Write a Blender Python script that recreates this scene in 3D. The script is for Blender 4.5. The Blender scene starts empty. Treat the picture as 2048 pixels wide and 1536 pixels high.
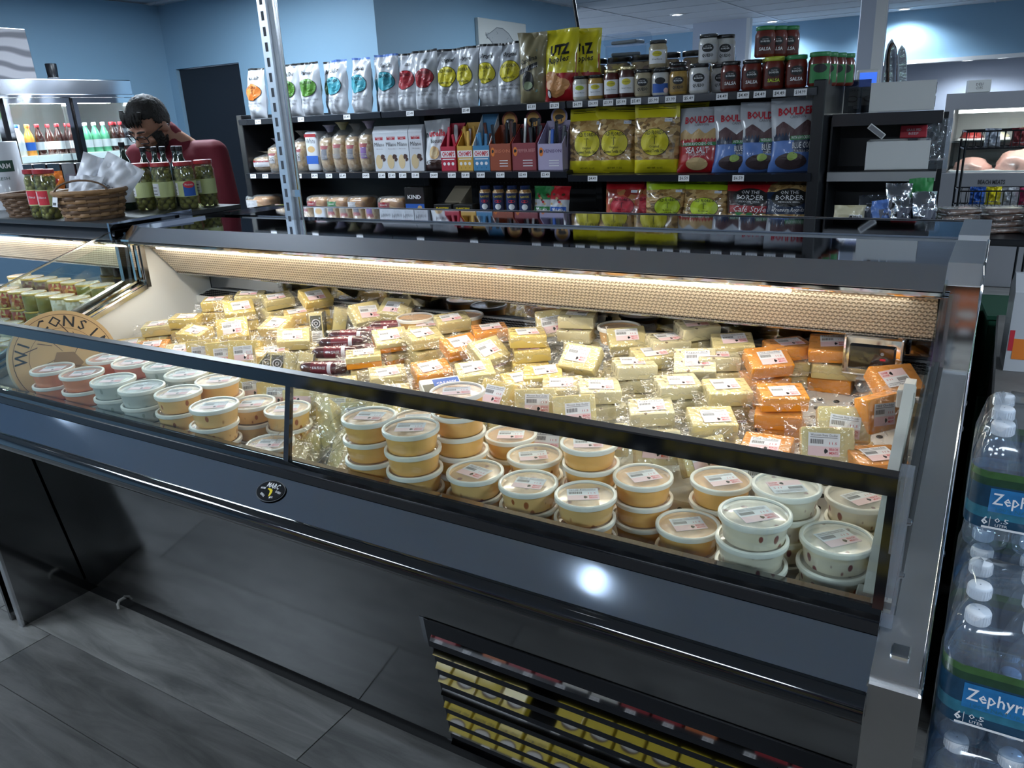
import bpy, bmesh, math, random
from mathutils import Vector, Matrix, Euler, noise
SC = bpy.context.scene
COL = SC.collection
R = math.radians
random.seed(7)

# ---------------------------------------------------------------- camera
cd = bpy.data.cameras.new('camera'); cam = bpy.data.objects.new('camera', cd); COL.objects.link(cam)
cd.sensor_width = 36; cd.lens = 1565.1 / 2048 * 36; cd.clip_start = .02; cd.clip_end = 100
cam.matrix_world = Matrix(((.85696, -.12902, .49897, 0), (.51345, .29752, -.80489, 0), (-.04461, .94596, .32121, 1.6), (0, 0, 0, 1)))
SC.camera = cam
# ---------------------------------------------------------------- world, view
W = bpy.data.worlds.new('daylight'); SC.world = W; W.use_nodes = True
wn = W.node_tree.nodes; bgn = wn['Background']
bgn.inputs[0].default_value = (.62, .78, 1, 1); bgn.inputs[1].default_value = 1.6
vs = SC.view_settings; vs.view_transform = 'Standard'; vs.look = 'None'; vs.gamma = 1; vs.use_curve_mapping = False
vs.exposure = 0.0
SC.cycles.transparent_max_bounces = 18; SC.cycles.max_bounces = 8; SC.cycles.diffuse_bounces = 4
SC.cycles.adaptive_threshold = .02; SC.cycles.caustics_reflective = False; SC.cycles.caustics_refractive = False
CEIL = 2.67
def area(name, loc, sx, sy, power, col=(1, 1, 1), rot=(0, 0, 0), spread=math.pi):
    l = bpy.data.lights.new(name, 'AREA'); l.shape = 'RECTANGLE'; l.size = sx; l.size_y = sy; l.energy = power; l.color = col; l.spread = spread
    o = bpy.data.objects.new(name, l); COL.objects.link(o); o.location = loc; o.rotation_euler = rot
    return o
COOL = (.74, .87, 1)
# fill lights added at the ceiling to brighten the room (their panels are built with the ceiling)
FILL_LIGHTS = [(-1.2, -2.2), (-3.9, -2.2), (1.8, -2.2), (-4.2, -.1), (2.2, .9), (2.6, 4.2), (-4.3, 2.95), (-4.7, 3.95), (2.8, 8.0), (-2.2, 6.2)]
for x, y in FILL_LIGHTS:
    area('fill_light', (x, y, CEIL - .035), 1.16, .56, 22 if y == 3.95 else 64, COOL)

# ---------------------------------------------------------------- materials
MT = {}
def mat(name, col, rough=.5, metal=0, coat=0, spec=.5, emit=0, alpha=1, trans=0, noise_amt=0, noise_scale=30, bump=0, bump_scale=200, sss=0, ior=1.45):
    if name in MT: return MT[name]
    m = bpy.data.materials.new(name); m.use_nodes = True; nt = m.node_tree; b = nt.nodes['Principled BSDF']
    b.inputs['Base Color'].default_value = (*col, 1); b.inputs['Roughness'].default_value = rough; b.inputs['Metallic'].default_value = metal
    b.inputs['Coat Weight'].default_value = coat; b.inputs['Coat Roughness'].default_value = .06; b.inputs['Specular IOR Level'].default_value = spec
    b.inputs['Alpha'].default_value = alpha; b.inputs['Transmission Weight'].default_value = trans; b.inputs['IOR'].default_value = ior
    if emit: b.inputs['Emission Color'].default_value = (*col, 1); b.inputs['Emission Strength'].default_value = emit
    if sss: b.inputs['Subsurface Weight'].default_value = sss; b.inputs['Subsurface Radius'].default_value = (.01, .006, .003)
    if noise_amt or bump:
        tc = nt.nodes.new('ShaderNodeTexCoord')
    if noise_amt:
        n = nt.nodes.new('ShaderNodeTexNoise'); n.inputs['Scale'].default_value = noise_scale; n.inputs['Detail'].default_value = 4
        nt.links.new(tc.outputs['Object'], n.inputs['Vector'])
        mx = nt.nodes.new('ShaderNodeMix'); mx.data_type = 'RGBA'
        mx.inputs[6].default_value = (*[c * (1 - noise_amt) for c in col], 1); mx.inputs[7].default_value = (*[min(1, c * (1 + noise_amt)) for c in col], 1)
        nt.links.new(n.outputs[0], mx.inputs[0]); nt.links.new(mx.outputs[2], b.inputs['Base Color'])
    if bump:
        n2 = nt.nodes.new('ShaderNodeTexNoise'); n2.inputs['Scale'].default_value = bump_scale; n2.inputs['Detail'].default_value = 2
        nt.links.new(tc.outputs['Object'], n2.inputs['Vector'])
        bp = nt.nodes.new('ShaderNodeBump'); bp.inputs['Strength'].default_value = bump; bp.inputs['Distance'].default_value = .004
        nt.links.new(n2.outputs[0], bp.inputs['Height']); nt.links.new(bp.outputs[0], b.inputs['Normal'])
    MT[name] = m
    return m
def spots(name, col, dot, scale=60, amount=.25, rough=.4, coat=.2, stretch=(1, 1, 1)):
    """a body colour with dark flecks set in it (herbs, berries, nuts)"""
    if name in MT: return MT[name]
    m = mat(name, col, rough, coat=coat); nt = m.node_tree; b = nt.nodes['Principled BSDF']
    tc = nt.nodes.new('ShaderNodeTexCoord'); mp = nt.nodes.new('ShaderNodeMapping'); mp.inputs['Scale'].default_value = stretch
    v = nt.nodes.new('ShaderNodeTexVoronoi'); v.inputs['Scale'].default_value = scale
    nz = nt.nodes.new('ShaderNodeTexNoise'); nz.inputs['Scale'].default_value = scale * .35
    mth = nt.nodes.new('ShaderNodeMath'); mth.operation = 'MULTIPLY'
    r = nt.nodes.new('ShaderNodeValToRGB'); r.color_ramp.elements[0].position = amount * .5; r.color_ramp.elements[1].position = amount * .5 + .03
    r.color_ramp.elements[0].color = (*dot, 1); r.color_ramp.elements[1].color = (*col, 1)
    L = nt.links.new
    L(tc.outputs['Object'], mp.inputs[0]); L(mp.outputs[0], v.inputs['Vector']); L(mp.outputs[0], nz.inputs['Vector'])
    L(v.outputs['Distance'], mth.inputs[0]); L(nz.outputs[0], mth.inputs[1]); L(mth.outputs[0], r.inputs[0]); L(r.outputs[0], b.inputs['Base Color'])
    return m
def chunky(name, cols, scale=40, rough=.35, coat=.6, stretch=(1, 1, 1)):
    """cells of a few colours: chips, nuts, bread crumb seen through film"""
    if name in MT: return MT[name]
    m = mat(name, cols[0], rough, coat=coat); nt = m.node_tree; b = nt.nodes['Principled BSDF']
    tc = nt.nodes.new('ShaderNodeTexCoord'); mp = nt.nodes.new('ShaderNodeMapping'); mp.inputs['Scale'].default_value = stretch
    v = nt.nodes.new('ShaderNodeTexVoronoi'); v.inputs['Scale'].default_value = scale
    sp = nt.nodes.new('ShaderNodeSeparateColor'); r = nt.nodes.new('ShaderNodeValToRGB'); r.color_ramp.interpolation = 'CONSTANT'
    el = r.color_ramp.elements
    while len(el) < len(cols): el.new(.5)
    for i, c in enumerate(cols): el[i].position = i / len(cols); el[i].color = (*c, 1)
    L = nt.links.new
    L(tc.outputs['Object'], mp.inputs[0]); L(mp.outputs[0], v.inputs['Vector']); L(v.outputs['Color'], sp.inputs[0]); L(sp.outputs[0], r.inputs[0]); L(r.outputs[0], b.inputs['Base Color'])
    bp = nt.nodes.new('ShaderNodeBump'); bp.inputs['Strength'].default_value = .5; bp.inputs['Distance'].default_value = .004
    L(v.outputs['Distance'], bp.inputs['Height']); L(bp.outputs[0], b.inputs['Normal'])
    return m
def film(name, tint=(1, 1, 1), haze=.06, gloss=.25, rough=.12, bump=.5, bscale=45):
    """clear plastic: see-through, with glossy glints and a slight milky haze"""
    if name in MT: return MT[name]
    m = bpy.data.materials.new(name); m.use_nodes = True; nt = m.node_tree
    for n in list(nt.nodes): nt.nodes.remove(n)
    out = nt.nodes.new('ShaderNodeOutputMaterial'); tr = nt.nodes.new('ShaderNodeBsdfTransparent'); tr.inputs[0].default_value = (*tint, 1)
    gl = nt.nodes.new('ShaderNodeBsdfGlossy'); gl.inputs['Roughness'].default_value = rough
    df = nt.nodes.new('ShaderNodeBsdfDiffuse'); df.inputs[0].default_value = (*[.5 + .5 * t for t in tint], 1)
    lw = nt.nodes.new('ShaderNodeLayerWeight'); lw.inputs[0].default_value = .5
    pw = nt.nodes.new('ShaderNodeMath'); pw.operation = 'POWER'; pw.inputs[1].default_value = 5; sca = nt.nodes.new('ShaderNodeMath'); sca.operation = 'MULTIPLY_ADD'; sca.inputs[1].default_value = .65; sca.inputs[2].default_value = gloss * .11
    m1 = nt.nodes.new('ShaderNodeMixShader'); m2 = nt.nodes.new('ShaderNodeMixShader'); m1.inputs[0].default_value = haze
    L = nt.links.new
    L(tr.outputs[0], m1.inputs[1]); L(df.outputs[0], m1.inputs[2]); L(lw.outputs['Facing'], pw.inputs[0]); L(pw.outputs[0], sca.inputs[0]); L(sca.outputs[0], m2.inputs[0]); L(m1.outputs[0], m2.inputs[1]); L(gl.outputs[0], m2.inputs[2]); L(m2.outputs[0], out.inputs[0])
    if bump:
        tc = nt.nodes.new('ShaderNodeTexCoord'); nz = nt.nodes.new('ShaderNodeTexNoise'); nz.inputs['Scale'].default_value = bscale; nz.inputs['Detail'].default_value = 1
        bp = nt.nodes.new('ShaderNodeBump'); bp.inputs['Strength'].default_value = bump; bp.inputs['Distance'].default_value = .01
        L(tc.outputs['Object'], nz.inputs['Vector']); L(nz.outputs[0], bp.inputs['Height']); L(bp.outputs[0], gl.inputs['Normal']); L(bp.outputs[0], lw.inputs['Normal'])
    MT[name] = m
    return m
def emat(name, col, s):
    m = mat(name, col, .5); b = m.node_tree.nodes['Principled BSDF']
    b.inputs['Emission Color'].default_value = (*col, 1); b.inputs['Emission Strength'].default_value = s
    return m
mat('black', (.008, .009, .012), .35); mat('black_gloss', (.006, .007, .009), .08, coat=1); mat('ink', (.012, .012, .014), .5)
mat('white', (.8, .8, .8), .45); mat('paper', (.82, .82, .84), .6); mat('pink', (.86, .63, .64), .55); mat('red', (.55, .02, .03), .4); mat('redink', (.6, .03, .05), .5)
mat('steel', (.62, .63, .65), .16, 1); mat('chrome', (.75, .76, .78), .06, 1); mat('dark_steel', (.34, .36, .40), .05, 1); mat('galv', (.78, .83, .90), .36, 1, noise_amt=.15, noise_scale=25)
mat('brushed', (.50, .53, .58), .13, 1, noise_amt=.06, noise_scale=8)
mat('grey', (.2, .21, .23), .5); mat('greyink', (.25, .25, .27), .6); mat('blue_ink', (.02, .10, .42), .5); mat('yellow', (.80, .62, .02), .35, coat=.4)
mat('orange_ink', (.8, .22, .03), .5); mat('green_ink', (.03, .22, .06), .5); mat('tan_ink', (.55, .36, .16), .5); mat('teal_ink', (.05, .33, .42), .5); mat('brown', (.09, .04, .02), .4)
film('glass', (.93, .97, .96), .0, .30, .0, 0); film('wrap', (1, 1, 1), .05, .9, .10, 1.0, 55); film('wrap_thin', (1, 1, 1), .02, .5, .1, .6, 50); film('bagfilm', (1, 1, 1), .05, .3, .1, .7, 25)
film('dark_glass', (.25, .27, .29), .0, .35, .0, 0)

# ---------------------------------------------------------------- mesh helpers
class MB:
    def __init__(s): s.v = []; s.f = []; s.m = []; s.mats = []
    def mi(s, m):
        if isinstance(m, str): m = MT[m]
        if m not in s.mats: s.mats.append(m)
        return s.mats.index(m)
    def add(s, vs, fs, m, M=None):
        o = len(s.v); i = s.mi(m)
        s.v += [tuple(M @ Vector(p)) for p in vs] if M else [tuple(p) for p in vs]
        s.f += [tuple(o + k for k in f) for f in fs]; s.m += [i] * len(fs)
        return s
    def box(s, x0, x1, y0, y1, z0, z1, m, M=None):
        return s.add([(x0, y0, z0), (x1, y0, z0), (x1, y1, z0), (x0, y1, z0), (x0, y0, z1), (x1, y0, z1), (x1, y1, z1), (x0, y1, z1)],
                     [(3, 2, 1, 0), (4, 5, 6, 7), (0, 1, 5, 4), (1, 2, 6, 5), (2, 3, 7, 6), (3, 0, 4, 7)], m, M)
    def rbox(s, x0, x1, y0, y1, z0, z1, m, r=.004, seg=2, M=None):
        bm = bmesh.new(); bmesh.ops.create_cube(bm, size=1)
        for v in bm.verts: v.co = ((x0 + x1) / 2 + v.co.x * (x1 - x0), (y0 + y1) / 2 + v.co.y * (y1 - y0), (z0 + z1) / 2 + v.co.z * (z1 - z0))
        bmesh.ops.bevel(bm, geom=bm.edges[:], offset=r, segments=seg, profile=.5, affect='EDGES')
        bm.verts.index_update(); s.add([v.co[:] for v in bm.verts], [[v.index for v in f.verts] for f in bm.faces], m, M); bm.free()
        return s
    def prism(s, prof, x0, x1, m, M=None):   # (y,z) outline pushed along x
        n = len(prof)
        a = sum(prof[i][0] * prof[(i + 1) % n][1] - prof[(i + 1) % n][0] * prof[i][1] for i in range(n))
        if a < 0: prof = prof[::-1]
        return s.add([(x0, y, z) for y, z in prof] + [(x1, y, z) for y, z in prof],
                     [tuple(range(n - 1, -1, -1)), tuple(range(n, 2 * n))] + [(i, (i + 1) % n, n + (i + 1) % n, n + i) for i in range(n)], m, M)
    def poly(s, pts, t, m, M=None):          # (x,z) outline with thickness t along -y
        n = len(pts)
        return s.add([(x, 0, z) for x, z in pts] + [(x, -t, z) for x, z in pts],
                     [tuple(range(n)), tuple(range(2 * n - 1, n - 1, -1))] + [(i, n + i, n + (i + 1) % n, (i + 1) % n) for i in range(n)], m, M)
    def lathe(s, prof, n, m, M=None, cap=True, a0=0, a1=2 * math.pi):
        full = abs(a1 - a0 - 2 * math.pi) < 1e-6; k = n if full else n + 1
        vs = [(r * math.cos(a0 + (a1 - a0) * j / n), r * math.sin(a0 + (a1 - a0) * j / n), z) for r, z in prof for j in range(k)]
        fs = []
        for i in range(len(prof) - 1):
            for j in range(n):
                j2 = (j + 1) % k
                fs.append((i * k + j, i * k + j2, (i + 1) * k + j2, (i + 1) * k + j))
        if cap and full:
            fs.append(tuple(range(k - 1, -1, -1))); fs.append(tuple((len(prof) - 1) * k + j for j in range(k)))
        return s.add(vs, fs, m, M)
    def tube(s, pts, r, n, m, M=None, closed=False):
        pts = [Vector(p) for p in pts]; vs = []; N = len(pts); up = Vector((.13, .21, .97))
        for i, p in enumerate(pts):
            t = (pts[(i + 1) % N] - pts[i - 1]) if closed else (pts[min(i + 1, N - 1)] - pts[max(i - 1, 0)])
            t.normalize(); a = t.cross(up)
            if a.length < .05: a = t.cross(Vector((1, 0, 0)))
            a.normalize(); b = a.cross(t); rr = r[i] if isinstance(r, (list, tuple)) else r
            vs += [p + (a * math.cos(2 * math.pi * j / n) + b * math.sin(2 * math.pi * j / n)) * rr for j in range(n)]
        fs = [(i * n + j, i * n + (j + 1) % n, ((i + 1) % N) * n + (j + 1) % n, ((i + 1) % N) * n + j) for i in range(N if closed else N - 1) for j in range(n)]
        if not closed: fs += [tuple(range(n - 1, -1, -1)), tuple((N - 1) * n + j for j in range(n))]
        return s.add(vs, fs, m, M)
    def grid(s, fn, nu, nv, m, M=None, mf=None):
        vs = [fn(i / nu, j / nv) for j in range(nv + 1) for i in range(nu + 1)]
        for j in range(nv):
            pass
        fs = [(j * (nu + 1) + i, j * (nu + 1) + i + 1, (j + 1) * (nu + 1) + i + 1, (j + 1) * (nu + 1) + i) for j in range(nv) for i in range(nu)]
        if mf is None: return s.add(vs, fs, m, M)
        o = len(s.v); s.v += [tuple(M @ Vector(p)) for p in vs] if M else [tuple(p) for p in vs]
        for k, f in enumerate(fs):
            s.f.append(tuple(o + q for q in f)); s.m.append(s.mi(mf((k % nu + .5) / nu, (k // nu + .5) / nv)))
        return s
    def mesh(s, name, smooth=None):
        me = bpy.data.meshes.new(name); me.from_pydata(s.v, [], s.f)
        for m in s.mats: me.materials.append(m)
        me.polygons.foreach_set('material_index', s.m)
        if smooth is not None:
            if smooth >= 180: me.polygons.foreach_set('use_smooth', [True] * len(s.f))
            else:
                me.polygons.foreach_set('use_smooth', [True] * len(s.f))
                me.set_sharp_from_angle(angle=R(smooth))
        me.update()
        return me
def ob(name, me, parent=None, loc=(0, 0, 0), rot=(0, 0, 0), kind=None, label=None, cat=None, group=None, sc=None):
    if isinstance(me, MB): me = me.mesh(name)
    o = bpy.data.objects.new(name, me); COL.objects.link(o); o.location = loc; o.rotation_euler = rot
    if sc: o.scale = sc
    if parent: o.parent = parent
    if kind: o['kind'] = kind
    if label: o['label'] = label
    if cat: o['category'] = cat
    if group: o['group'] = group
    return o
def thing(name, label, cat, loc=(0, 0, 0), rot=(0, 0, 0), group=None): return ob(name, None, None, loc, rot, None, label, cat, group)
_T = {}
def text2d(s, size=1, bold=0, shear=0, res=1):
    key = (s, bold, shear, res)
    if key not in _T:
        c = bpy.data.curves.new('t', 'FONT'); c.body = s; c.align_x = 'CENTER'; c.align_y = 'CENTER'; c.resolution_u = res; c.offset = bold; c.shear = shear
        o = bpy.data.objects.new('t', c); COL.objects.link(o)
        me = o.to_mesh(); _T[key] = ([(v.co.x, v.co.y) for v in me.vertices], [tuple(p.vertices) for p in me.polygons])
        o.to_mesh_clear(); bpy.data.objects.remove(o); bpy.data.curves.remove(c)
    vs, fs = _T[key]
    return [(x * size, y * size) for x, y in vs], fs
def put_text(mb, s, x, z, size, m, fn=None, width=None, rot=0, **k):
    """lay lettering at (x,z) of a front face; fn maps (x,z) to a point on the surface"""
    vs, fs = text2d(s, 1, **k)
    if not vs: return
    w = max(p[0] for p in vs) - min(p[0] for p in vs)
    sx = width / w if width else size
    ca, sa = math.cos(rot), math.sin(rot)
    out = []
    for a, b in vs:
        a *= sx; b *= size
        a, b = a * ca - b * sa, a * sa + b * ca
        out.append(fn(x + a, z + b) if fn else (x + a, -.0006, z + b))
    mb.add(out, fs, m)
def ell(mb, x, z, rx, rz, m, fn=None, n=24, rings=3, off=0, wob=0):
    vs = []; F = []
    f = fn or (lambda a, b: (a, -.0004 - off, b))
    vs.append(f(x, z))
    for k in range(1, rings + 1):
        for j in range(n):
            a = 2 * math.pi * j / n; q = k / rings * (1 + wob * math.sin(2 * a + 1) + wob * .6 * math.cos(3 * a))
            vs.append(f(x + rx * q * math.cos(a), z + rz * q * math.sin(a)))
    for j in range(n): F.append((0, 1 + j, 1 + (j + 1) % n))
    for k in range(1, rings):
        for j in range(n): F.append((1 + (k - 1) * n + j, 1 + k * n + j, 1 + k * n + (j + 1) % n, 1 + (k - 1) * n + (j + 1) % n))
    mb.add(vs, F, m)
def strip(mb, x0, x1, lo, hi, m, fn=None, n=10, rows=3):
    """patch between two height curves"""
    f = fn or (lambda a, b: (a, -.0004, b))
    g = lambda h, x: h(x) if callable(h) else h
    mb.grid(lambda u, v: f(x0 + (x1 - x0) * u, g(lo, x0 + (x1 - x0) * u) * (1 - v) + g(hi, x0 + (x1 - x0) * u) * v), n, rows, m)
def copy_thing(o, loc=None, rot=None, label=None, group=None):
    def cp(a, p):
        c = a.copy(); COL.objects.link(c)
        if p: c.parent = p; c.matrix_parent_inverse = a.matrix_parent_inverse
        for ch in a.children: cp(ch, c)
        return c
    c = cp(o, None)
    if loc is not None: c.location = loc
    if rot is not None: c.rotation_euler = rot
    if label: c['label'] = label
    if group: c['group'] = group
    return c
ORD = ['first', 'second', 'third', 'fourth', 'fifth', 'sixth', 'seventh', 'eighth', 'ninth', 'tenth', 'eleventh', 'twelfth', 'thirteenth', 'fourteenth', 'fifteenth', 'sixteenth', 'seventeenth', 'eighteenth', 'nineteenth', 'twentieth']
def nth(i):
    if i < 20: return ORD[i]
    t = ['twent', 'thirt', 'fort', 'fift', 'sixt', 'sevent', 'eight', 'ninet'][i // 10 - 2] if (i + 1) % 10 else ['twent', 'thirt', 'fort', 'fift', 'sixt', 'sevent', 'eight', 'ninet'][(i + 1) // 10 - 2]
    return t + 'ieth' if (i + 1) % 10 == 0 else t + 'y-' + ORD[i % 10]

# ================================================================ the room
def floor_mat():
    m = bpy.data.materials.new('floor_plank'); m.use_nodes = True; nt = m.node_tree; b = nt.nodes['Principled BSDF']; MT['plank'] = m
    tc = nt.nodes.new('ShaderNodeTexCoord'); oi = nt.nodes.new('ShaderNodeObjectInfo'); mp = nt.nodes.new('ShaderNodeMapping'); mp.inputs['Scale'].default_value = (1.1, 7, 7)
    va = nt.nodes.new('ShaderNodeVectorMath'); va.operation = 'ADD'
    cmb = nt.nodes.new('ShaderNodeCombineXYZ'); ml = nt.nodes.new('ShaderNodeMath'); ml.operation = 'MULTIPLY'; ml.inputs[1].default_value = 37
    n = nt.nodes.new('ShaderNodeTexNoise'); n.inputs['Scale'].default_value = 2.2; n.inputs['Detail'].default_value = 9; n.inputs['Roughness'].default_value = .66; n.inputs['Distortion'].default_value = .7
    w = nt.nodes.new('ShaderNodeTexNoise'); w.inputs['Scale'].default_value = .9; w.inputs['Detail'].default_value = 3
    r = nt.nodes.new('ShaderNodeValToRGB'); r.color_ramp.elements[0].color = (.075, .074, .071, 1); r.color_ramp.elements[1].color = (.235, .228, .218, 1); r.color_ramp.elements[0].position = .3; r.color_ramp.elements[1].position = .74
    hs = nt.nodes.new('ShaderNodeHueSaturation'); mr = nt.nodes.new('ShaderNodeMapRange'); mr.inputs[3].default_value = .72; mr.inputs[4].default_value = 1.3
    ad = nt.nodes.new('ShaderNodeMath'); ad.operation = 'ADD'; sb = nt.nodes.new('ShaderNodeMath'); sb.operation = 'MULTIPLY_ADD'; sb.inputs[1].default_value = .5; sb.inputs[2].default_value = -.25
    L = nt.links.new
    L(oi.outputs['Random'], ml.inputs[0]); L(ml.outputs[0], cmb.inputs[1]); L(tc.outputs['Object'], mp.inputs[0]); L(mp.outputs[0], va.inputs[0]); L(cmb.outputs[0], va.inputs[1])
    L(va.outputs[0], n.inputs['Vector']); L(va.outputs[0], w.inputs['Vector']); L(w.outputs[0], sb.inputs[0]); L(n.outputs[0], ad.inputs[0]); L(sb.outputs[0], ad.inputs[1]); L(ad.outputs[0], r.inputs[0])
    L(oi.outputs['Random'], mr.inputs[0]); L(mr.outputs[0], hs.inputs['Value']); L(r.outputs[0], hs.inputs['Color']); L(hs.outputs[0], b.inputs['Base Color'])
    b.inputs['Roughness'].default_value = .38
    bp = nt.nodes.new('ShaderNodeBump'); bp.inputs['Strength'].default_value = .25; bp.inputs['Distance'].default_value = .002; L(n.outputs[0], bp.inputs['Height']); L(bp.outputs[0], b.inputs['Normal'])
floor_mat()
mat('grout', (.02, .02, .021), .7)
mat('wall_blue', (.25, .41, .55), .55, noise_amt=.03, noise_scale=3); mat('wall_pale', (.52, .56, .66), .55); mat('ceil', (.56, .59, .63), .8, noise_amt=.05, noise_scale=60)
mat('tbar', (.62, .64, .68), .5)
floor = ob('floor', MB().box(-6.7, 5.1, -4.1, 13.2, -.06, -.004, 'grout'), kind='structure')
floor['label'] = 'grey wood-look plank floor'
ROW = .223
pl = MB(); pl.box(-.748, .748, -ROW / 2 + .0012, ROW / 2 - .0012, -.004, 0, 'plank'); plm = pl.mesh('plank')
for i in range(-14, 22):
    y = .867 + ROW * (i + .5); off = (i * .53 + .31) % 1.5
    if i == 0: off = (-1.83 + 6) % 1.5
    far = y > 1.4
    for k in range(-5, 4):
        x = k * 1.5 + off
        if x < -5.6 or x > 4 or (far and not (-.9 < x < 2.2)): continue
        ob('plank', plm, floor, (x, y, 0), (0, 0, 0 if (i + k) % 2 else math.pi))
rest = MB(); rest.box(-6.7, 5.1, 5.75, 13.2, -.004, -.001, 'plank'); ob('plank_field', rest, floor)
# ceiling with lay-in tiles
ceil = ob('ceiling', MB().box(-6.7, 5.1, -4.1, 13.2, CEIL + .012, CEIL + .08, 'ceil'), kind='structure')
ceil['label'] = 'suspended ceiling of pale tiles in a grid'
tl = MB(); tl.rbox(-.597, .597, -.292, .292, 0, .012, 'ceil', .003, 1); tlm = tl.mesh('tile')
for i in range(-6, 4):
    for j in range(8, 22):
        ob('tile', tlm, ceil, (i * 1.22 + .3, j * .61 + .25, CEIL))
tb = MB()
for i in range(-6, 5): tb.box(i * 1.22 - .31 - .012, i * 1.22 - .31 + .012, 4.8, 13.2, CEIL - .006, CEIL + .011, 'tbar')
for j in range(8, 23): tb.box(-6.7, 5.1, j * .61 - .055 - .012, j * .61 - .055 + .012, CEIL - .0055, CEIL + .011, 'tbar')
ob('ceiling_grid', tb, ceil)
mat('fill_panel', (.9, .95, 1), .5); emat('fill_panel', (.80, .90, 1), 5)  # glowing face of the added fill lights
for k, (x, y) in enumerate(FILL_LIGHTS):
    t = thing('fill_light_panel', f'added flat white fill light panel, {nth(k)} panel above the shop floor', 'ceiling light', (x, y, CEIL), group='added fill light panels')
    fr = MB(); fr.box(-.61, .61, -.305, -.29, -.02, .0, 'white'); fr.box(-.61, .61, .29, .305, -.02, 0, 'white'); fr.box(-.61, -.595, -.29, .29, -.02, 0, 'white'); fr.box(.595, .61, -.29, .29, -.02, 0, 'white')
    ob('frame', fr, t); ob('diffuser', MB().box(-.595, .595, -.29, .29, -.012, -.002, 'fill_panel'), t)
emat('lamp_spot', (.86, .94, 1), 22)
emat('lamp_spot_dim', (.80, .90, 1), 4)
def downlight(x, y, z, label, power, lens='lamp_spot'):
    t = thing('downlight', label, 'ceiling light', (x, y, z), group='recessed downlights')
    r = MB(); r.lathe([(.055, -.002), (.062, -.012), (.085, -.010), (.09, -.001)], 28, 'white', cap=False); ob('trim_ring', r.mesh('trim_ring', 60), t)
    d = MB(); d.lathe([(.001, -.004), (.057, -.004)], 28, lens, cap=False); ob('lens', d, t)
    if not power: return
    l = bpy.data.lights.new('downlight_beam', 'SPOT'); l.energy = power; l.spot_size = R(150); l.spot_blend = .6; l.color = COOL; l.shadow_soft_size = .06
    lo = bpy.data.objects.new('downlight_beam', l); COL.objects.link(lo); lo.location = (0, 0, -.02); lo.parent = t
downlight(-3.475, 9.67, CEIL, 'round recessed downlight in the tiles above the salsa jars', 60)
downlight(-2.85, 11.6, CEIL, 'round recessed downlight washing the far blue wall left of the column', 130)
downlight(-1.27, 11.68, CEIL, 'round recessed downlight washing the far blue wall right of the column', 130)
downlight(-5.13, .95, CEIL, 'round recessed downlight above the left end of the aisle', 0, 'lamp_spot_dim')
downlight(-1.22, .83, CEIL, 'round recessed downlight above the middle of the aisle', 0, 'lamp_spot_dim')
# walls
def wall(name, mb, label): o = ob(name, mb, kind='structure'); o['label'] = label; return o
wall('wall_left', MB().box(-6.62, -6.5, -4.1, 5, 0, CEIL, 'wall_blue'), 'light blue wall behind the drinks cooler')
wd = MB(); wd.box(-6.62, -6.40, 4.9, 5.02, 0, CEIL, 'wall_blue'); wd.box(-6.40, -5.58, 4.9, 5.02, 2.145, CEIL, 'wall_blue'); wd.box(-5.58, -4.07, 4.9, 5.02, 0, CEIL, 'wall_blue')
wall('wall_door', wd, 'light blue wall with the black doorway')
wall('wall_side', MB().box(-4.19, -4.07, 5.02, 8.25, 0, CEIL, 'wall_blue'), 'light blue side wall carrying the animal drawing')
wall('wall_back', MB().box(-6.7, 5.1, -4.1, -3.98, 0, CEIL, 'wall_pale'), 'pale wall at the front of the shop')
wf = MB(); wf.box(-6.7, 5.1, 12.0, 12.12, 2.06, CEIL, 'wall_blue'); wf.box(-6.7, -1.9, 12.0, 12.12, 0, 2.06, 'wall_pale')
wall('wall_far', wf, 'far blue wall above the butcher counter')
wall('wall_alcove', MB().box(-2, 5.1, 13.08, 13.2, 0, CEIL, 'wall_pale').box(-1.9, -1.8, 12.12, 13.1, 0, 2.1, 'wall_pale'), 'white panelled wall at the back of the meat counter alcove')
wall('ceiling_alcove', MB().box(-2, 5.1, 12.12, 13.1, 2.06, 2.10, 'white'), 'white soffit over the meat counter')
wall('trim_1', MB().box(-2.6, 5.1, 11.93, 12.0, 2.03, 2.075, 'white'), 'white ledge along the foot of the far blue wall')
wp = MB(); wp.box(-3.7, -3.0, 10.9, 11.0, 0, CEIL, 'wall_pale'); wall('wall_partition', wp, 'pale partition end in front of the far wall')
wall('trim_2', MB().box(-2.995, -2.95, 10.88, 11.0, 0, CEIL, 'white'), 'white corner trim of the partition')
for k, (x, y) in enumerate([(-.55, 12.6), (-.15, 12.5)]): downlight(x, y, 2.06, f'small recessed light under the soffit of the meat counter, {["left","right"][k]} one', 40)
# right side: shop front with windows
wr = MB(); wr.box(5, 5.12, -4.1, 13.2, 0, .5, 'wall_pale'); wr.box(5, 5.12, -4.1, 13.2, 2.35, CEIL, 'wall_pale')
for a, b_ in [(-4.1, -3.0), (-.2, .2), (2.9, 3.3), (6.0, 13.2)]: wr.box(5, 5.12, a, b_, .5, 2.35, 'wall_pale')
wall('wall_right', wr, 'shop front wall with three windows')
for k, (a, b_) in enumerate([(-3.0, -.2), (.2, 2.9), (3.3, 6.0)]):
    o = ob(f'window_{k+1}', MB().box(5.05, 5.06, a, b_, .5, 2.35, 'glass'), kind='structure'); o['label'] = 'shop window onto green trees'
    fr = MB()
    for q in (a, (a + b_) / 2, b_): fr.box(5.02, 5.09, q - .03, q + .03, .5, 2.35, 'steel')
    fr.box(5.02, 5.09, a, b_, .5, .55, 'steel').box(5.02, 5.09, a, b_, 2.3, 2.35, 'steel'); ob('window_frame', fr, o)
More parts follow.
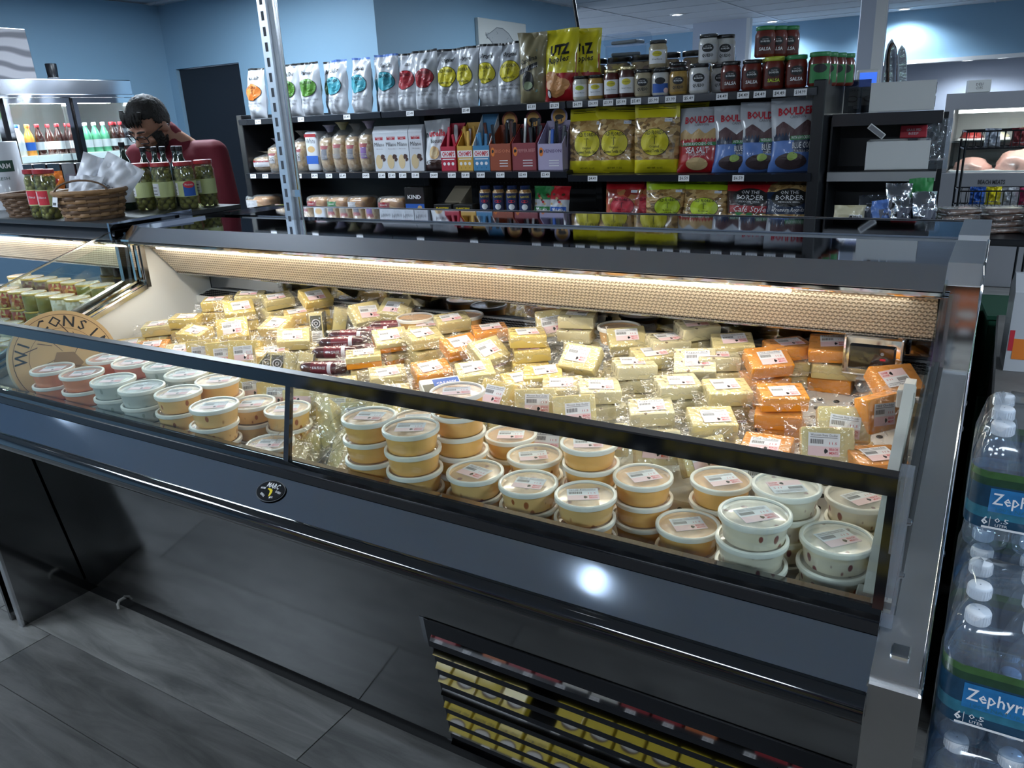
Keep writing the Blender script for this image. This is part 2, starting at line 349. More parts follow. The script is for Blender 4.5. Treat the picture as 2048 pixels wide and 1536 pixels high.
# trees outside, seen in the cooler doors
chunky('leaf', [(.05, .16, .03), (.09, .26, .05), (.14, .34, .08), (.03, .09, .02)], 9, .6, 0)
for k, (x, y, s) in enumerate([(8.2, -2.4, 1.1), (8.6, .6, 1.15), (8.3, 3.6, 1.1), (8.8, 6.6, 1.15)]):
    bm = bmesh.new(); bmesh.ops.create_icosphere(bm, subdivisions=4, radius=1)
    for v in bm.verts: v.co *= 1 + .28 * noise.noise(v.co * 2.2 + Vector((k * 7, 0, 0))) + .12 * noise.noise(v.co * 7)
    me = bpy.data.meshes.new('crown'); bm.to_mesh(me); bm.free(); me.materials.append(MT['leaf'])
    t = thing('tree', f'green tree outside the shop front, {nth(k)} along the windows', 'tree', (x, y, -.1), group='trees outside the windows')
    ob('crown', me, t, (0, 0, 1.9), sc=(s, s, 1.5)); ob('trunk', MB().lathe([(.16, 0), (.11, 1.4)], 10, 'brown'), t)
ob('pavement', MB().box(5.12, 14, -6, 12, -.2, -.1, mat('paving', (.3, .3, .29), .8)), kind='structure')
sun = bpy.data.lights.new('sun', 'SUN'); sun.energy = 2.5; sun.angle = .02; so = bpy.data.objects.new('sun', sun); COL.objects.link(so); so.rotation_euler = (R(20), R(-35), 0)
# black door and its frame
dr = ob('door_1', MB().rbox(-6.395, -5.585, 4.93, 4.97, .01, 2.14, mat('door_black', (.012, .014, .02), .4), .004, 1), kind='structure'); dr['label'] = 'plain black door in the blue wall'
hd = MB(); hd.lathe([(.012, 0), (.012, .04), (.026, .05), (.028, .07), (.018, .08)], 16, 'steel', Matrix.Translation((-5.66, 4.93, 1.0)) @ Matrix.Rotation(R(90), 4, 'X')); ob('handle', hd.mesh('handle', 60), dr)
# column with conduit-free corners
c = thing('column', 'pale square column rising behind the white boxes', 'column', (-.835, 6.05, 0))
ob('shaft', MB().rbox(-.075, .075, -.08, .08, 0, CEIL, 'wall_pale', .006, 2), c); ob('corner_guard', MB().box(.072, .082, -.085, -.03, 0, CEIL, 'white').box(.02, .082, -.088, -.080, 0, CEIL, 'white'), c)
# ================================================================ refrigerated cases
def comb_mat():
    m = mat('honeycomb', (.72, .62, .48), .5); nt = m.node_tree; b = nt.nodes['Principled BSDF']; L = nt.links.new
    tc = nt.nodes.new('ShaderNodeTexCoord'); mp = nt.nodes.new('ShaderNodeMapping'); mp.inputs['Scale'].default_value = (88, 1, 100)
    sx = nt.nodes.new('ShaderNodeSeparateXYZ'); cb = nt.nodes.new('ShaderNodeCombineXYZ')
    fl = nt.nodes.new('ShaderNodeMath'); fl.operation = 'FLOOR'; md = nt.nodes.new('ShaderNodeMath'); md.operation = 'MULTIPLY_ADD'; md.inputs[1].default_value = .5
    v = nt.nodes.new('ShaderNodeTexVoronoi'); v.voronoi_dimensions = '2D'; v.inputs['Randomness'].default_value = 0; v.inputs['Scale'].default_value = 1
    r = nt.nodes.new('ShaderNodeValToRGB'); r.color_ramp.elements[0].position = .30; r.color_ramp.elements[1].position = .44
    r.color_ramp.elements[0].color = (.33, .27, .19, 1); r.color_ramp.elements[1].color = (.82, .72, .57, 1)
    L(tc.outputs['Object'], mp.inputs[0]); L(mp.outputs[0], sx.inputs[0]); L(sx.outputs[2], fl.inputs[0]); L(fl.outputs[0], md.inputs[0]); L(sx.outputs[0], md.inputs[2])
    L(md.outputs[0], cb.inputs[0]); L(sx.outputs[2], cb.inputs[1]); L(cb.outputs[0], v.inputs['Vector']); L(v.outputs['Distance'], r.inputs[0]); L(r.outputs[0], b.inputs['Base Color'])
    bp = nt.nodes.new('ShaderNodeBump'); bp.inputs['Strength'].default_value = .8; bp.inputs['Distance'].default_value = .004; L(r.outputs[0], bp.inputs['Height']); L(bp.outputs[0], b.inputs['Normal'])
comb_mat()
mat('case_white', (.74, .75, .74), .35); mat('kick', (.26, .265, .27), .09, 1, noise_amt=.1, noise_scale=5); mat('blue_panel', (.46, .56, .70), .08, 1, noise_amt=.06, noise_scale=4)
mat('top_mirror', (.50, .54, .62), .035, 1); mat('top_grey', (.80, .82, .88), .25, 1); mat('end_steel', (.93, .95, 1.0), .30, 1, noise_amt=.08, noise_scale=7)
mat('deck', (.50, .50, .49), .22, .6); mat('hole', (.01, .01, .01), .7); mat('acrylic', (.55, .6, .7), .05); film('acrylic_clear', (.86, .91, .98), .10, .45, .05, .3, 12)
def aniso(m, amt):
    nt = MT[m].node_tree; b = nt.nodes['Principled BSDF']; t = nt.nodes.new('ShaderNodeTangent'); t.direction_type = 'RADIAL'; t.axis = 'X'; b.inputs['Anisotropic'].default_value = amt; b.inputs['Anisotropic Rotation'].default_value = .25; nt.links.new(t.outputs[0], b.inputs['Tangent'])
aniso('blue_panel', .75)
emat('tube_on', (1, .95, .86), 9)
def end_profile(top=1.285): return [(1.02, .0), (1.02, .84), (1.777, 1.065), (1.777, 1.245), (1.80, top), (2.10, top), (2.10, 0)]
def refrigerated_case(name, label, x0, x1, mir=None, full=True, left_wall=True, right_wall=True):
    """open cold case seen from the front; mir flips it to the back of the island"""
    t = thing(name, label, 'display case')
    def part(n, mb, smooth=None, parent=None):
        me = mb.mesh(n, smooth) if isinstance(mb, MB) else mb
        o = ob(n, me, parent or t)
        if mir:
            o.data.transform(Matrix.Scale(-1, 4, (0, 1, 0))); o.data.transform(Matrix.Translation((0, 2 * mir, 0))); o.data.flip_normals()
        return o
    part('kick_panel', MB().prism([(1.31, .045), (1.215, .745), (1.225, .75), (1.32, .05)], x0, x1, 'kick'))
    part('plinth', MB().box(x0, x1, 1.37, 2.09, 0, .05, 'black'))
    part('underside', MB().prism([(1.01, .774), (1.215, .744), (1.215, .752), (1.01, .785)], x0, x1, 'black'))
    part('front_panel', MB().prism([(1.0, .818), (1.088, .870), (1.094, .862), (1.01, .79)], x0, x1, 'blue_panel'))
    b = MB(); n = 14
    prof = [(1.002 + .024 * math.cos(R(80 + 200 * i / n)) * 1.0, .797 + .024 * math.sin(R(80 + 200 * i / n))) for i in range(n + 1)]
    b.prism(prof, x0, x1, 'black_gloss'); part('bumper', b, 50)
    part('sill', MB().prism([(1.084, .868), (1.09, .892), (1.108, .898), (1.125, .896), (1.125, .875)], x0, x1, 'black_gloss').prism([(1.078, .866), (1.084, .868), (1.0875, .882), (1.082, .883)], x0, x1, 'black'))
    part('front_wall', MB().box(x0, x1, 1.118, 1.126, .75, .88, 'dark_steel'))
    part('deck_pan', MB().box(x0, x1, 1.126, 1.475, .745, .755, 'deck'))
    part('back_wall', MB().box(x0, x1, 2.062, 2.09, .745, 1.12, 'dark_steel'))
    cz = MB().prism([(1.735, 1.236), (1.792, 1.2785), (2.10, 1.28), (2.10, 1.262), (1.80, 1.262), (1.748, 1.226)], x0 - .0, x1, 'top_mirror')
    part('canopy', cz)
    part('canopy_slope', MB().prism([(1.7345, 1.2365), (1.7915, 1.2795), (1.79, 1.2815), (1.7325, 1.2385)], x0, x1, 'top_grey'))
    lip = MB(); lip.prism([(1.7335, 1.2345), (1.735, 1.228), (1.741, 1.224), (1.748, 1.226), (1.748, 1.233)], x0, x1, 'chrome'); lip.prism([(1.748, 1.226), (1.754, 1.219), (1.764, 1.218), (1.768, 1.226)], x0, x1, 'chrome')
    part('lip', lip)
    part('canopy_back', MB().box(x0, x1, 2.02, 2.098, 1.08, 1.262, 'case_white'))
    g = MB(); g.prism([(1.795, 1.222), (1.90, 1.098), (1.91, 1.106), (1.81, 1.225)], x0 + .02, x1 - .01, 'honeycomb'); part('air_grille', g)
    part('grille_edge', MB().prism([(1.897, 1.093), (1.905, 1.088), (1.93, 1.10), (1.915, 1.108)], x0 + .02, x1 - .01, 'steel').box(x0, x1, 1.92, 2.03, 1.09, 1.10, 'case_white'))
    if full:
        lamp = thing_part = ob('lamp_tube', MB().tube([(x0 + .1, 1.785, 1.214), (x1 - .3, 1.785, 1.214)], .009, 10, 'tube_on').mesh('lamp_tube', 60), t)
    part('body', MB().box(x0 + .002, x1 - .002, 1.34, 2.09, .05, .74, 'black'))
    return t, part
XL, XR = -2.70, -.065
case, cpart = refrigerated_case('refrigerated_case', 'long black and steel refrigerated cheese case with sloped glass front', XL, XR)
area('case_lamp', (-1.38, 1.80, 1.205), 2.5, .03, 3.2, (1, .93, .80), (R(-8), 0, 0))
area('case_lamp', (-1.38, 1.77, 1.216), 2.5, .02, 6.0, (1, .93, .80), (R(-62), 0, 0))
# perforated risers of the pan
def riser_z(y): return .80 + .23 * (y - 1.475)
rs = MB(); rs.prism([(1.475, .745), (1.475, .80), (2.062, .935), (2.062, .745)], XL, XR, 'case_white'); rz = cpart('riser', rs)
hm = MB().lathe([(.001, .0), (.0075, .0)], 12, 'hole', cap=False).mesh('hole')
sl = math.atan(.23)
hl = MB()
def hole_disc(x, y, z, rx):
    M = Matrix.Translation((x, y, z)) @ Matrix.Rotation(rx, 4, 'X'); hl.lathe([(.0005, .0006), (.0075, .0006)], 10, 'hole', M, cap=False)
for i in range(9):
    for j in range(12): hole_disc(-.46 + i * .038, 1.54 + j * .04, riser_z(1.54 + j * .04), sl)
for i in range(60): hole_disc(XL + .05 + i * .043, 1.4748, .778, R(90))
for i in range(30):
    for j in range(2): hole_disc(-1.75 + i * .026, 2.0 + j * .026, riser_z(2.0 + j * .026), sl)
o = cpart('vent_holes', hl); o['kind'] = 'stuff'
# perforated return strip along the back
rp = MB(); rp.prism([(1.985, .985), (2.058, 1.0), (2.058, .97), (1.985, .955)], XL, XR, 'case_white'); cpart('return_strip', rp)
hl = MB()
for i in range(230):
    for j in range(4): hole_disc(XL + .02 + i * .0113 + (j % 2) * .0055, 1.992 + j * .015, .9866 + j * .003, R(11.5))
ho = cpart('strip_holes', hl); ho['kind'] = 'stuff'; ho.data.transform(Matrix.Identity(4))
# ends
er = MB(); er.prism(end_profile(), XR, 0, 'end_steel'); cpart('end_panel', er)
cpart('end_mirror', MB().prism([(1.7765, 1.07), (1.7735, 1.07), (1.7735, 1.243), (1.7765, 1.243)], XR + .002, -.002, 'chrome'))
cpart('end_foot', MB().box(XR - .002, .002, 1.012, 1.0205, 0, .83, mat('foot_steel', (.55, .54, .53), .28, 1, noise_amt=.1, noise_scale=9)))
cpart('end_edge', MB().tube([(-.001, 1.02, .0), (-.001, 1.019, .84), (-.001, 1.775, 1.066), (-.001, 1.775, 1.246), (-.001, 1.80, 1.286), (-.001, 2.10, 1.286)], .0035, 8, 'chrome'), 60)
for y, z in [(1.70, 1.025), (1.62, 1.0), (1.03, .55), (1.3, .9)]:
    cpart('rivet', MB().lathe([(.006, 0), (.005, .003), (.001, .004)], 10, 'chrome', Matrix.Translation((.0005, y, z)) @ Matrix.Rotation(R(90), 4, 'Y')))
# left end: white inside, dark polished outside, reaching forward to the floor
cpart('end_liner', MB().prism([(1.126, .75), (1.126, .86), (1.777, 1.063), (1.777, 1.235), (2.06, 1.235), (2.06, .75)], XL - .012, XL, 'case_white'))
cpart('end_panel', MB().prism([(1.07, .0), (1.045, .75), (1.05, .80), (1.12, .85), (1.777, 1.055), (1.79, 1.26), (2.10, 1.26), (2.10, 0)], XL - .03, XL - .012, 'kick'))
cpart('end_foot', MB().prism([(1.066, .0), (1.041, .75), (1.050, .75), (1.075, 0)], XL - .034, XL - .008, 'steel'))
cpart('front_return', MB().prism([(1.0, .815), (1.09, .868), (1.09, .76), (1.03, .76)], XL - .03, XL, 'steel'))
def side_glass(x):
    cpart('side_glass', MB().prism([(1.135, .905), (1.146, 1.09), (1.735, 1.262), (1.772, 1.225), (1.772, 1.068), (1.16, .876)], x, x + .005, 'glass'))
    tr = MB()
    for d in (0, .02): tr.prism([(1.13, .872 + d), (1.13, .880 + d), (1.765, 1.080 + d), (1.765, 1.072 + d)], x - .004, x + .009, 'chrome')
    for d in (0, .022): tr.prism([(1.762 - d, 1.085), (1.770 - d, 1.085), (1.770 - d, 1.225), (1.762 - d, 1.225)], x - .004, x + .009, 'chrome')
    tr.prism([(1.13, .855), (1.13, .873), (1.775, 1.073), (1.775, 1.055)], x - .006, x + .016, 'steel'); tr.prism([(1.772, 1.06), (1.79, 1.06), (1.79, 1.225), (1.772, 1.225)], x - .006, x + .016, 'steel')
    cpart('side_trim', tr)
side_glass(XL - .004); side_glass(XR + .001)
cpart('canopy_end', MB().prism([(1.733, 1.236), (1.733, 1.243), (1.79, 1.287), (2.08, 1.289), (2.08, 1.276), (1.795, 1.274)], XL - .035, XL + .012, 'chrome'))
# front glass, posts and rail
XP = -1.288
for a, b_ in [(XL + .003, XP - .006), (XP + .006, XR - .004)]:
    cpart('glass_pane', MB().prism([(1.103, .897), (1.1445, 1.085), (1.1495, 1.085), (1.108, .897)], a, b_, 'glass'))
for x in (XP, XR - .006): cpart('post', MB().prism([(1.100, .895), (1.142, 1.085), (1.152, 1.085), (1.112, .895)], x - .0075, x + .0075, 'black_gloss'))
cpart('rail', MB().prism([(1.135, 1.062), (1.139, 1.090), (1.156, 1.092), (1.153, 1.062)], XL - .02, XR - .001, 'black_gloss').prism([(1.1375, 1.0895), (1.138, 1.0925), (1.156, 1.0945), (1.157, 1.091)], XL - .02, XR - .001, 'black'))
ac = MB(); ac.prism([(1.10, .868), (1.138, 1.095), (1.172, 1.10), (1.150, .885)], XR - .002, XR + .016, 'acrylic_clear')
acr = cpart('glass_holder', ac)
for y, z in [(1.135, .94), (1.15, 1.02)]: ob('bolt', MB().lathe([(.0055, 0), (.0045, .005), (.002, .0062)], 10, 'chrome', Matrix.Translation((XR + .016, y, z)) @ Matrix.Rotation(R(90), 4, 'Y')), acr)
cl = MB(); cl.rbox(-.045, -.02, 1.055, 1.085, .8505, .8585, 'chrome', .002, 1); cpart('latch_plate', cl)
# badge on the front panel
bd = MB(); fb = lambda k: (lambda a, b_: (a, -k, b_))
ell(bd, 0, 0, .041, .0275, 'chrome', fb(.001), 36); ell(bd, 0, 0, .0385, .025, 'black_gloss', fb(.0018), 36)
for s, x, z, h, w in [('MARC', 0, .0125, .013, .036), ('MIAMI', -.0235, .002, .0055, .0135), ('FLORIDA', .0235, .0005, .0055, .0165), ('REFRIG.', -.013, -.014, .0055, .016), ('MFG.', .014, -.015, .0055, .010)]:
    put_text(bd, s, x, z, h * 1.35, 'paper', fb(.0024), width=w, bold=.015, rot={'MIAMI': .1, 'FLORIDA': -.1, 'REFRIG.': -.35, 'MFG.': .3}.get(s, 0))
bd.add([(x, -.0024, z) for x, z in [(-.010, .005), (-.002, .005), (.005, .003), (.008, -.004), (.008, -.012), (.005, -.0145), (.003, -.009), (.001, -.003), (-.004, .001), (-.010, .002)]], [(0, 1, 8, 9), (1, 2, 7, 8), (2, 3, 6, 7), (3, 4, 5, 6)], 'yellow')
bo = ob('maker_badge', bd, case, (-1.285, 1.0445, .8465), (-R(59.4), 0, 0)); bo['label'] = 'oval black and silver maker badge with a yellow map shape'
# louvred vent low on the front
vg = ob('vent_grille', MB().prism([(1.262, .372), (1.25, .46), (1.256, .46), (1.27, .372)], -1.06, -.09, 'black').prism([(1.319, .03), (1.252, .46), (1.258, .46), (1.325, .03)], -1.075, -1.045, 'dark_steel'), case)
vg['label'] = 'louvred vent with polished slats at the foot of the case'
for k in range(9):
    z = .052 + k * .0445; y = 1.3135 - .137 * (z - .045)
    ob('slat', MB().prism([(y - .016, z - .006), (y - .001, z + .0175), (y + .002, z + .0155), (y - .013, z - .008)], -1.045, -.10, mat('slat_steel', (.42, .42, .43), .03, 1)), vg)
cpart('vent_dark', MB().prism([(1.309, .035), (1.251, .46), (1.253, .46), (1.311, .035)], -1.05, -.095, 'black'))
dp = MB(); dp.tube([(-2.50, 1.33, .03), (-2.50, 1.30, .03), (-2.497, 1.292, .022), (-2.495, 1.29, .006)], .006, 10, mat('pvc', (.35, .34, .32), .5)); cpart('drain_pipe', dp, 60)
# back of the island
c2, _p = refrigerated_case('refrigerated_case', 'second refrigerated case standing back to back behind the cheese case', XL, XR, mir=2.142, full=False)
_p('end_panel', MB().prism(end_profile(), XR, 0, 'end_steel')); _p('canopy_end', MB().prism([(1.733, 1.236), (1.733, 1.243), (1.79, 1.287), (2.08, 1.289), (2.08, 1.276), (1.795, 1.274)], XL - .035, XL + .012, 'chrome'))
_p('end_panel', MB().prism([(1.045, .0), (1.03, .75), (1.12, .85), (1.777, 1.055), (1.79, 1.26), (2.10, 1.26), (2.10, 0)], XL - .03, XL - .012, 'kick'))
# neighbour on the left
c3, npart = refrigerated_case('refrigerated_case', 'next refrigerated case along, with jars and a basket on its top', -4.9, -2.80)
npart('riser', MB().prism([(1.475, .745), (1.475, .78), (2.062, .85), (2.062, .745)], -4.9, -2.80, 'case_white'))
npart('side_glass', MB().prism([(1.135, .905), (1.146, 1.09), (1.735, 1.262), (1.772, 1.225), (1.772, 1.068), (1.16, .876)], -2.806, -2.801, 'glass'))
tr = MB(); tr.prism([(1.13, .855), (1.13, .885), (1.765, 1.085), (1.765, 1.055)], -2.815, -2.795, 'steel'); tr.prism([(1.755, 1.06), (1.79, 1.06), (1.79, 1.235), (1.755, 1.235)], -2.815, -2.795, 'steel'); tr.prism([(1.14, 1.088), (1.14, 1.094), (1.735, 1.268), (1.735, 1.262)], -2.808, -2.799, 'steel'); npart('side_trim', tr)
npart('end_panel', MB().prism([(1.07, .0), (1.045, .75), (1.12, .85), (1.777, 1.055), (1.79, 1.26), (2.10, 1.26), (2.10, 0)], -2.80, -2.785, 'kick'))
npart('top_board', MB().rbox(-4.9, -2.80, 1.735, 2.36, 1.281, 1.30, mat('board', (.035, .037, .04), .4), .003, 1))
npart('glass_pane', MB().prism([(1.103, .897), (1.1445, 1.085), (1.1495, 1.085), (1.108, .897)], -4.9, -2.81, 'glass')); npart('rail', MB().prism([(1.135, 1.062), (1.139, 1.090), (1.156, 1.092), (1.153, 1.062)], -4.9, -2.80, 'black_gloss'))
npart('canopy_end', MB().prism([(1.735, 1.236), (1.735, 1.30), (2.10, 1.31), (2.10, 1.24)], -2.803, -2.792, 'dark_steel'))
npart('service_body', MB().box(-4.9, -2.80, 2.10, 2.36, 0, 1.28, 'black'))
area('case_lamp', (-3.85, 1.80, 1.205), 2.0, .03, 8, (1, .93, .82), (R(-8), 0, 0))

# thermometer box on the back wall
th = thing('thermometer', 'chrome thermometer box with black display at right end of the cheese case', 'thermometer', (-.20, 1.955, .985))
ob('housing', MB().rbox(-.065, .065, -.03, .03, 0, .098, 'chrome', .006, 2), th); ob('bracket', MB().box(-.066, .07, -.032, .034, .098, .106, 'dark_steel'), th)
dsp = MB(); dsp.rbox(-.05, .05, -.038, -.029, .018, .078, 'black_gloss', .004, 2); ob('display', dsp, th)
tk = MB(); tk.box(.018, .03, -.0387, -.038, .044, .049, 'redink'); tk.lathe([(.0005, 0), (.004, 0)], 10, 'greyink', Matrix.Translation((.022, -.0386, .06)) @ Matrix.Rotation(R(90), 4, 'X'), cap=False); ob('mark', tk, th)
# white divider board
dv = thing('divider_board', 'white plastic divider board standing at the right end of the tubs', 'divider', (-.092, 0, 0))
ob('board', MB().prism([(1.195, .756), (1.19, .83), (1.235, .875), (1.565, 1.095), (1.60, 1.095), (1.63, .756)], -.010, .008, mat('divider_cream', (.62, .58, .52), .5)), dv)
ob('clip', MB().rbox(-.020, .010, 1.20, 1.235, .80, .85, mat('clip', (.45, .42, .38), .4), .002, 1), dv); ob('clip', MB().rbox(-.020, .010, 1.55, 1.59, 1.05, 1.085, 'clip', .002, 1), dv)
# ================================================================ tubs of cheese spread
film('lid_film', (1, 1, 1), .2, .22, .25, .25, 30); mat('lid_rim', (.86, .82, .74), .35, sss=0, coat=.2)
SPREAD = {'orange': ((.94, .52, .17), None), 'salmon': ((.88, .32, .15), None), 'grey white': ((.62, .63, .58), (.40, .42, .36)), 'pimento': ((.94, .58, .23), (.45, .14, .05)), 'cranberry white': ((.88, .78, .62), (.26, .07, .08)), 'pink': ((.84, .30, .22), None)}
for k, (c_, d_) in SPREAD.items():
    if d_: spots('sp_' + k, c_, d_, 42, .15, .35, .5, (1, 1, .55))
    else: mat('sp_' + k, c_, .35, coat=.5, noise_amt=.05, noise_scale=30)
TR, TP = .062, .047
def label_mesh(title, w=.062, h=.048, t=.0004, style=0):
    mb = MB(); mb.box(-w / 2, w / 2, -h / 2, h / 2, 0, t, 'paper')
    mb.box(-w / 2, w / 2, -h / 2, -h * .08, t, t + .0001, 'pink')
    f = lambda a, b_: (a, b_, t + .0002)
    put_text(mb, title, 0, h * .40, h * .14, 'ink', f, width=w * .86)
    x = -w * .44; i = 0
    while x < -.02 * w:
        ww = [.0008, .0014, .0006, .0011][i % 4]; mb.add([f(x, h * .02), f(x + ww, h * .02), f(x + ww, h * .22), f(x, h * .22)], [(0, 1, 2, 3)], 'ink'); x += ww + .0009; i += 1
    for j, (a, b_) in enumerate([(-.44, .0), (-.44, .1), (.08, .3), (.2, .42)]):
        mb.add([f(a * w, h * (.29 - .0 * j)), f(b_ * w, h * .29), f(b_ * w, h * .315), f(a * w, h * .315)], [(0, 1, 2, 3)], 'greyink')
    put_text(mb, '11.5', w * .28, h * .06, h * .15, 'redink', f, width=w * .24)
    put_text(mb, 'BEACH', w * .31, -h * .20, h * .15, 'redink', f, width=w * .26, bold=.02); put_text(mb, 'MEATS', w * .31, -h * .36, h * .15, 'redink', f, width=w * .26, bold=.02)
    vs = [f(w * (.07 + .06 * math.cos(a)), h * (-.28 + .10 * math.sin(a) * (1 + .3 * math.cos(3 * a)))) for a in [2 * math.pi * q / 12 for q in range(12)]]
    mb.add(vs, [tuple(range(12))], 'ink')
    return mb.mesh('label')
LBL = {k: label_mesh(k) for k in ['Wisconsin Sharp Cheddar', 'Vanilla Cranberry Spr', 'Creamy Havarti', 'Spicy Pimento', 'Mild Cheddar', 'Pepper Jack']}
def tub_parts(kind):
    c = MB(); c.lathe([(.001, .0), (.050, .0), (.0515, .002), (.0575, .041)], 40, 'sp_' + kind, cap=False); c.lathe([(.0575, .041), (.054, .0375), (.03, .0385), (.001, .038)], 40, 'sp_' + kind, cap=False)
    return c.mesh('cup', 40)
CUP = {k: tub_parts(k) for k in SPREAD}
l = MB(); l.lathe([(.0585, .0375), (.0612, .038), (.062, .042), (.0615, .0465), (.059, .048), (.0555, .0475), (.0545, .0445)], 44, 'lid_rim', cap=False); l.lathe([(.0545, .0445), (.001, .0445)], 44, 'lid_film', cap=False); LID = l.mesh('lid', 40)
# x, y, count, kind, title, label angle; front row then back row, left to right
STACKS = [('front', [(-2.40, 1.215, 4, 'salmon', 35), (-2.262, 1.225, 4, 'salmon', 40), (-2.105, 1.225, 4, 'grey white', 30), (-1.962, 1.215, 4, 'grey white', 28), (-1.825, 1.228, 4, 'pimento', 30), (-1.645, 1.200, 4, 'pimento', 36), (-1.50, 1.24, 2, 'pimento', 25),
                    (-1.128, 1.212, 5, 'orange', 20), (-1.001, 1.202, 5, 'orange', 28), (-.872, 1.24, 3, 'pimento', -8), (-.742, 1.246, 3, 'pimento', 12), (-.615, 1.245, 3, 'pimento', 30), (-.425, 1.30, 2, 'orange', 38), (-.285, 1.225, 4, 'cranberry white', 44), (-.157, 1.285, 3, 'cranberry white', 48)]),
          ('back', [(-2.345, 1.358, 4, 'salmon', 30), (-2.218, 1.365, 4, 'pink', 35), (-2.09, 1.378, 4, 'grey white', 30), (-1.947, 1.354, 4, 'grey white', 38), (-1.81, 1.352, 4, 'orange', 35), (-1.672, 1.345, 3, 'pimento', 33), (-1.545, 1.352, 3, 'pimento', 35),
                    (-1.10, 1.345, 4, 'orange', 30), (-.965, 1.326, 6, 'orange', 34), (-.909, 1.452, 3, 'orange', 25), (-.80, 1.37, 3, 'pimento', 36), (-.672, 1.385, 4, 'orange', 28), (-.545, 1.372, 3, 'orange', 45), (-.40, 1.428, 3, 'orange', 42), (-.262, 1.358, 4, 'cranberry white', 215), (-.146, 1.462, 3, 'cranberry white', 52)])]
random.seed(3)
TITLE = {'orange': 'Wisconsin Sharp Cheddar', 'salmon': 'Spicy Pimento', 'pink': 'Spicy Pimento', 'grey white': 'Creamy Havarti', 'pimento': 'Spicy Pimento', 'cranberry white': 'Vanilla Cranberry Spr'}
for row, L_ in STACKS:
    L_ = sorted(L_)
    for i, (x, y, n, kind, ang) in enumerate(L_):
        for k in range(n):
            pos = 'top tub' if k == n - 1 else ('bottom tub' if k == 0 else f'{nth(n-1-k)} tub down')
            dx, dy = (random.uniform(-.003, .003), random.uniform(-.003, .003)) if k else (0, 0)
            o = ob('spread_tub', CUP[kind], None, (x + dx, y + dy, .7552 + k * TP), (0, 0, random.uniform(0, 6)), label=f'{pos} of {kind} cheese spread, {nth(i)} stack from left in {row} row', cat='tub', group='tubs of cheese spread in the case')
            ob('lid', LID, o)
            if k == n - 1 or random.random() < .3:
                lb = ob('label', LBL[TITLE[kind]], o, (random.uniform(-.004, .004), random.uniform(-.004, .004), .0447)); lb.rotation_euler = (0, 0, R(ang) - o.rotation_euler[2])
# ================================================================ wrapped cheese
mat('ch_Y', (.82, .61, .17), .4, coat=.3, noise_amt=.05, noise_scale=20); mat('ch_P', (.78, .65, .29), .4, coat=.3, noise_amt=.05, noise_scale=20); mat('ch_D', (.86, .60, .20), .4, coat=.3); mat('ch_O', (.90, .34, .025), .4, coat=.3, noise_amt=.06, noise_scale=15); mat('ch_W', (.82, .81, .72), .4, coat=.3)
spots('ch_F', (.80, .71, .42), (.22, .13, .06), 55, .15, .4, .3); spots('ch_F2', (.84, .76, .5), (.3, .12, .05), 35, .12, .4, .3, (1, 1, .4)); mat('crust', (.10, .085, .045), .7, noise_amt=.6, noise_scale=120, bump=.8, bump_scale=150)
BX, BY, BZ = .104, .078, .036
def cheese_mesh(kind, bx=BX, by=BY, bz=BZ):
    mb = MB()
    if kind == 'M':
        mb.rbox(-bx / 2, bx / 2, -by / 2, by / 2, 0, bz / 2, 'ch_O', .003); mb.rbox(-bx / 2, bx / 2, -by / 2, by / 2, bz / 2, bz, 'ch_P', .003)
    else: mb.rbox(-bx / 2, bx / 2, -by / 2, by / 2, 0, bz, 'ch_' + kind, .0035)
    return mb.mesh('cheese', 40)
def wrap_mesh(seed, bx=BX, by=BY, bz=BZ, e=.032):
    rnd = random.Random(seed); N = 44; mb = MB(); vs = []
    def ring(hx, hy, f):
        out = []
        for j in range(N):
            a = 2 * math.pi * j / N; c_, s_ = math.cos(a), math.sin(a); q = max(abs(c_) / hx, abs(s_) / hy); out.append(f(c_ / q, s_ / q, j))
        return out
    g = .0012; ph = [rnd.uniform(0, 6) for _ in range(4)]
    rise = lambda j, amp: amp * (math.sin(2 * math.pi * j / N * 3 + ph[0]) * .5 + math.sin(2 * math.pi * j / N * 7 + ph[1]) * .3 + math.sin(2 * math.pi * j / N * 13 + ph[2]) * .3)
    zm = bz * rnd.choice([.35, .5, .65])
    vs += ring(bx / 2 - .004, by / 2 - .004, lambda x, y, j: (x, y, bz + g)); vs += ring(bx / 2 + g, by / 2 + g, lambda x, y, j: (x, y, bz - .003))
    vs += ring(bx / 2 + g * 2, by / 2 + g * 2, lambda x, y, j: (x, y, zm + rise(j, .002)))
    def out(x, y, j):
        k = e * (1.0 if abs(x) > bx / 2 + .005 else .45) * (1 + .35 * rnd.uniform(-1, 1))
        return x, y, max(.002, zm + rise(j, .016) + rnd.uniform(-.005, .005))
    vs += ring(bx / 2 + e * .55, by / 2 + e * .28, lambda x, y, j: (x, y, max(.002, zm + rise(j, .008) + rnd.uniform(-.002, .002)))); vs += ring(bx / 2 + e, by / 2 + e * .5, out)
    F = [(i * N + j, i * N + (j + 1) % N, (i + 1) * N + (j + 1) % N, (i + 1) * N + j) for i in range(4) for j in range(N)]
    F.append(tuple(range(N)))
    mb.add(vs, F, 'wrap'); return mb.mesh('plastic_wrap')
CH = {k: cheese_mesh(k) for k in 'YPDOWFM'}
WRAPS = [wrap_mesh(i) for i in range(7)]
KIND = {'Y': 'yellow', 'P': 'pale cream', 'D': 'golden', 'O': 'orange cheddar', 'W': 'white', 'F': 'herb-flecked white', 'M': 'half orange half cream'}
CT = {'Y': 'Creamy Havarti', 'P': 'Wisconsin Sharp Cheddar', 'D': 'Mild Cheddar', 'O': 'Mild Cheddar', 'W': 'Creamy Havarti', 'F': 'Pepper Jack', 'M': 'Mild Cheddar'}
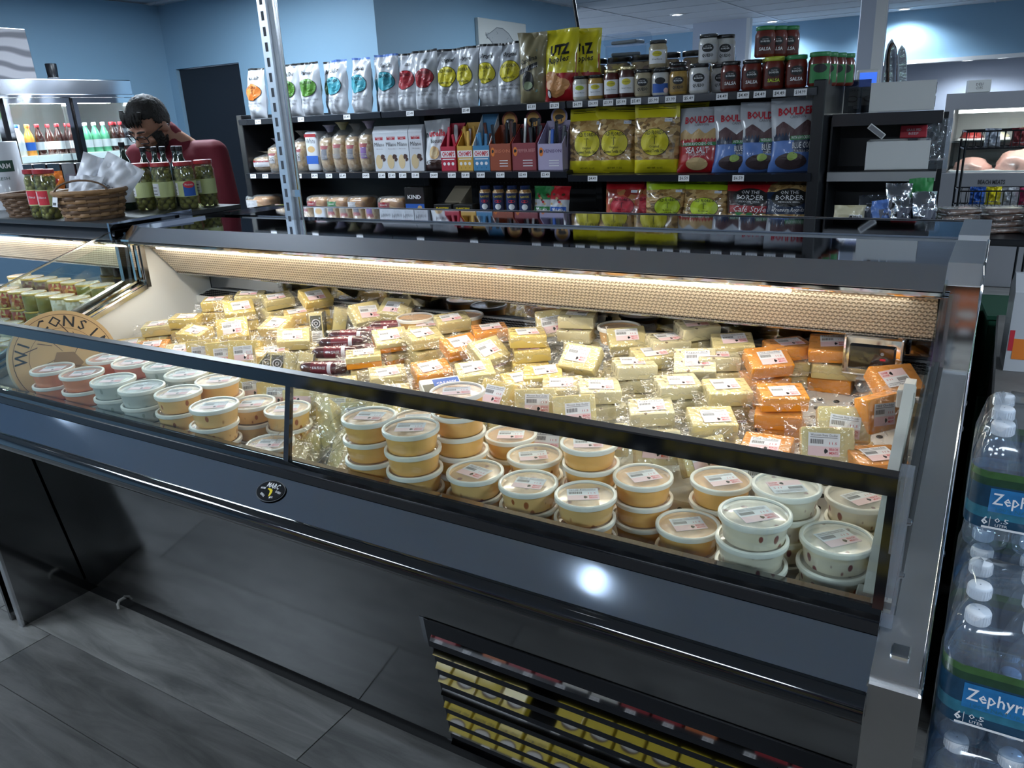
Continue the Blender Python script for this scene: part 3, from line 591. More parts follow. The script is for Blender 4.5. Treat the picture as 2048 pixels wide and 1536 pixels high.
# top-face centre x, y, z, kind, turn seen from the front, tilt
HEAP = [(-2.183, 1.722, 0.965, 'Y', 20, 48), (-2.279, 1.841, 1.005, 'Y', 25, 25), (-2.435, 1.874, 1.013, 'Y', 10, 5), (-2.473, 1.759, 0.971, 'Y', 5, 4), (-2.040, 1.785, 0.981, 'D', -25, 22), (-2.321, 1.935, 1.030, 'P', 10, 5), (-2.183, 1.94, 1.029, 'P', 30, 10), (-2.011, 1.962, 1.044, 'Y', 35, 30), (-2.02, 1.88, 1.000, 'D', 20, 5), (-1.905, 1.735, 0.965, 'P', 15, 20),
        (-2.188, 1.595, 0.912, 'Y', 10, 78), (-2.100, 1.599, 0.914, 'Y', 5, 78), (-2.02, 1.621, 0.922, 'Y', 0, 74), (-2.470, 1.605, 0.906, 'O', 10, 10), (-2.326, 1.610, 0.907, 'P', 15, 15),
        (-1.540, 1.79, 0.985, 'M', 20, 24), (-1.573, 1.695, 0.952, 'M', 12, 5), (-1.436, 1.824, 0.994, 'P', 25, 14), (-1.287, 1.803, 0.987, 'O', 30, 20), (-1.306, 1.680, 0.945, 'O', 20, 16), (-1.435, 1.638, 0.928, 'P', 15, 10), (-1.097, 1.865, 1.022, 'Y', 8, 6), (-1.181, 1.793, 0.983, 'P', 40, 35), (-1.172, 1.700, 0.952, 'P', 15, 15), (-1.215, 1.60, 0.925, 'W', 20, 12), (-1.057, 1.610, 0.921, 'Y', -35, 50),
        (-1.405, 1.93, 1.022, 'P', 20, 10), (-1.25, 1.905, 1.010, 'O', 15, 5), (-1.725, 1.90, 1.020, 'P', 35, 42), (-.990, 1.975, 1.062, 'F', -15, 8), (-.900, 1.80, 0.990, 'P', -30, 40), (-1.057, 1.955, 1.03, 'P', 5, 70), (-.925, 1.604, 0.915, 'P', 5, 75), (-.815, 1.60, 0.915, 'P', 0, 72),
        (-.745, 1.806, 0.992, 'F', 8, 4), (-.598, 1.845, 1.003, 'F', -12, 35), (-.610, 1.755, 0.975, 'F', 5, 6), (-.795, 1.700, 0.955, 'F', 5, 10), (-.640, 1.655, 0.938, 'F', -5, 10), (-.490, 1.650, 0.938, 'P', 0, 14), (-.489, 1.76, 0.976, 'P', 5, 10), (-.425, 1.885, 1.020, 'O', 8, 24), (-.363, 1.765, 0.980, 'O', -5, 8), (-.355, 1.600, 0.912, 'O', -30, 14), (-.40, 1.975, 1.035, 'O', 12, 4), (-.300, 1.985, 1.043, 'O', -25, 20), (-.642, 1.99, 1.060, 'F', 10, 8), (-.70, 1.93, 1.029, 'F', 10, 6), (-.534, 1.95, 1.034, 'P', -8, 14), (-.815, 1.925, 1.023, 'P', 5, 25), (-.72, 1.87, 1.005, 'P', 15, 10), (-.555, 1.895, 1.012, 'F', 0, 5), (-.232, 1.605, 0.928, 'P', -10, 64), (-.215, 1.685, 0.95, 'P', -10, 58), (-.142, 1.735, 0.968, 'O', 25, 80), (-.138, 1.87, 1.01, 'O', 10, 30), (-.140, 1.625, 0.918, 'O', 5, 8), (-.90, 1.70, 0.945, 'P', 0, 10), (-.98, 1.74, 0.956, 'Y', 0, 10), (-.575, 1.535, 0.885, 'F', 0, 76), (-.372, 1.522, 0.880, 'P', 0, 62), (-.47, 1.545, .885, 'P', 12, 60), (-.70, 1.53, .885, 'F', 5, 70), (-1.02, 1.70, .945, 'Y', 20, 12), (-1.36, 1.56, .905, 'P', 10, 12), (-1.66, 1.96, 1.03, 'P', -20, 30), (-2.56, 1.70, .95, 'P', 5, 6), (-2.36, 1.70, .945, 'Y', -15, 12), (-1.93, 1.66, .93, 'D', 20, 10), (-1.49, 1.90, 1.0, 'P', 0, 8), (-1.74, 1.485, .865, 'Y', 10, 68), (-1.62, 1.47, .86, 'P', 4, 72), (-1.50, 1.475, .862, 'P', -8, 66), (-1.39, 1.46, .86, 'P', 6, 70), (-1.27, 1.47, .862, 'F', -6, 64), (-1.17, 1.475, .865, 'P', 8, 72), (-1.06, 1.47, .868, 'Y', -4, 66), (-.96, 1.53, .88, 'P', 10, 70), (-.84, 1.51, .87, 'F', -5, 60), (-1.55, 1.56, .895, 'P', 20, 25), (-1.28, 1.555, .895, 'Y', -15, 20), (-1.13, 1.56, .90, 'P', 10, 25), (-2.60, 1.60, .90, 'Y', 10, 12), (-2.44, 1.53, .87, 'P', -10, 20), (-1.86, 1.50, .86, 'Y', 12, 65), (-1.98, 1.50, .86, 'P', 0, 70), (-2.10, 1.50, .86, 'Y', -8, 66), (-2.22, 1.51, .86, 'P', 5, 68)]
random.seed(11)
placed = []
def cheese(x, y, z, kind, yaw, tilt, lab=True, state=None):
    rot = Euler((R(tilt), R(random.uniform(-3, 3)), R(30 + yaw + random.uniform(-3, 3))))
    n = rot.to_matrix() @ Vector((0, 0, 1)); p = Vector((x, y, z)) - n * BZ
    o = ob('cheese_block', CH[kind], None, p, rot, cat='cheese', group='vacuum-packed cheese blocks heaped in the case')
    ob('plastic_wrap', random.choice(WRAPS), o)
    if lab:
        lb = ob('label', LBL[CT[kind]], o, (random.uniform(-.008, .008), random.uniform(-.006, .006), BZ + .0016), (0, 0, R(random.uniform(-8, 8)) + (math.pi if random.random() < .12 else 0)))
    st = state or ('standing on edge' if tilt > 55 else 'tipped towards the glass' if tilt > 17 else 'lying flat on top')
    placed.append((o, kind, st, x))
    return o
for x, y, z, kind, yaw, tilt in HEAP:
    cheese(x, y, z, kind, yaw, tilt)
    if tilt < 60:
        zz = z - .0385 - (.03 * math.sin(R(tilt))); k = 0; yy = y + (.02 if tilt > 17 else 0)
        while zz - BZ > riser_z(min(yy, 2.0)) - .012 and k < 3:
            cheese(x + random.uniform(-.012, .012), yy + random.uniform(-.008, .008), zz, kind if random.random() < .75 else 'P', yaw + random.uniform(-14, 14), min(tilt, 8), lab=random.random() < .25, state='lower down in the pile')
            zz -= .0385; k += 1
cnt = {}
for o, kind, st, x in sorted(placed, key=lambda a: a[3]):
    i = cnt.get((kind, st), 0); cnt[(kind, st)] = i + 1
    o['label'] = f'{KIND[kind]} cheese block {st}, {nth(i)} such from left'
# bricks with dark herb crust and a round seal
def brick():
    o = MB(); o.rbox(-.022, .022, -.032, .032, 0, .112, 'ch_P', .003).mesh
    body = o.mesh('cheese', 40); cr = MB().rbox(.0215, .0265, -.033, .033, -.001, .113, 'crust', .002, 1).mesh('crust')
    lb = MB(); f = lambda a, b_: (a, -.0328, b_)
    lb.box(-.018, .018, -.0327, -.0322, .008, .103, 'paper'); lb.add([f(-.018, .052), f(.018, .052), f(.018, .103), f(-.018, .103)], [(0, 1, 2, 3)], mat('seal_olive', (.10, .095, .06), .5))
    g = lambda k: (lambda a, b_: (a, -.0328 - k, b_))
    ell(lb, 0, .077, .0145, .0145, 'paper', g(.0002), 24, 1); ell(lb, 0, .077, .0115, .0115, 'ink', g(.0004), 24, 1); ell(lb, 0, .077, .0065, .0065, 'paper', g(.0006), 16, 1); ell(lb, 0, .077, .004, .004, 'ink', g(.0008), 16, 1)
    for k in range(5): lb.add([g(.0002)(-.015, .012 + k * .007), g(.0002)(.014 - .005 * (k % 2), .012 + k * .007), g(.0002)(.014 - .005 * (k % 2), .0145 + k * .007), g(.0002)(-.015, .0145 + k * .007)], [(0, 1, 2, 3)], 'greyink')
    return body, cr, lb.mesh('label')
bb, bc, bl = brick(); BW = wrap_mesh(33, .056, .072, .115, .016)
for k, (x, y, z, rx, ry, rz, lab, txt) in enumerate([(-1.905, 1.845, .90, 8, 0, 38, 1, 'crusted cheese brick with round seal standing tallest above the sausages'), (-1.862, 1.885, .91, 5, 14, 45, 0, 'dark crusted cheese slab leaning behind the tall brick'), (-1.86, 1.60, .83, 16, 8, 40, 1, 'crusted cheese brick with round seal standing in front of the sausages'),
        (-1.822, 1.615, .83, 16, 12, 42, 0, 'crusted cheese brick leaning just right of the sealed brick'), (-1.788, 1.63, .83, 16, 16, 42, 0, 'third crusted cheese brick leaning in the row before the sausages'), (-1.955, 1.585, .84, 20, 42, 35, 1, 'crusted cheese brick with round seal toppled against the yellow blocks'), (-1.655, 1.945, .93, 10, 25, 30, 0, 'crusted cheese brick lying far back behind the sausages')]):
    o = ob('cheese_brick', bb, None, (x, y, z), (R(-rx), R(ry), R(rz)), label=txt, cat='cheese', group='herb-crusted cheese bricks')
    ob('crust', bc, o); ob('plastic_wrap', BW, o)
    if lab: ob('label', bl, o)
# summer sausages
mat('sausage', (.06, .006, .009), .3, coat=.8, noise_amt=.3, noise_scale=50); mat('sausage_label', (.17, .012, .025), .4, coat=.5)
sg = MB(); sg.lathe([(.002, -.078), (.010, -.074), (.018, -.062), (.0195, -.04), (.0195, .04), (.018, .062), (.010, .074), (.002, .078)], 18, 'sausage', Matrix.Rotation(R(90), 4, 'Y')); sgm = sg.mesh('sausage', 60)
sl_ = MB(); sl_.lathe([(.0198, -.035), (.0198, .035)], 18, 'sausage_label', Matrix.Rotation(R(90), 4, 'Y'), cap=False); sl_.lathe([(.0199, .02), (.0199, .032)], 18, 'paper', Matrix.Rotation(R(90), 4, 'Y'), cap=False)
put_text(sl_, 'SAUSAGE', -.006, 0, .012, 'paper', lambda a, b_: (a, -.0202 * math.cos(b_ / .0195), .0202 * math.sin(b_ / .0195)), width=.042); slm = sl_.mesh('band', 60)
sw = MB(); sw.lathe([(.003, -.10), (.021, -.079), (.0212, 0), (.021, .079), (.004, .10)], 14, 'wrap_thin', Matrix.Rotation(R(90), 4, 'Y'), cap=False); swm = sw.mesh('plastic_wrap')
for k, (x, y, z, a) in enumerate([(-1.70, 1.712, .935, 28), (-1.705, 1.752, .955, 30), (-1.70, 1.79, .968, 26), (-1.63, 1.835, .975, 30), (-1.60, 1.872, .988, 34), (-1.69, 1.64, .905, 18), (-1.665, 1.585, .885, 16), (-1.66, 1.68, .90, 24), (-1.64, 1.765, .93, 28), (-1.60, 1.79, .935, 30), (-1.70, 1.60, .845, 20), (-1.66, 1.63, .86, 22)]):
    o = ob('summer_sausage', sgm, None, (x, y, z), (R(random.uniform(-30, 30)), 0, R(a)), label=f'dark red wrapped summer sausage, {nth(k)} of the pile between the cheeses', cat='sausage', group='summer sausages in the case')
    ob('band', slm, o); ob('plastic_wrap', swm, o)
# loose wedges in film by the post
wg = MB(); wg.prism([(-.018, 0), (.018, 0), (.015, .0), (-.018, .001)], 0, .001, 'ch_P')
wg = MB(); n_ = 10; pr_ = [(0, 0)] + [(.12 * math.cos(R(-14 + 28 * i / n_)), .12 * math.sin(R(-14 + 28 * i / n_))) for i in range(n_ + 1)]
wg.add([(x, y, 0) for x, y in pr_] + [(x, y, .04) for x, y in pr_], [tuple(range(len(pr_) - 1, -1, -1)), tuple(range(len(pr_), 2 * len(pr_)))] + [(i, (i + 1) % len(pr_), len(pr_) + (i + 1) % len(pr_), len(pr_) + i) for i in range(len(pr_))], 'ch_P')
wgm = wg.mesh('wedge'); ww_ = wrap_mesh(5, .15, .08, .044, .03)
for k, (x, y, z, rx, ry, rz) in enumerate([(-1.43, 1.25, .765, 65, -10, 120), (-1.36, 1.27, .765, 60, -18, 105), (-1.29, 1.25, .77, 70, -14, 118), (-1.33, 1.34, .80, 50, -25, 95), (-1.43, 1.35, .80, 55, -20, 130), (-1.24, 1.31, .78, 60, -15, 125), (-1.38, 1.20, .76, 20, -8, 140), (-1.30, 1.19, .762, 55, -16, 100), (-1.22, 1.20, .762, 62, -12, 130), (-1.37, 1.37, .83, 45, -20, 80), (-1.27, 1.38, .82, 55, -22, 110), (-1.46, 1.19, .762, 50, -14, 118)]):
    o = ob('cheese_wedge', wgm, None, (x, y, z), (R(rx), R(ry), R(rz)), sc=(1.2, 1.2, 1.2), label=f'pale filmed cheese wedge beside the black post, {nth(k)} of the bunch', cat='cheese', group='loose cheese wedges by the post')
    ob('plastic_wrap', ww_, o, (.06, 0, 0))
# white cheese with a blue printed label
o = ob('feta_pack', MB().rbox(-.055, .055, -.04, .04, 0, .028, 'ch_W', .005).mesh('feta_pack', 40), None, (-1.205, 1.585, .91), (R(14), 0, R(48)), label='white cheese pack with dark blue printed panel among the orange blocks', cat='cheese')
q = MB(); q.box(-.02, .05, -.03, .03, .0282, .0285, 'blue_ink'); q.box(-.05, -.02, -.03, .01, .0282, .0285, 'seal_olive'); put_text(q, 'CREAMY', .015, .008, .016, 'paper', lambda a, b_: (a, b_, .0288), width=.055); ob('print', q, o)
# tall cup with a clear lid at the back
for k, (x, y, z) in enumerate([(-.866, 1.985, .985), (-1.546, 1.925, .965), (-1.40, 1.99, .97)]):
    o = ob('spread_tub', CUP['orange'], None, (x, y, z), label=['small orange tub with clear lid at the back right of the flecked stack', 'orange tub at the back beside the sausages', 'orange tub at the back behind the cream blocks'][k], cat='tub', group='tubs at the back of the case'); ob('lid', LID, o)
# round wooden cheese sign
mat('wood_pale', (.62, .42, .20), .55, noise_amt=.12, noise_scale=12); mat('wood_rim', (.42, .33, .22), .6)
sign = thing('cheese_wheel_sign', 'round wooden cheese wheel sign leaning against the left end glass', 'sign', (-2.515, 1.335, .7555), (R(-14), 0, R(76)))
w = MB(); M0 = Matrix.Translation((0, .04, .163)) @ Matrix.Rotation(R(90), 4, 'X')
w.lathe([(.163, .0), (.163, .035)], 56, 'wood_rim', M0, cap=False); w.lathe([(.001, .035), (.163, .035)], 56, 'wood_pale', M0, cap=False); w.lathe([(.163, .0), (.001, 0)], 56, 'wood_rim', M0, cap=False); ob('disc', w.mesh('disc', 40), sign)
pt = MB(); f = lambda a, b_: (a, .004, .163 + b_)
for r0, r1 in ((.150, .1515), (.105, .106)):
    vs = [f(r * math.cos(2 * math.pi * j / 48), r * math.sin(2 * math.pi * j / 48)) for r in (r0, r1) for j in range(48)]; pt.add(vs, [(j, (j + 1) % 48, 48 + (j + 1) % 48, 48 + j) for j in range(48)], 'brown')
def arc_text(s, r, a0, a1, size, flip=False):
    for i, ch in enumerate(s):
        a = R(a0 + (a1 - a0) * i / (len(s) - 1)); put_text(pt, ch, r * math.cos(a), r * math.sin(a), size, 'ink', f, rot=a + (R(90) if flip else -R(90)), bold=.01)
arc_text('WISCONSIN', .126, 165, 15, .050); arc_text('CHEESE', .128, 215, 325, .046, True)
for k in range(14):
    a = R(20 + k * 24); r0 = .03 + .03 * ((k * 7) % 3); pt.add([f(r0 * math.cos(a), r0 * math.sin(a)), f((r0 + .035) * math.cos(a + .3), (r0 + .035) * math.sin(a + .3)), f((r0 + .037) * math.cos(a + .34), (r0 + .037) * math.sin(a + .34)), f(r0 * math.cos(a + .05), r0 * math.sin(a + .05))], [(0, 1, 2, 3)], 'brown')
pt.add([f(-.05, -.02), f(.0, -.06), f(.05, -.02), f(.03, .02), f(-.02, .03)], [(0, 1, 2, 3, 4)], mat('burn', (.30, .18, .08), .6)); ob('burned_lettering', pt, sign)
# contents of the neighbouring case
mat('olive', (.12, .13, .03), .3, coat=.5, noise_amt=.3, noise_scale=90); mat('deli_red', (.35, .03, .03), .35, coat=.5); mat('gold', (.75, .52, .14), .3, .8)
random.seed(5)
chunky('antipasto', [(.40, .16, .05), (.30, .24, .06), (.45, .38, .15), (.25, .03, .03)], 70, .3, .8); chunky('kalamata', [(.05, .02, .04), (.09, .04, .06), (.12, .10, .06)], 80, .3, .8); chunky('salad_white', [(.60, .57, .44), (.5, .45, .3), (.66, .63, .5)], 70, .3, .8)
DJ = []
for m_ in ('olive', 'antipasto', 'kalamata', 'salad_white'): dj = MB(); dj.lathe([(.001, 0), (.044, .0), (.046, .004), (.046, .062), (.043, .068)], 28, m_, cap=False); DJ.append(dj.mesh('tub', 40))
djl = MB(); djl.lathe([(.047, .066), (.048, .072), (.044, .074), (.001, .074)], 28, 'lid_film', cap=False); djl.lathe([(.046, .064), (.0485, .067), (.0475, .0735)], 28, 'gold', cap=False); djlm = djl.mesh('lid', 40)
k = 0
for i in range(9):
    for j in range(4):
        x, y = -2.90 - i * .105, 1.50 + j * .115
        o = ob('deli_tub', DJ[(i // 2 + j) % 4], None, (x, y, .79 + .09 * (j / 3) if j else .785), (0, 0, random.uniform(0, 6)), label=f'gold-lidded deli tub, {"front second third back".split()[j]} row, {nth(i)} from right in neighbouring case', cat='tub', group='deli tubs in the neighbouring case'); ob('lid', djlm, o)
        if j >= 2:
            o = ob('deli_tub', DJ[(i // 2 + j) % 4], None, (x + .01, y, .79 + .09 * (j / 3) + .076), label=f'stacked upper deli tub, {"third back".split()[j-2]} row, {nth(i)} from right in neighbouring case', cat='tub', group='deli tubs in the neighbouring case'); ob('lid', djlm, o)
for i in range(7):
    o = ob('ham_pack', MB().rbox(-.06, .06, -.045, .045, 0, .03, 'deli_red', .01).mesh('ham_pack', 40), None, (-2.90 - i * .14, 1.30 + .02 * (i % 2), .757), (0, 0, R(20 + 11 * i)), label=f'red wrapped meat pack at the front of the neighbouring case, {nth(i)} from the right', cat='meat pack', group='meat packs in the neighbouring case'); ob('plastic_wrap', wrap_mesh(50 + i, .12, .09, .03, .03), o)
# ================================================================ gondola shelving
GZ = {'top': 1.672, 'mid': (1.327, 1.327, 1.307), 'low': (1.083, 1.083, 1.03)}
GX = [-4.40, -3.17, -1.945, -.72]
mat('gondola', (.010, .011, .014), .38); mat('gondola_edge', (.02, .022, .028), .25, coat=.3)
gon = thing('gondola_shelving', 'long black shelving unit with chips, bread and jars behind the cheese case', 'shelving')
ob('back_panel', MB().box(GX[0], GX[3], 4.24, 4.26, 0, 1.66, 'gondola'), gon)
for i, x in enumerate(GX): ob('upright', MB().rbox(x - .022 if i else x - .03, x + .022 if i < 3 else x + .03, 3.80 if i in (0, 3) else 4.18, 4.70 if i in (0, 3) else 4.32, 0, 1.70 if i in (0, 3) else 1.65, 'gondola', .004, 1), gon)
ob('base_deck', MB().box(GX[0], GX[3], 3.70, 4.8, .0, .16, 'gondola'), gon)
PRICE_TOP = [-4.209, -3.819, -3.434, -2.95, -2.561, -2.147, -2.011, -1.878, -1.791, -1.709, -1.639, -1.562, -1.472, -1.386, -1.297, -1.139, -1.042, -.968, -.882, -.792]
PRICE_MID = [-4.33, -4.213, -3.903, -3.761, -3.637, -3.52, -3.33, -3.204, -3.126, -3.043, -2.948, -2.813, -2.686, -2.591, -2.488, -2.359, -2.216, -2.076, -1.799, -1.311, -1.047]
PT = ['$5.49'] * 5 + ['$5.39', '$5.29', '$6.99', '$6.99', '$3.99', '$5.99', '$5.49', '$5.99', '$3.99', '$5.49', '$4.49', '$4.49', '$4.49', '$4.49', '$14.99']
PM = ['$4.49', '$5.49', '$5.49', '$4.99', '$5.49', '$5.49', '$4.49', '$3.49', '$3.49', '$3.49', '$3.49', '$4.49', '$3.49', '$3.49', '$3.49', '$2.49', '$2.49', '$2.49', '$4.49', '$6.59', '$6.59']
_tag = {}
def tag_mesh(s):
    if s not in _tag:
        m = MB(); m.box(-.027, .027, -.0012, 0, -.014, .014, 'paper'); put_text(m, s, 0, 0, .020, 'ink', lambda a, b_: (a, -.0016, b_), width=.042, bold=.01); _tag[s] = m.mesh('price_tag')
    return _tag[s]
def shelf(x0, x1, z, y0=3.80, y1=4.24, tags=(), low=False):
    m = MB(); m.box(x0 + .003, x1 - .003, y0, y1, z - .03, z, 'gondola'); o = ob('shelf', m, gon)
    r = MB(); r.prism([(y0 - .010, z - .036), (y0 - .014, z - .004), (y0, z + .001), (y0, z - .036)], x0 + .004, x1 - .004, 'gondola_edge'); ob('price_rail', r, o)
    for x, s in tags:
        if x0 < x < x1: ob('price_tag', tag_mesh(s), o, (x, y0 - .0135, z - .020), (R(-4), 0, 0))
for i in range(3):
    shelf(GX[i], GX[i + 1], GZ['top'], tags=list(zip(PRICE_TOP, PT))); shelf(GX[i], GX[i + 1], GZ['mid'][i], tags=list(zip(PRICE_MID, PM))); shelf(GX[i], GX[i + 1], GZ['low'][i], 3.74)
    shelf(GX[i], GX[i + 1], .75, 3.74); shelf(GX[i], GX[i + 1], .45, 3.74); shelf(GX[i], GX[i + 1], 1.66, 4.26, 4.68); shelf(GX[i], GX[i + 1], 1.2, 4.26, 4.68)
pg = MB()
for i in range(46):
    for j in range(3): pg.lathe([(.0005, 0), (.004, 0)], 6, mat('peg', (.10, .11, .12), .6), Matrix.Translation((-2.9 + i * .026, 4.238, 1.20 + j * .025)) @ Matrix.Rotation(R(90), 4, 'X'), cap=False)
po = ob('peg_holes', pg, gon); po['kind'] = 'stuff'

# ---------------------------------------------------------------- bags
def bag(w, h, t, seed, bands, seal=.06, tw=0, nu=18, nv=26, pinch=.07, crumple=1.0):
    """pillow bag standing on its lower seal; returns body mesh and its front surface"""
    rnd = random.Random(seed); ph = [rnd.uniform(0, 6.28) for _ in range(8)]; lean = rnd.uniform(-.02, .03); tilt_top = rnd.uniform(-.03, .03)
    def depth(u, v):
        a = max(0, 1 - abs(u) ** 2.4) ** .6; b_ = max(0.0, min(1, v / .16)) ** .6 * max(0, min(1, (1 - seal - v) / .32)) ** .75
        return t / 2 * a * b_
    def cr(u, v): return crumple * .006 * (math.sin(5 * u + 9 * v + ph[0]) * .5 + math.sin(11 * u - 14 * v + ph[1]) * .35 + math.sin(3 * u + 23 * v + ph[2]) * .3 + .5 * abs(math.sin(4 * u + ph[3]) * math.sin(7 * v + ph[4]))) * min(1, v * 6)
    def front(u, v, side=-1, off=0):
        x = u * w / 2 * (1 - pinch * math.sin(math.pi * min(1, v * 1.02)) + .03 * math.sin(6 * v + ph[5]) * abs(u))
        z = v * h + (tilt_top * u * w if v > .6 else tilt_top * u * w * max(0, (v - .2) / .4)) * .8
        y = side * (depth(u, v) + cr(u, v) * (.4 + .6 * (1 - u * u)) + off) + lean * v + .01 * math.sin(3 * u + ph[6]) * max(0, v - .75) * 4 + tw * u * v
        return (x, y, max(0, z))
    mb = MB()
    def mf(u, v):
        for v0, v1, m in bands:
            if v0 <= v < v1: return m
        return bands[-1][2]
    mb.grid(lambda u, v: front(2 * u - 1, v), nu, nv, None, mf=mf)
    mb.grid(lambda u, v: front(1 - 2 * u, v, 1) if 0 < u < 1 else front(1 - 2 * u, v, -1), nu, nv, None, mf=mf)
    me = mb.mesh('bag', 70)
    surf = lambda k=.0012: (lambda x, z: front(max(-1, min(1, 2 * x / w)), max(0, min(1, z / h)), -1, k))
    return me, surf
for n_, c_ in [('bag_white', (.54, .56, .60)), ('bag_yellow', (.72, .62, .02)), ('bag_lime', (.45, .62, .02)), ('bag_red', (.42, .015, .02)), ('bag_blue', (.10, .20, .52)), ('bag_tan', (.26, .22, .12)), ('bag_black', (.02, .02, .02)), ('bag_navy', (.015, .03, .07)), ('bag_dark', (.05, .02, .02)), ('bag_purple', (.20, .05, .35)), ('bag_magenta', (.40, .02, .09)), ('bag_silver', (.45, .50, .58))]:
    mat(n_, c_, .32, coat=.35, bump=.25, bump_scale=14)
chunky('chips', [(.50, .30, .11), (.62, .42, .18), (.36, .20, .07), (.20, .12, .05), (.55, .36, .14)], 44, .25, 1, (1, .4, 1.4)); chunky('chips_red', [(.55, .10, .06), (.45, .20, .08), (.30, .04, .03)], 26, .25, 1)
mat('of_yellow', (.68, .58, .03), .4); mat('of_lime', (.50, .62, .03), .4); mat('of_red', (.55, .03, .05), .4); mat('of_teal', (.05, .32, .40), .4); mat('of_green', (.08, .22, .03), .4); mat('of_dkgreen', (.04, .10, .04), .4); mat('of_orange', (.62, .18, .03), .4); mat('of_darkred', (.35, .02, .03), .4)
def palm(mb, x, z, s, f):
    strip(mb, x - .06 * s, x + .06 * s, z - .9 * s, z + .35 * s, 'ink', f, 1, 3)
    for k in range(6):
        a = R(20 + k * 28); mb.add([f(x, z + .3 * s), f(x + .55 * s * math.cos(a) - .1 * s * math.sin(a), z + .3 * s + .55 * s * math.sin(a) * .8), f(x + .6 * s * math.cos(a), z + .25 * s + .5 * s * math.sin(a) * .8)], [(0, 1, 2)], 'ink')
BAGS = {}
def design(key, fn):
    if key not in BAGS: BAGS[key] = fn()
    return BAGS[key]
def d_kettle(col, title, seed):
    def go():
        w, h = .165, .315; me, S_ = bag(w, h, .085, seed, crumple=1.9, bands=[(0, .955, 'bag_white'), (.955, 1.01, {'of_teal': 'bag_blue'}.get(col, 'bag_black'))])
        p = MB(); k1, k2, k3 = S_(.004), S_(.005), S_(.006)
        ell(p, .002, h * .52, .064, .056, 'ink', k1, 26, 4, wob=.0 if col == 'of_yellow' else .05); ell(p, .002, h * .52, .0615, .0535, col, k2, 26, 4, wob=.0 if col == 'of_yellow' else .05)
        put_text(p, title, 0, h * .80, .034, 'ink', k1, width=.105 if len(title) > 8 else .085, shear=.2, bold=.018)
        put_text(p, 'OLD FLORIDA', 0, h * .61, .024, 'ink', k3, width=.088, bold=.012); palm(p, 0, h * .525, .020, k3)
        if col == 'of_yellow': put_text(p, 'Gourmet Potato Chips', 0, h * .42, .018, 'ink', k3, width=.092, bold=.012)
        put_text(p, 'Old Fashioned Kettle Cooked', 0, h * .30, .019, 'greyink', k1, width=.135, bold=.01); put_text(p, 'Sweet Potato Chips', 0, h * .245, .019, 'greyink', k1, width=.11, bold=.01)
        put_text(p, '0 - 20', 0, h * .175, .017, 'greyink', k1, width=.045); put_text(p, 'NET WT. 5 OZ', 0, h * .09, .009, 'greyink', k1, width=.07)
        return me, p.mesh('print')
    return design(('k', col, seed), go)
def d_tort(col, bagc, title, seed, red=False):
    def go():
        w, h = .235, .325; me, S_ = bag(w, h, .10, seed, [(0, .19, bagc), (.19, .80, 'chips_red' if red else 'chips'), (.80, 1.01, bagc)], pinch=.05)
        p = MB(); k1, k2, k3 = S_(.0025), S_(.0035), S_(.0045)
        ell(p, 0, h * .45, .075, .066, 'ink', k1, 28, 5); ell(p, 0, h * .45, .0725, .0635, col, k2, 28, 5)
        put_text(p, 'OLD FLORIDA', 0, h * .585, .026, 'ink', k3, width=.105, bold=.012); palm(p, 0, h * .49, .026, k3)
        put_text(p, title, 0, h * .385, .017, 'ink', k3, width=.05); put_text(p, 'Gourmet Tortilla Chips', 0, h * .32, .021, 'ink', k3, width=.115, bold=.01)
        for z in (.93, .955): strip(p, -w * .42, w * .42, h * z, h * (z + .008), 'ink', k1, 10, 1)
        put_text(p, 'NET WT. 12 OZ', 0, h * .07, .012, 'ink', k1, width=.08)
        strip(p, w * .20, w * .36, h * .74, h * .79, 'paper', k1, 3, 2); put_text(p, 'Non GMO', w * .28, h * .765, .010, 'blue_ink', k2, width=.03)
        return me, p.mesh('print')
    return design(('t', col, seed), go)
def zig(base, amp, n, w): return lambda x: base + amp * (1 - abs(((x / w + .5) * n) % 1 * 2 - 1))
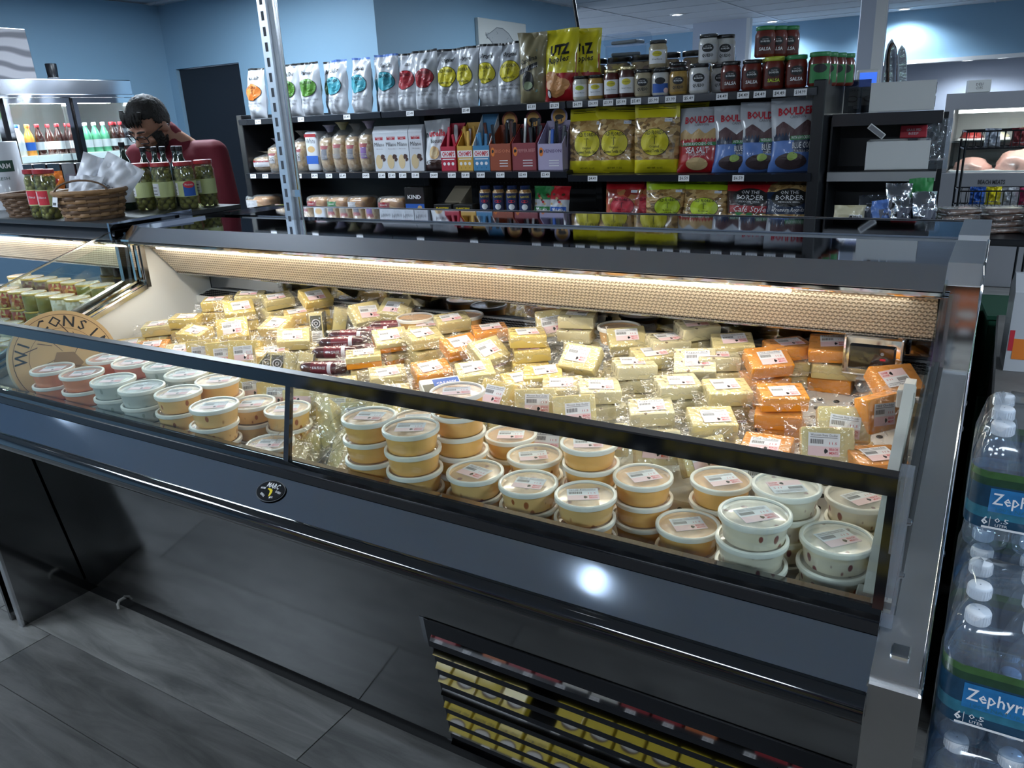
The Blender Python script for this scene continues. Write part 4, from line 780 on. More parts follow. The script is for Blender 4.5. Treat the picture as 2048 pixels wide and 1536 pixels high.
def d_boulder(kind, seed):
    def go():
        w, h = .215, .305; col = 'bag_red' if kind == 'red' else 'bag_blue'
        me, S_ = bag(w, h, .095, seed, [(0, .44, col), (.44, 1.01, 'bag_white')], pinch=.05)
        p = MB(); k1, k2, k3, k4 = S_(.0025), S_(.0035), S_(.0045), S_(.0055)
        if kind == 'red':
            strip(p, -w * .45, w * .45, h * .44, zig(h * .58, h * .09, 3, w), 'tan_ink', k1, 24, 3); strip(p, -w * .45, w * .45, h * .42, zig(h * .485, h * .04, 14, w), 'bag_red', k2, 56, 2)
            put_text(p, 'SEA SALT', 0, h * .335, .040, 'paper', k3, width=.115, bold=.015); strip(p, -w * .42, w * .42, h * .405, h * .46, 'green_ink', k3, 10, 2); put_text(p, 'WITH AVOCADO OIL', 0, h * .432, .020, 'paper', k4, width=.15, bold=.01)
            ell(p, 0, h * .13, .055, .03, mat('dip', (.6, .42, .2), .5), k2, 20, 3)
        else:
            strip(p, -w * .40, w * .40, h * .44, zig(h * .56, h * .12, 2, w), mat('mesa', (.10, .05, .055), .5), k1, 24, 3); strip(p, -w * .45, -w * .1, h * .42, zig(h * .47, h * .06, 14, w), 'bag_navy', k2, 40, 2); strip(p, w * .0, w * .45, h * .26, h * .46, 'bag_navy', k2, 8, 3)
            put_text(p, 'BLUE CORN', w * .20, h * .345, .036, 'paper', k3, width=.10, bold=.015); strip(p, -w * .08, w * .44, h * .42, h * .475, 'green_ink', k3, 8, 2); put_text(p, 'WITH AVOCADO OIL', w * .18, h * .448, .018, 'paper', k4, width=.105, bold=.01)
            ell(p, -.01, h * .14, .07, .034, mat('bowl', (.06, .04, .045), .5), k2, 20, 3); ell(p, -.005, h * .205, .022, .018, mat('guac', (.35, .48, .12), .5), k3, 16, 2, wob=.08)
        put_text(p, 'TORTILLA CHIPS', 0 if kind == 'red' else w * .2, h * .27, .015, 'paper', k3, width=.085)
        put_text(p, 'BOULDER', 0, h * .80, .044, 'redink', k2, width=.155, bold=.03); put_text(p, 'CANYON', .01, h * .725, .017, 'greyink', k2, width=.07, bold=.01)
        return me, p.mesh('print')
    return design(('b', kind, seed), go)
def d_border(kind, seed):
    def go():
        w, h = .235, .285; me, S_ = bag(w, h, .10, seed, [(0, .34, 'chips'), (.34, .76, 'bag_dark' if kind == 'red' else 'bag_navy'), (.76, 1.01, 'bag_red' if kind == 'red' else 'chips')], pinch=.05)
        p = MB(); k1, k2, k3 = S_(.0025), S_(.0035), S_(.0045)
        ell(p, 0, h * .66, .085, .05, 'bag_black', k1, 26, 4); put_text(p, 'ON THE', 0, h * .755, .026, 'paper', k2, width=.085); put_text(p, 'BORDER', 0, h * .655, .036, 'paper', k2, width=.13, bold=.01); put_text(p, 'MEXICAN GRILL', 0, h * .575, .014, 'paper', k2, width=.10)
        if kind == 'red':
            p.add([k1(0, h * .12), k1(.07, h * .36), k1(0, h * .5), k1(-.07, h * .36)], [(0, 1, 2, 3)], 'green_ink'); strip(p, -w * .42, w * .42, h * .37, h * .50, 'of_darkred', k2, 10, 2); put_text(p, 'Café Style', 0, h * .43, .046, 'paper', k3, width=.16, shear=.25)
        else: put_text(p, 'Premium Rounds', 0, h * .43, .032, 'paper', k2, width=.14, shear=.25)
        return me, p.mesh('print')
    return design(('o', kind, seed), go)
def d_carolina():
    def go():
        w, h = .175, .345; me, S_ = bag(w, h, .10, 71, [(0, 1.01, 'bag_tan')], crumple=1.6); p = MB(); k1, k2, k3 = S_(.0025), S_(.0035), S_(.0045)
        p.add([k1(-.075, h * .10), k1(.035, h * .15), k1(.035, h * .75), k1(-.075, h * .62)], [(0, 1, 2, 3)], mat('sage', (.16, .30, .28), .5)); strip(p, -.078, .045, lambda x: h * (.46 + x * .9), lambda x: h * (.53 + x * .9), 'ink', k2, 8, 1)
        put_text(p, 'Carolina', -.015, h * .60, .036, 'ink', k2, width=.11, rot=.25, shear=.2, bold=.012); ell(p, -.015, h * .30, .036, .048, 'ink', k2, 22, 3); ell(p, -.015, h * .24, .024, .022, mat('leafy', (.30, .36, .22), .5), k3, 16, 2, wob=.1)
        put_text(p, 'KETTLE CHIPS', .01, h * .485, .013, 'paper', k3, width=.08, rot=.25)
        return me, p.mesh('print')
    return design('car', go)
def d_utz(seed):
    def go():
        w, h = .19, .35; me, S_ = bag(w, h, .10, seed, [(0, .40, 'bag_red'), (.40, 1.01, 'bag_yellow')], crumple=1.5); p = MB(); k1, k2, k3 = S_(.0025), S_(.0035), S_(.0045)
        put_text(p, 'UTZ', 0, h * .70, .07, 'ink', k1, width=.105, bold=.05, rot=.1); put_text(p, 'Ripples', -.005, h * .57, .042, 'ink', k1, width=.12, shear=.2, rot=.1, bold=.015)
        p.add([k1(.02, h * .38), k1(.09, h * .38), k1(.09, h * .66)], [(0, 1, 2)], 'bag_red')
        for x, z, r_ in [(-.03, .26, .045), (.02, .22, .042), (-.01, .14, .04), (-.045, .34, .035)]: ell(p, x, h * z, r_, r_ * .85, mat('crisp', (.62, .28, .10), .4), k2, 14, 2, wob=.1)
        ell(p, -.055, h * .10, .014, .022, 'ink', k2, 16, 1); ell(p, -.055, h * .10, .010, .017, 'paper', k3, 16, 1)
        return me, p.mesh('print')
    return design(('u', seed), go)
def put_bag(d, x, y, z, label, group, yaw=0, lean=0, name='chip_bag', sc=None, cat='chip bag'):
    me, pr_ = d
    o = ob(name, me, None, (x, y, z), (R(lean), 0, R(yaw)), label=label, cat=cat, group=group, sc=sc); ob('print', pr_, o)
    return o
ZT = GZ['top'] + .001
G = 'kettle chip bags on the top shelf'
KET = [(-4.30, 'of_orange', 'Sea Salt', 21, 0, 0), (-4.075, 'of_orange', 'Sea Salt', 22, 0, .08), (-3.97, 'of_green', 'Salt & Dill', 23, 0, 0), (-3.80, 'of_green', 'Parmesan', 24, 6, 0), (-3.69, 'of_dkgreen', 'Jalapeno', 25, 0, .1), (-3.585, 'of_teal', 'Sea Salt', 26, -8, 0), (-3.39, 'of_teal', 'Sea Salt', 27, -6, 0), (-3.275, 'of_teal', 'Sea Salt', 28, 0, .1), (-3.175, 'of_teal', 'Sea Salt', 29, 4, .01), (-3.03, 'of_darkred', 'Southern BBQ', 30, -4, 0), (-2.885, 'of_darkred', 'Southern BBQ', 31, 6, 0), (-2.745, 'of_yellow', 'Original', 32, 5, .01), (-2.61, 'of_yellow', 'Original', 33, -14, 0), (-2.465, 'of_yellow', 'Original', 34, -8, .01), (-2.325, 'of_yellow', 'Original', 35, 8, 0)]
CN = {'of_orange': 'orange', 'of_green': 'green', 'of_dkgreen': 'dark green', 'of_teal': 'teal', 'of_darkred': 'dark red', 'of_yellow': 'yellow'}
for i, (x, col, ti, sd, yaw, dy) in enumerate(KET):
    put_bag(d_kettle(col, ti, sd), x, 3.885 + dy, ZT, f'white chip bag with {CN[col]} emblem, {nth(i)} bag from left on top shelf', G, yaw, -3)
put_bag(d_carolina(), -2.175, 3.88, ZT, 'tan chip bag with sage panel reading Carolina on top shelf', G, 4, -3)
put_bag(d_utz(75), -2.015, 3.875, ZT, 'yellow and red ripple chip bag at the right end of the chips', G, 6, -2); put_bag(d_utz(76), -1.93, 3.97, ZT, 'second yellow and red chip bag standing behind the front one', G, 22, -2)
G = 'tortilla chip bags on the middle shelf'; ZM = GZ['mid'][2] + .001; ZM0 = GZ['mid'][0] + .001
for i, (x, yaw, dy, sd) in enumerate([(-1.86, 5, 0, 41), (-1.715, 8, .02, 42), (-1.485, 6, 0, 43), (-1.38, 0, .12, 44), (-1.80, 0, .13, 45), (-1.61, 0, .14, 46)]):
    put_bag(d_tort('of_yellow', 'bag_yellow', 'Original', sd), x, 3.875 + dy, ZM, f'yellow tortilla chip bag with round emblem, {["leftmost in front","second from left in front","third from left in front","behind the red bag","behind the leftmost pair","behind the second and third"][i]}', G, yaw, -4)
put_bag(d_boulder('red', 51), -1.27, 3.875, ZM, 'red and white tortilla chip bag marked sea salt on middle shelf', G, 4, -5)
for i, (x, yaw, dy) in enumerate([(-1.09, 14, 0), (-.965, 16, .005), (-.825, 12, .0)]): put_bag(d_boulder('blue', 52 + i), x, 3.88 + dy, ZM, f'blue and white blue corn chip bag, {["left","middle","right"][i]} of three on middle shelf', G, yaw, -5, sc=(1, 1, [1, 1.03, 1.08][i]))
G = 'chip bags on the lower shelf'; ZL = GZ['low'][2] + .001
put_bag(d_tort('of_red', 'bag_red', 'Hot & Spicy', 61, True), -1.655, 3.86, ZL, 'red tortilla chip bag with red emblem at left of lower shelf', G, 5, -6, sc=(.9, 1, .74)); put_bag(d_tort('of_red', 'bag_magenta', 'Hot & Spicy', 62, True), -1.53, 3.90, ZL, 'magenta tortilla chip bag half hidden beside the lime one', G, 0, -6, sc=(.9, 1, .74))
put_bag(d_tort('of_lime', 'bag_lime', 'Lime', 63), -1.425, 3.87, ZL, 'lime green emblem tortilla bag crumpled, third on lower shelf', G, 22, -6, sc=(.9, 1, .74)); put_bag(d_tort('of_lime', 'bag_lime', 'Lime', 64), -1.225, 3.86, ZL, 'lime green emblem tortilla bag standing straight on lower shelf', G, 5, -6, sc=(.98, 1, .74))
put_bag(d_border('red', 65), -1.005, 3.86, ZL, 'dark red café style tortilla chip bag on lower shelf', G, 4, -6, sc=(1, 1, .85)); put_bag(d_border('blue', 66), -.825, 3.865, ZL, 'navy tortilla chip bag at the right end of lower shelf', G, 8, -6, sc=(1, 1, .85))
# ---------------------------------------------------------------- bread and biscuits, middle shelf
chunky('crumb', [(.40, .28, .15), (.34, .22, .11), (.46, .33, .19)], 60, .4, .8); mat('crust_bread', (.22, .12, .05), .4, coat=.5); film('bread_film', (1, 1, 1), .10, .4, .12, .8, 30)
def loaf(w, d, h, m, seed):
    bm = bmesh.new(); bmesh.ops.create_icosphere(bm, subdivisions=4, radius=1)
    for v in bm.verts:
        p = v.co.normalized(); q = (abs(p.x) ** 4 + abs(p.y) ** 4 + abs(p.z) ** 4) ** .25; c_ = p / q
        if c_.z > 0: c_.x *= 1 + .08 * c_.z
        c_ *= 1 + .03 * noise.noise(p * 3 + Vector((seed, 0, 0))); v.co = (c_.x * w / 2, c_.y * d / 2, (c_.z + 1) * h / 2)
    me = bpy.data.meshes.new('loaf'); bm.to_mesh(me); bm.free(); me.materials.append(MT[m]); me.polygons.foreach_set('use_smooth', [True] * len(me.polygons)); return me
def bread(x, y, z, w, d, h, label, col, top=None, yaw=0, words='', twist=None):
    o = ob('bread_loaf', loaf(w, d, h, 'crumb', x), None, (x, y, z), (0, 0, R(yaw)), label=label, cat='bread', group='bread on the shelves')
    p = MB(); yy = -d / 2 * 1.04
    p.grid(lambda u, v: ((u - .5) * w * .84, yy - .003 + .02 * abs(u - .5) ** 2 * 4, h * (.36 + .40 * v)), 8, 4, col); p.grid(lambda u, v: ((u - .5) * w * .84, yy - .004 + .02 * abs(u - .5) ** 2 * 4, h * (.66 + .10 * v)), 8, 2, 'of_darkred')
    if words: put_text(p, words, 0, h * .52, .032, 'ink', lambda a, b_: (a, yy - .005, b_), width=w * .6)
    for k in range(3): strip(p, -w * .3, w * .3, h * (.40 + k * .04), h * (.415 + k * .04), 'greyink', lambda a, b_: (a, yy - .0045, b_), 2, 1)
    ob('band', p, o)
    f = MB(); f.lathe([(.001, -.004), (w * .55, 0), (w * .6, h * .5), (w * .56, h * .95), (w * .22, h * 1.12), (.012, h * 1.16), (w * .25, h * 1.30), (w * .36, h * 1.36)], 20, 'bread_film', Matrix.Scale(d / w, 4, (0, 1, 0)), cap=False); ob('plastic_bag', f.mesh('plastic_bag', 80), o)
    if twist: t_ = MB(); t_.lathe([(.012, h * 1.14), (w * .24, h * 1.29), (w * .35, h * 1.35)], 14, twist, Matrix.Scale(d / w, 4, (0, 1, 0)), cap=False); ob('bag_tail', t_.mesh('bag_tail', 80), o)
film('tail_blue', (.05, .12, .6), .5, .4, .15, .8, 40); film('tail_purple', (.2, .06, .4), .5, .4, .15, .8, 40); film('tail_yellow', (.6, .6, .1), .4, .4, .15, .8, 40)
mat('lab_grey', (.12, .13, .17), .5); mat('lab_white', (.6, .6, .63), .5); mat('lab_purple', (.16, .04, .28), .5); mat('lab_brown', (.25, .20, .15), .5)
bread(-4.34, 3.96, ZM0, .16, .24, .10, 'sliced loaf lying low at the far left of middle shelf', 'lab_white', yaw=20); bread(-4.20, 3.93, ZM0, .10, .16, .16, 'rye loaf standing behind the steel post', 'lab_white', words='RYE', twist='tail_blue')
bread(-3.955, 3.92, ZM0, .115, .16, .19, 'loaf in clear bag with red and white label, left of the white bag', 'lab_white', words='RYE'); bread(-3.70, 3.91, ZM0, .10, .16, .21, 'loaf with grey label right of the white bread bag', 'lab_grey', twist='tail_blue')
bread(-3.59, 3.91, ZM0, .105, .16, .22, 'loaf with grey label and pale twisted bag end', 'lab_brown', twist='tail_yellow'); bread(-3.48, 3.91, ZM0, .10, .16, .21, 'loaf with grey and red label beside the purple one', 'lab_grey'); bread(-3.37, 3.91, ZM0, .10, .16, .22, 'loaf with purple label and purple bag end', 'lab_purple', twist='tail_purple')
def carton(w, d, h, m, gable=True):
    b_ = MB(); b_.prism([(-d / 2, 0), (-d / 2, h * .86), (-.006, h), (.006, h), (d / 2, h * .86), (d / 2, 0)], -w / 2, w / 2, m) if gable else b_.rbox(-w / 2, w / 2, -d / 2, d / 2, 0, h, m, .002, 1)
    return b_
wb = MB(); wb.rbox(-.055, .055, -.06, .06, 0, .25, 'bag_white', .02, 3); o = ob('bread_bag', wb.mesh('bread_bag', 50), None, (-3.815, 3.90, ZM0), label='white paper bread bag marked white with a blue band', cat='bread', group='bread on the shelves')
p = MB(); f = lambda a, b_: (a, -.0605, b_); put_text(p, 'White', 0, .19, .045, 'ink', f, width=.075, shear=.2); strip(p, -.05, .05, .05, .10, 'blue_ink', f, 2, 1); strip(p, -.05, .05, .215, .235, 'of_darkred', f, 2, 1); ell(p, 0, .14, .032, .02, 'tan_ink', f, 16, 1); ob('print', p, o)
def milano():
    b_ = carton(.094, .06, .262, 'bag_white').mesh('bag'); p = MB(); f = lambda k: (lambda a, z: (a, -.0301 - k, z))
    strip(p, -.03, .03, .182, .20, 'of_darkred', f(.0004), 2, 1); put_text(p, 'PEPPERIDGE', 0, .196, .008, 'paper', f(.0008), width=.05); put_text(p, 'FARM', 0, .187, .008, 'paper', f(.0008), width=.022); put_text(p, 'Milano', 0, .155, .034, 'ink', f(.0006), width=.075); put_text(p, 'Milk Chocolate', 0, .13, .010, 'greyink', f(.0006), width=.05)
    ell(p, -.012, .055, .026, .042, mat('biscuit', (.55, .42, .24), .5), f(.0006), 20, 1); ell(p, .018, .085, .014, .016, mat('cocoa', (.05, .02, .015), .5), f(.0008), 12, 1, wob=.2); ell(p, .028, .068, .010, .013, 'cocoa', f(.001), 12, 1, wob=.2)
    return b_, p.mesh('print')
mil = milano()
for i, x in enumerate([-3.255, -3.165, -3.078, -2.98]): put_bag(mil, x, 3.88, ZM0 if x < -3.17 else ZM0, f'white biscuit bag marked Milano, {nth(i)} of four from left', 'biscuit bags on the middle shelf', [0, 3, -2, 5][i], name='biscuit_bag', cat='biscuit bag')
nb = bag(.175, .285, .07, 81, [(0, .12, 'bag_dark'), (.12, 1.01, 'bag_white')]); p = MB(); k1, k2, k3 = nb[1](.0015), nb[1](.0025), nb[1](.0035)
put_text(p, 'n', -.062, .205, .05, 'ink', k1, bold=.03); put_text(p, 'utella', .013, .207, .05, 'redink', k1, width=.115, bold=.03); put_text(p, 'biscuits', .012, .165, .034, 'ink', k1, width=.08, bold=.01); ell(p, -.005, .10, .038, .036, 'tan_ink', k2, 24, 3); ell(p, -.005, .10, .026, .024, 'biscuit', k3, 20, 2); ell(p, .0, .045, .07, .016, 'cocoa', k1, 20, 2)
put_bag((nb[0], p.mesh('print')), -2.845, 3.88, ZM0, 'white hazelnut spread biscuit bag right of the Milano bags', 'biscuit bags on the middle shelf', 4, -3, name='biscuit_bag', cat='biscuit bag')
def stick_box(x, w, col, colname, stick, word, n_st, hfront=.19, back=.26, label='', header=None, panel='paper', sidecol=None):
    t = thing('snack_stick_box', label, 'snack box', (x, 3.865, ZM0), (0, 0, R(3)), group='snack stick boxes on the middle shelf')
    d = .13; b_ = MB(); sm = sidecol or col
    b_.box(-w / 2, w / 2, -d / 2, -d / 2 + .003, 0, hfront * .72, col); b_.box(-w / 2, w / 2, d / 2 - .003, d / 2, 0, back, col)
    for s in (-1, 1): b_.prism([(-d / 2, 0), (-d / 2, hfront * .72), (d / 2, back), (d / 2, 0)], s * w / 2 - (.003 if s > 0 else 0), s * w / 2 + (.003 if s < 0 else 0), sm)
    b_.box(-w / 2, w / 2, -d / 2, d / 2, 0, .004, col); ob('tray', b_, t)
    p = MB(); f = lambda k: (lambda a, z: (a, -d / 2 - k, z)); hf = hfront * .72
    if header is None:
        strip(p, -w * .48, w * .48, hf * .55, hf * .82, 'paper', f(.0004), 2, 1); put_text(p, word, 0, hf * .68, hf * .26, 'redink', f(.0008), width=w * .84, bold=.03); strip(p, -w * .4, w * .4, hf * .46, hf * .50, 'paper', f(.0004), 2, 1)
        for s in (-.28, 0, .28): ell(p, s * w, hf * .30, w * .09, hf * .07, 'paper', f(.0004), 10, 1); put_text(p, '9', s * w, hf * .12, hf * .1, 'ink', f(.0006))
    else:
        put_text(p, word, w * .1, hf * .72, hf * .17, mat('ink_' + colname, header[1], .5), f(.0006), width=w * .72, bold=.01); ell(p, -w * .36, hf * .70, w * .09, hf * .17, 'orange_ink', f(.0004), 14, 1); ell(p, -w * .36, hf * .72, w * .05, hf * .07, 'ink', f(.0008), 10, 1, wob=.15)
        for k in range(3): strip(p, -w * .05, w * .35, hf * (.16 + .1 * k), hf * (.19 + .1 * k), 'paper', f(.0004), 2, 1)
    ob('print', p, t)
    if header is not None:
        hd = MB(); hd.lathe([(.001, 0), (.048, 0), (.048, .003), (.001, .003)], 30, header[0], Matrix.Translation((0, d / 2, back + .02)) @ Matrix.Rotation(R(90), 4, 'X'), cap=False); hd.lathe([(.001, .0036), (.038, .0036)], 26, mat('badge_gold', (.75, .38, .08), .4), Matrix.Translation((0, d / 2, back + .02)) @ Matrix.Rotation(R(90), 4, 'X'), cap=False)
        ell(hd, 0, back + .018, .024, .014, 'ink', lambda a, z: (a, d / 2 - .0042, z), 16, 1, wob=.12); hd.box(-.016, -.011, d / 2 - .0046, d / 2 - .0042, back - .006, back + .012, 'ink'); hd.box(.010, .015, d / 2 - .0046, d / 2 - .0042, back - .006, back + .012, 'ink'); ob('header_card', hd, t)
        if len(word) > 6: hp = MB(); put_text(hp, word, 0, back - .045, .034, 'ink_' + colname, lambda a, z: (a, d / 2 - .0036, z), width=w * .85); ob('header_print', hp, t)
    random.seed(int(abs(x) * 1000))
    for k in range(n_st):
        sx = (-.5 + (k + .5) / n_st) * w * .84; sh = hfront + random.uniform(.0, .07); m = MB(); m.rbox(-.009, .009, -.005, .005, 0, sh, random.choice(stick), .003, 1)
        ob('snack_stick', m, t, (sx, random.uniform(-.04, .045), .005), (R(random.uniform(-8, 4)), R(random.uniform(-7, 7)), 0))
mat('cb_red', (.45, .02, .05), .45); mat('cb_yellow', (.62, .36, .06), .45); mat('cb_blue', (.05, .22, .42), .45); mat('cb_rust', (.33, .07, .03), .45); mat('cb_wine', (.28, .05, .06), .45); mat('cb_lav', (.46, .40, .58), .45); mat('meat_dark', (.10, .03, .02), .3, coat=.6); mat('pouch_black', (.015, .016, .02), .2, coat=.8)
stick_box(-2.715, .10, 'cb_red', 'red', ['cb_red', 'meat_dark', 'bag_white'], 'CHOMPS', 5, label='red open box of meat sticks marked Chomps')
stick_box(-2.60, .10, 'cb_yellow', 'yellow', ['cb_yellow', 'meat_dark', 'cb_yellow'], 'CHOMPS', 6, label='yellow open box of meat sticks marked Chomps')
stick_box(-2.49, .105, 'cb_blue', 'blue', ['cb_blue', 'meat_dark', 'cb_blue'], 'CHOMPS', 6, label='blue open box of meat sticks marked Chomps', sidecol='paper', back=.30)
stick_box(-2.365, .13, 'cb_rust', 'rust', ['pouch_black', 'meat_dark'], 'BISON', 6, .20, .24, 'rust brown snack stick box with bison badge', ('cb_rust', (.65, .2, .1)))
stick_box(-2.215, .145, 'cb_wine', 'wine', ['pouch_black'], 'PEPPER BEEF', 7, .20, .24, 'wine red snack stick box with cattle badge', ('cb_wine', (.6, .25, .25)))
stick_box(-2.055, .145, 'cb_lav', 'lavender', ['pouch_black', 'pouch_black', 'blue_ink'], 'VENISON', 6, .19, .25, 'lavender snack stick box marked venison', ('cb_lav', (.10, .05, .16)))
# ---------------------------------------------------------------- lower shelf, left part
ZL0 = GZ['low'][0] + .001
chunky('bun', [(.50, .27, .10), (.58, .36, .16), (.42, .20, .07)], 22, .35, 1)
def bun_pack(x, w, label, band):
    t = ob('bun_pack', loaf(w, .16, .085, 'bun', x), None, (x, 3.88, ZL0), (0, 0, R(4)), label=label, cat='bread', group='bun packs on the lower shelf')
    p = MB(); p.grid(lambda u, v: (-w * .46 + u * w * .5, -.0865 + .03 * abs(u - .5) ** 2, .012 + .05 * v), 6, 3, band); put_text(p, 'FARM', -w * .21, .045, .014, 'paper', lambda a, z: (a, -.0885, z), width=w * .25); ob('band', p, t)
    f = MB(); f.rbox(-w / 2 - .008, w / 2 + .012, -.086, .088, 0, .095, 'bread_film', .03, 3); ob('plastic_bag', f.mesh('plastic_bag', 80), t)
bun_pack(-4.36, .20, 'bun pack at the far left behind the steel post', 'lab_white'); bun_pack(-3.80, .16, 'bun pack with red label right of the steel post', 'of_darkred'); bun_pack(-3.625, .15, 'bun pack with green label', 'green_ink'); bun_pack(-3.46, .13, 'plain bun pack behind the green labelled one', 'lab_white'); bun_pack(-3.185, .18, 'bun pack with red label beside the snack bar box', 'of_darkred')
def kbox(x, w, h, m, txt, label, col='paper', band=None, y=3.87, name='snack_box'):
    o = ob(name, MB().rbox(-w / 2, w / 2, -.05, .05, 0, h, m, .003, 1), None, (x, y, ZL0), (0, 0, R(4)), label=label, cat='snack box', group='boxed snacks on the lower shelf'); p = MB(); f = lambda a, z: (a, -.0506, z)
    put_text(p, txt, 0, h * .62, h * .22, col, f, width=w * .7, bold=.02)
    if band: strip(p, -w * .48, w * .48, h * .04, h * .36, band, f, 2, 1); ell(p, w * .25, h * .2, w * .12, h * .1, 'tan_ink', lambda a, z: (a, -.0512, z), 12, 1)
    ob('print', p, o)
kbox(-3.0, .14, .15, 'bag_black', 'KIND', 'black snack bar box with blue lower band', band='blue_ink')
kbox(-2.79, .12, .055, 'bag_black', 'PLANTERS', 'low black and yellow peanut tray, left one', 'yellow', y=3.86); kbox(-2.645, .13, .055, 'bag_black', 'PLANTERS', 'low black and yellow peanut tray, right one', 'yellow', y=3.86)
ob('open_carton', MB().prism([(-.06, 0), (-.06, .06), (.06, .14), (.06, 0)], -.06, .06, mat('kraft', (.42, .36, .26), .6)), None, (-2.79, 3.985, ZL0), label='open pale cardboard tray behind the peanut packs', cat='box')
mat('nut_blue', (.015, .03, .10), .3, coat=.5); chunky('peanuts', [(.45, .26, .10), (.36, .18, .06), (.55, .36, .17)], 55, .3, 1)
nbm = MB(); nbm.lathe([(.030, 0), (.036, .006), (.036, .05), (.031, .07), (.036, .09), (.035, .125), (.026, .14)], 22, 'peanuts'); nbm = nbm.mesh('bottle', 50)
ncap = MB(); ncap.lathe([(.027, .139), (.0285, .141), (.0285, .158), (.026, .160)], 22, 'nut_blue').mesh; ncap = ncap.mesh('cap', 50)
nl = MB(); A = lambda r: (lambda a, z: (r * math.sin(a / r), -r * math.cos(a / r), z)); nl.grid(lambda u, v: A(.0366)((u - .5) * .09, .015 + .105 * v), 12, 6, 'nut_blue'); put_text(nl, 'PLANTERS', 0, .10, .016, 'yellow', A(.037), width=.055); ell(nl, 0, .045, .018, .016, 'paper', A(.037), 14, 2); ell(nl, .0, .075, .02, .008, 'redink', A(.037), 14, 1); nl = nl.mesh('label')
for i, x in enumerate([-2.515, -2.425, -2.335, -2.25]):
    o = ob('peanut_bottle', nbm, None, (x, 3.865, ZL0), label=f'clear peanut bottle with navy cap, {nth(i)} of four from left', cat='bottle', group='peanut bottles on the lower shelf'); ob('cap', ncap, o); ob('label', nl, o, rot=(0, 0, R(20)))
for i, (x, m, nm) in enumerate([(-2.15, 'green_ink', 'green and white'), (-2.05, 'red', 'red and white')]):
    me, S_ = bag(.12, .155, .05, 90 + i, [(0, .55, 'bag_white'), (.55, 1.01, m)]); p = MB(); strip(p, -.05, .05, .012, .045, 'blue_ink' if i else 'green_ink', S_(.0015), 8, 2); put_text(p, 'TRAIL MIX', 0, .028, .018, 'paper', S_(.003), width=.07, bold=.02)
    for k in range(9): ell(p, -.04 + .01 * ((k * 37) % 9), .06 + .01 * ((k * 23) % 6), .009, .007, ['tan_ink', 'brown', 'red'][k % 3], S_(.002), 8, 1)
    put_bag((me, p.mesh('print')), x, 3.88, ZL0, f'small {nm} snack bag beside the peanut bottles', 'snack bags on the lower shelf', 4, -5, name='snack_bag', cat='snack bag')
# ---------------------------------------------------------------- jars on the top shelf
mat('lid_black', (.012, .012, .013), .3, coat=.5); mat('lid_gold', (.60, .50, .28), .25, .9); mat('lid_lime', (.45, .50, .05), .35); mat('lid_green', (.04, .25, .09), .35)
film('jar_glass', (1, 1, 1), .0, .45, .03, 0)
JC = {'cream': (.60, .58, .50), 'mustard': (.50, .30, .07), 'dark red': (.10, .015, .012), 'dark brown': (.07, .02, .015), 'beige': (.48, .40, .26), 'white': (.66, .65, .62), 'red salsa': (.16, .02, .012)}
for k, c_ in JC.items(): mat('jar_' + k, c_, .3, coat=.9, noise_amt=.25, noise_scale=60)
_jar = {}
def jar(kind, lid, lab, R_=.043, h=.125):
    key = (kind, lid, lab, R_, h)
    if key in _jar: return _jar[key]
    b_ = MB(); b_.lathe([(R_ * .86, 0), (R_, .008), (R_, h * .72), (R_ * .86, h * .84), (R_ * .84, h * .87)], 30, 'jar_' + kind); l_ = MB(); l_.lathe([(R_ * .90, h * .865), (R_ * .93, h * .88), (R_ * .93, h * .985), (R_ * .88, h)], 30, lid)
    p = MB(); r_ = R_ * 1.012; f = A(r_); f2 = A(r_ + .0006); f3 = A(r_ + .0012)
    if lab == 'shield':
        p.grid(lambda u, v: f((u - .5) * R_ * 2.0, h * (.10 + .55 * v)), 12, 3, mat('lab_' + kind, [c * .55 for c in JC[kind]], .5)); ell(p, 0, h * .52, R_ * .62, h * .15, 'ink', f2, 18, 3); put_text(p, 'ON THE', 0, h * .575, h * .055, 'paper', f3, width=R_ * .6); put_text(p, 'BORDER', 0, h * .505, h * .08, 'paper', f3, width=R_ * .9, bold=.02)
        put_text(p, 'SALSA' if 'red' in kind else 'QUESO', 0, h * .26, h * .15, 'of_lime' if lid == 'lid_lime' else 'paper' if 'red' in kind else 'ink', f2, width=R_ * 1.2, bold=.03)
    elif lab == 'blue':
        p.grid(lambda u, v: f((u - .5) * R_ * 1.9, h * (.10 + .35 * v)), 12, 3, 'blue_ink'); ell(p, 0, h * .55, R_ * .6, h * .13, 'ink', f2, 18, 3); ell(p, R_ * .7, h * .18, R_ * .3, h * .1, 'pink', f2, 12, 2)
    elif lab == 'green':
        p.grid(lambda u, v: f((u - .5) * R_ * 2.0, h * (.10 + .55 * v)), 12, 3, 'green_ink'); ell(p, 0, h * .52, R_ * .62, h * .13, 'ink', f2, 18, 3)
    else:
        p.grid(lambda u, v: f((u - .5) * R_ * 2.1, h * (.14 + .50 * v)), 12, 3, 'paper'); ell(p, 0, h * .50, R_ * .55, h * .10, 'of_yellow' if lab != 'limeoval' else 'of_lime', f2, 18, 3); put_text(p, 'OLD FLORIDA', 0, h * .50, h * .05, 'ink', f3, width=R_ * .8); put_text(p, {'limeoval': 'Queso Blanco', 'oval': 'Sweet Onion'}.get(lab, 'Salsa'), 0, h * .30, h * .075, 'ink', f2, width=R_ * 1.2)
    _jar[key] = (b_.mesh('jar', 50), l_.mesh('lid', 50), p.mesh('label')); return _jar[key]
def put_jar(x, y, z, j, label, yaw=14, g='jars on the top shelf'):
    o = ob('jar', j[0], None, (x, y, z), (0, 0, R(yaw)), label=label, cat='jar', group=g); ob('lid', j[1], o); ob('label', j[2], o)
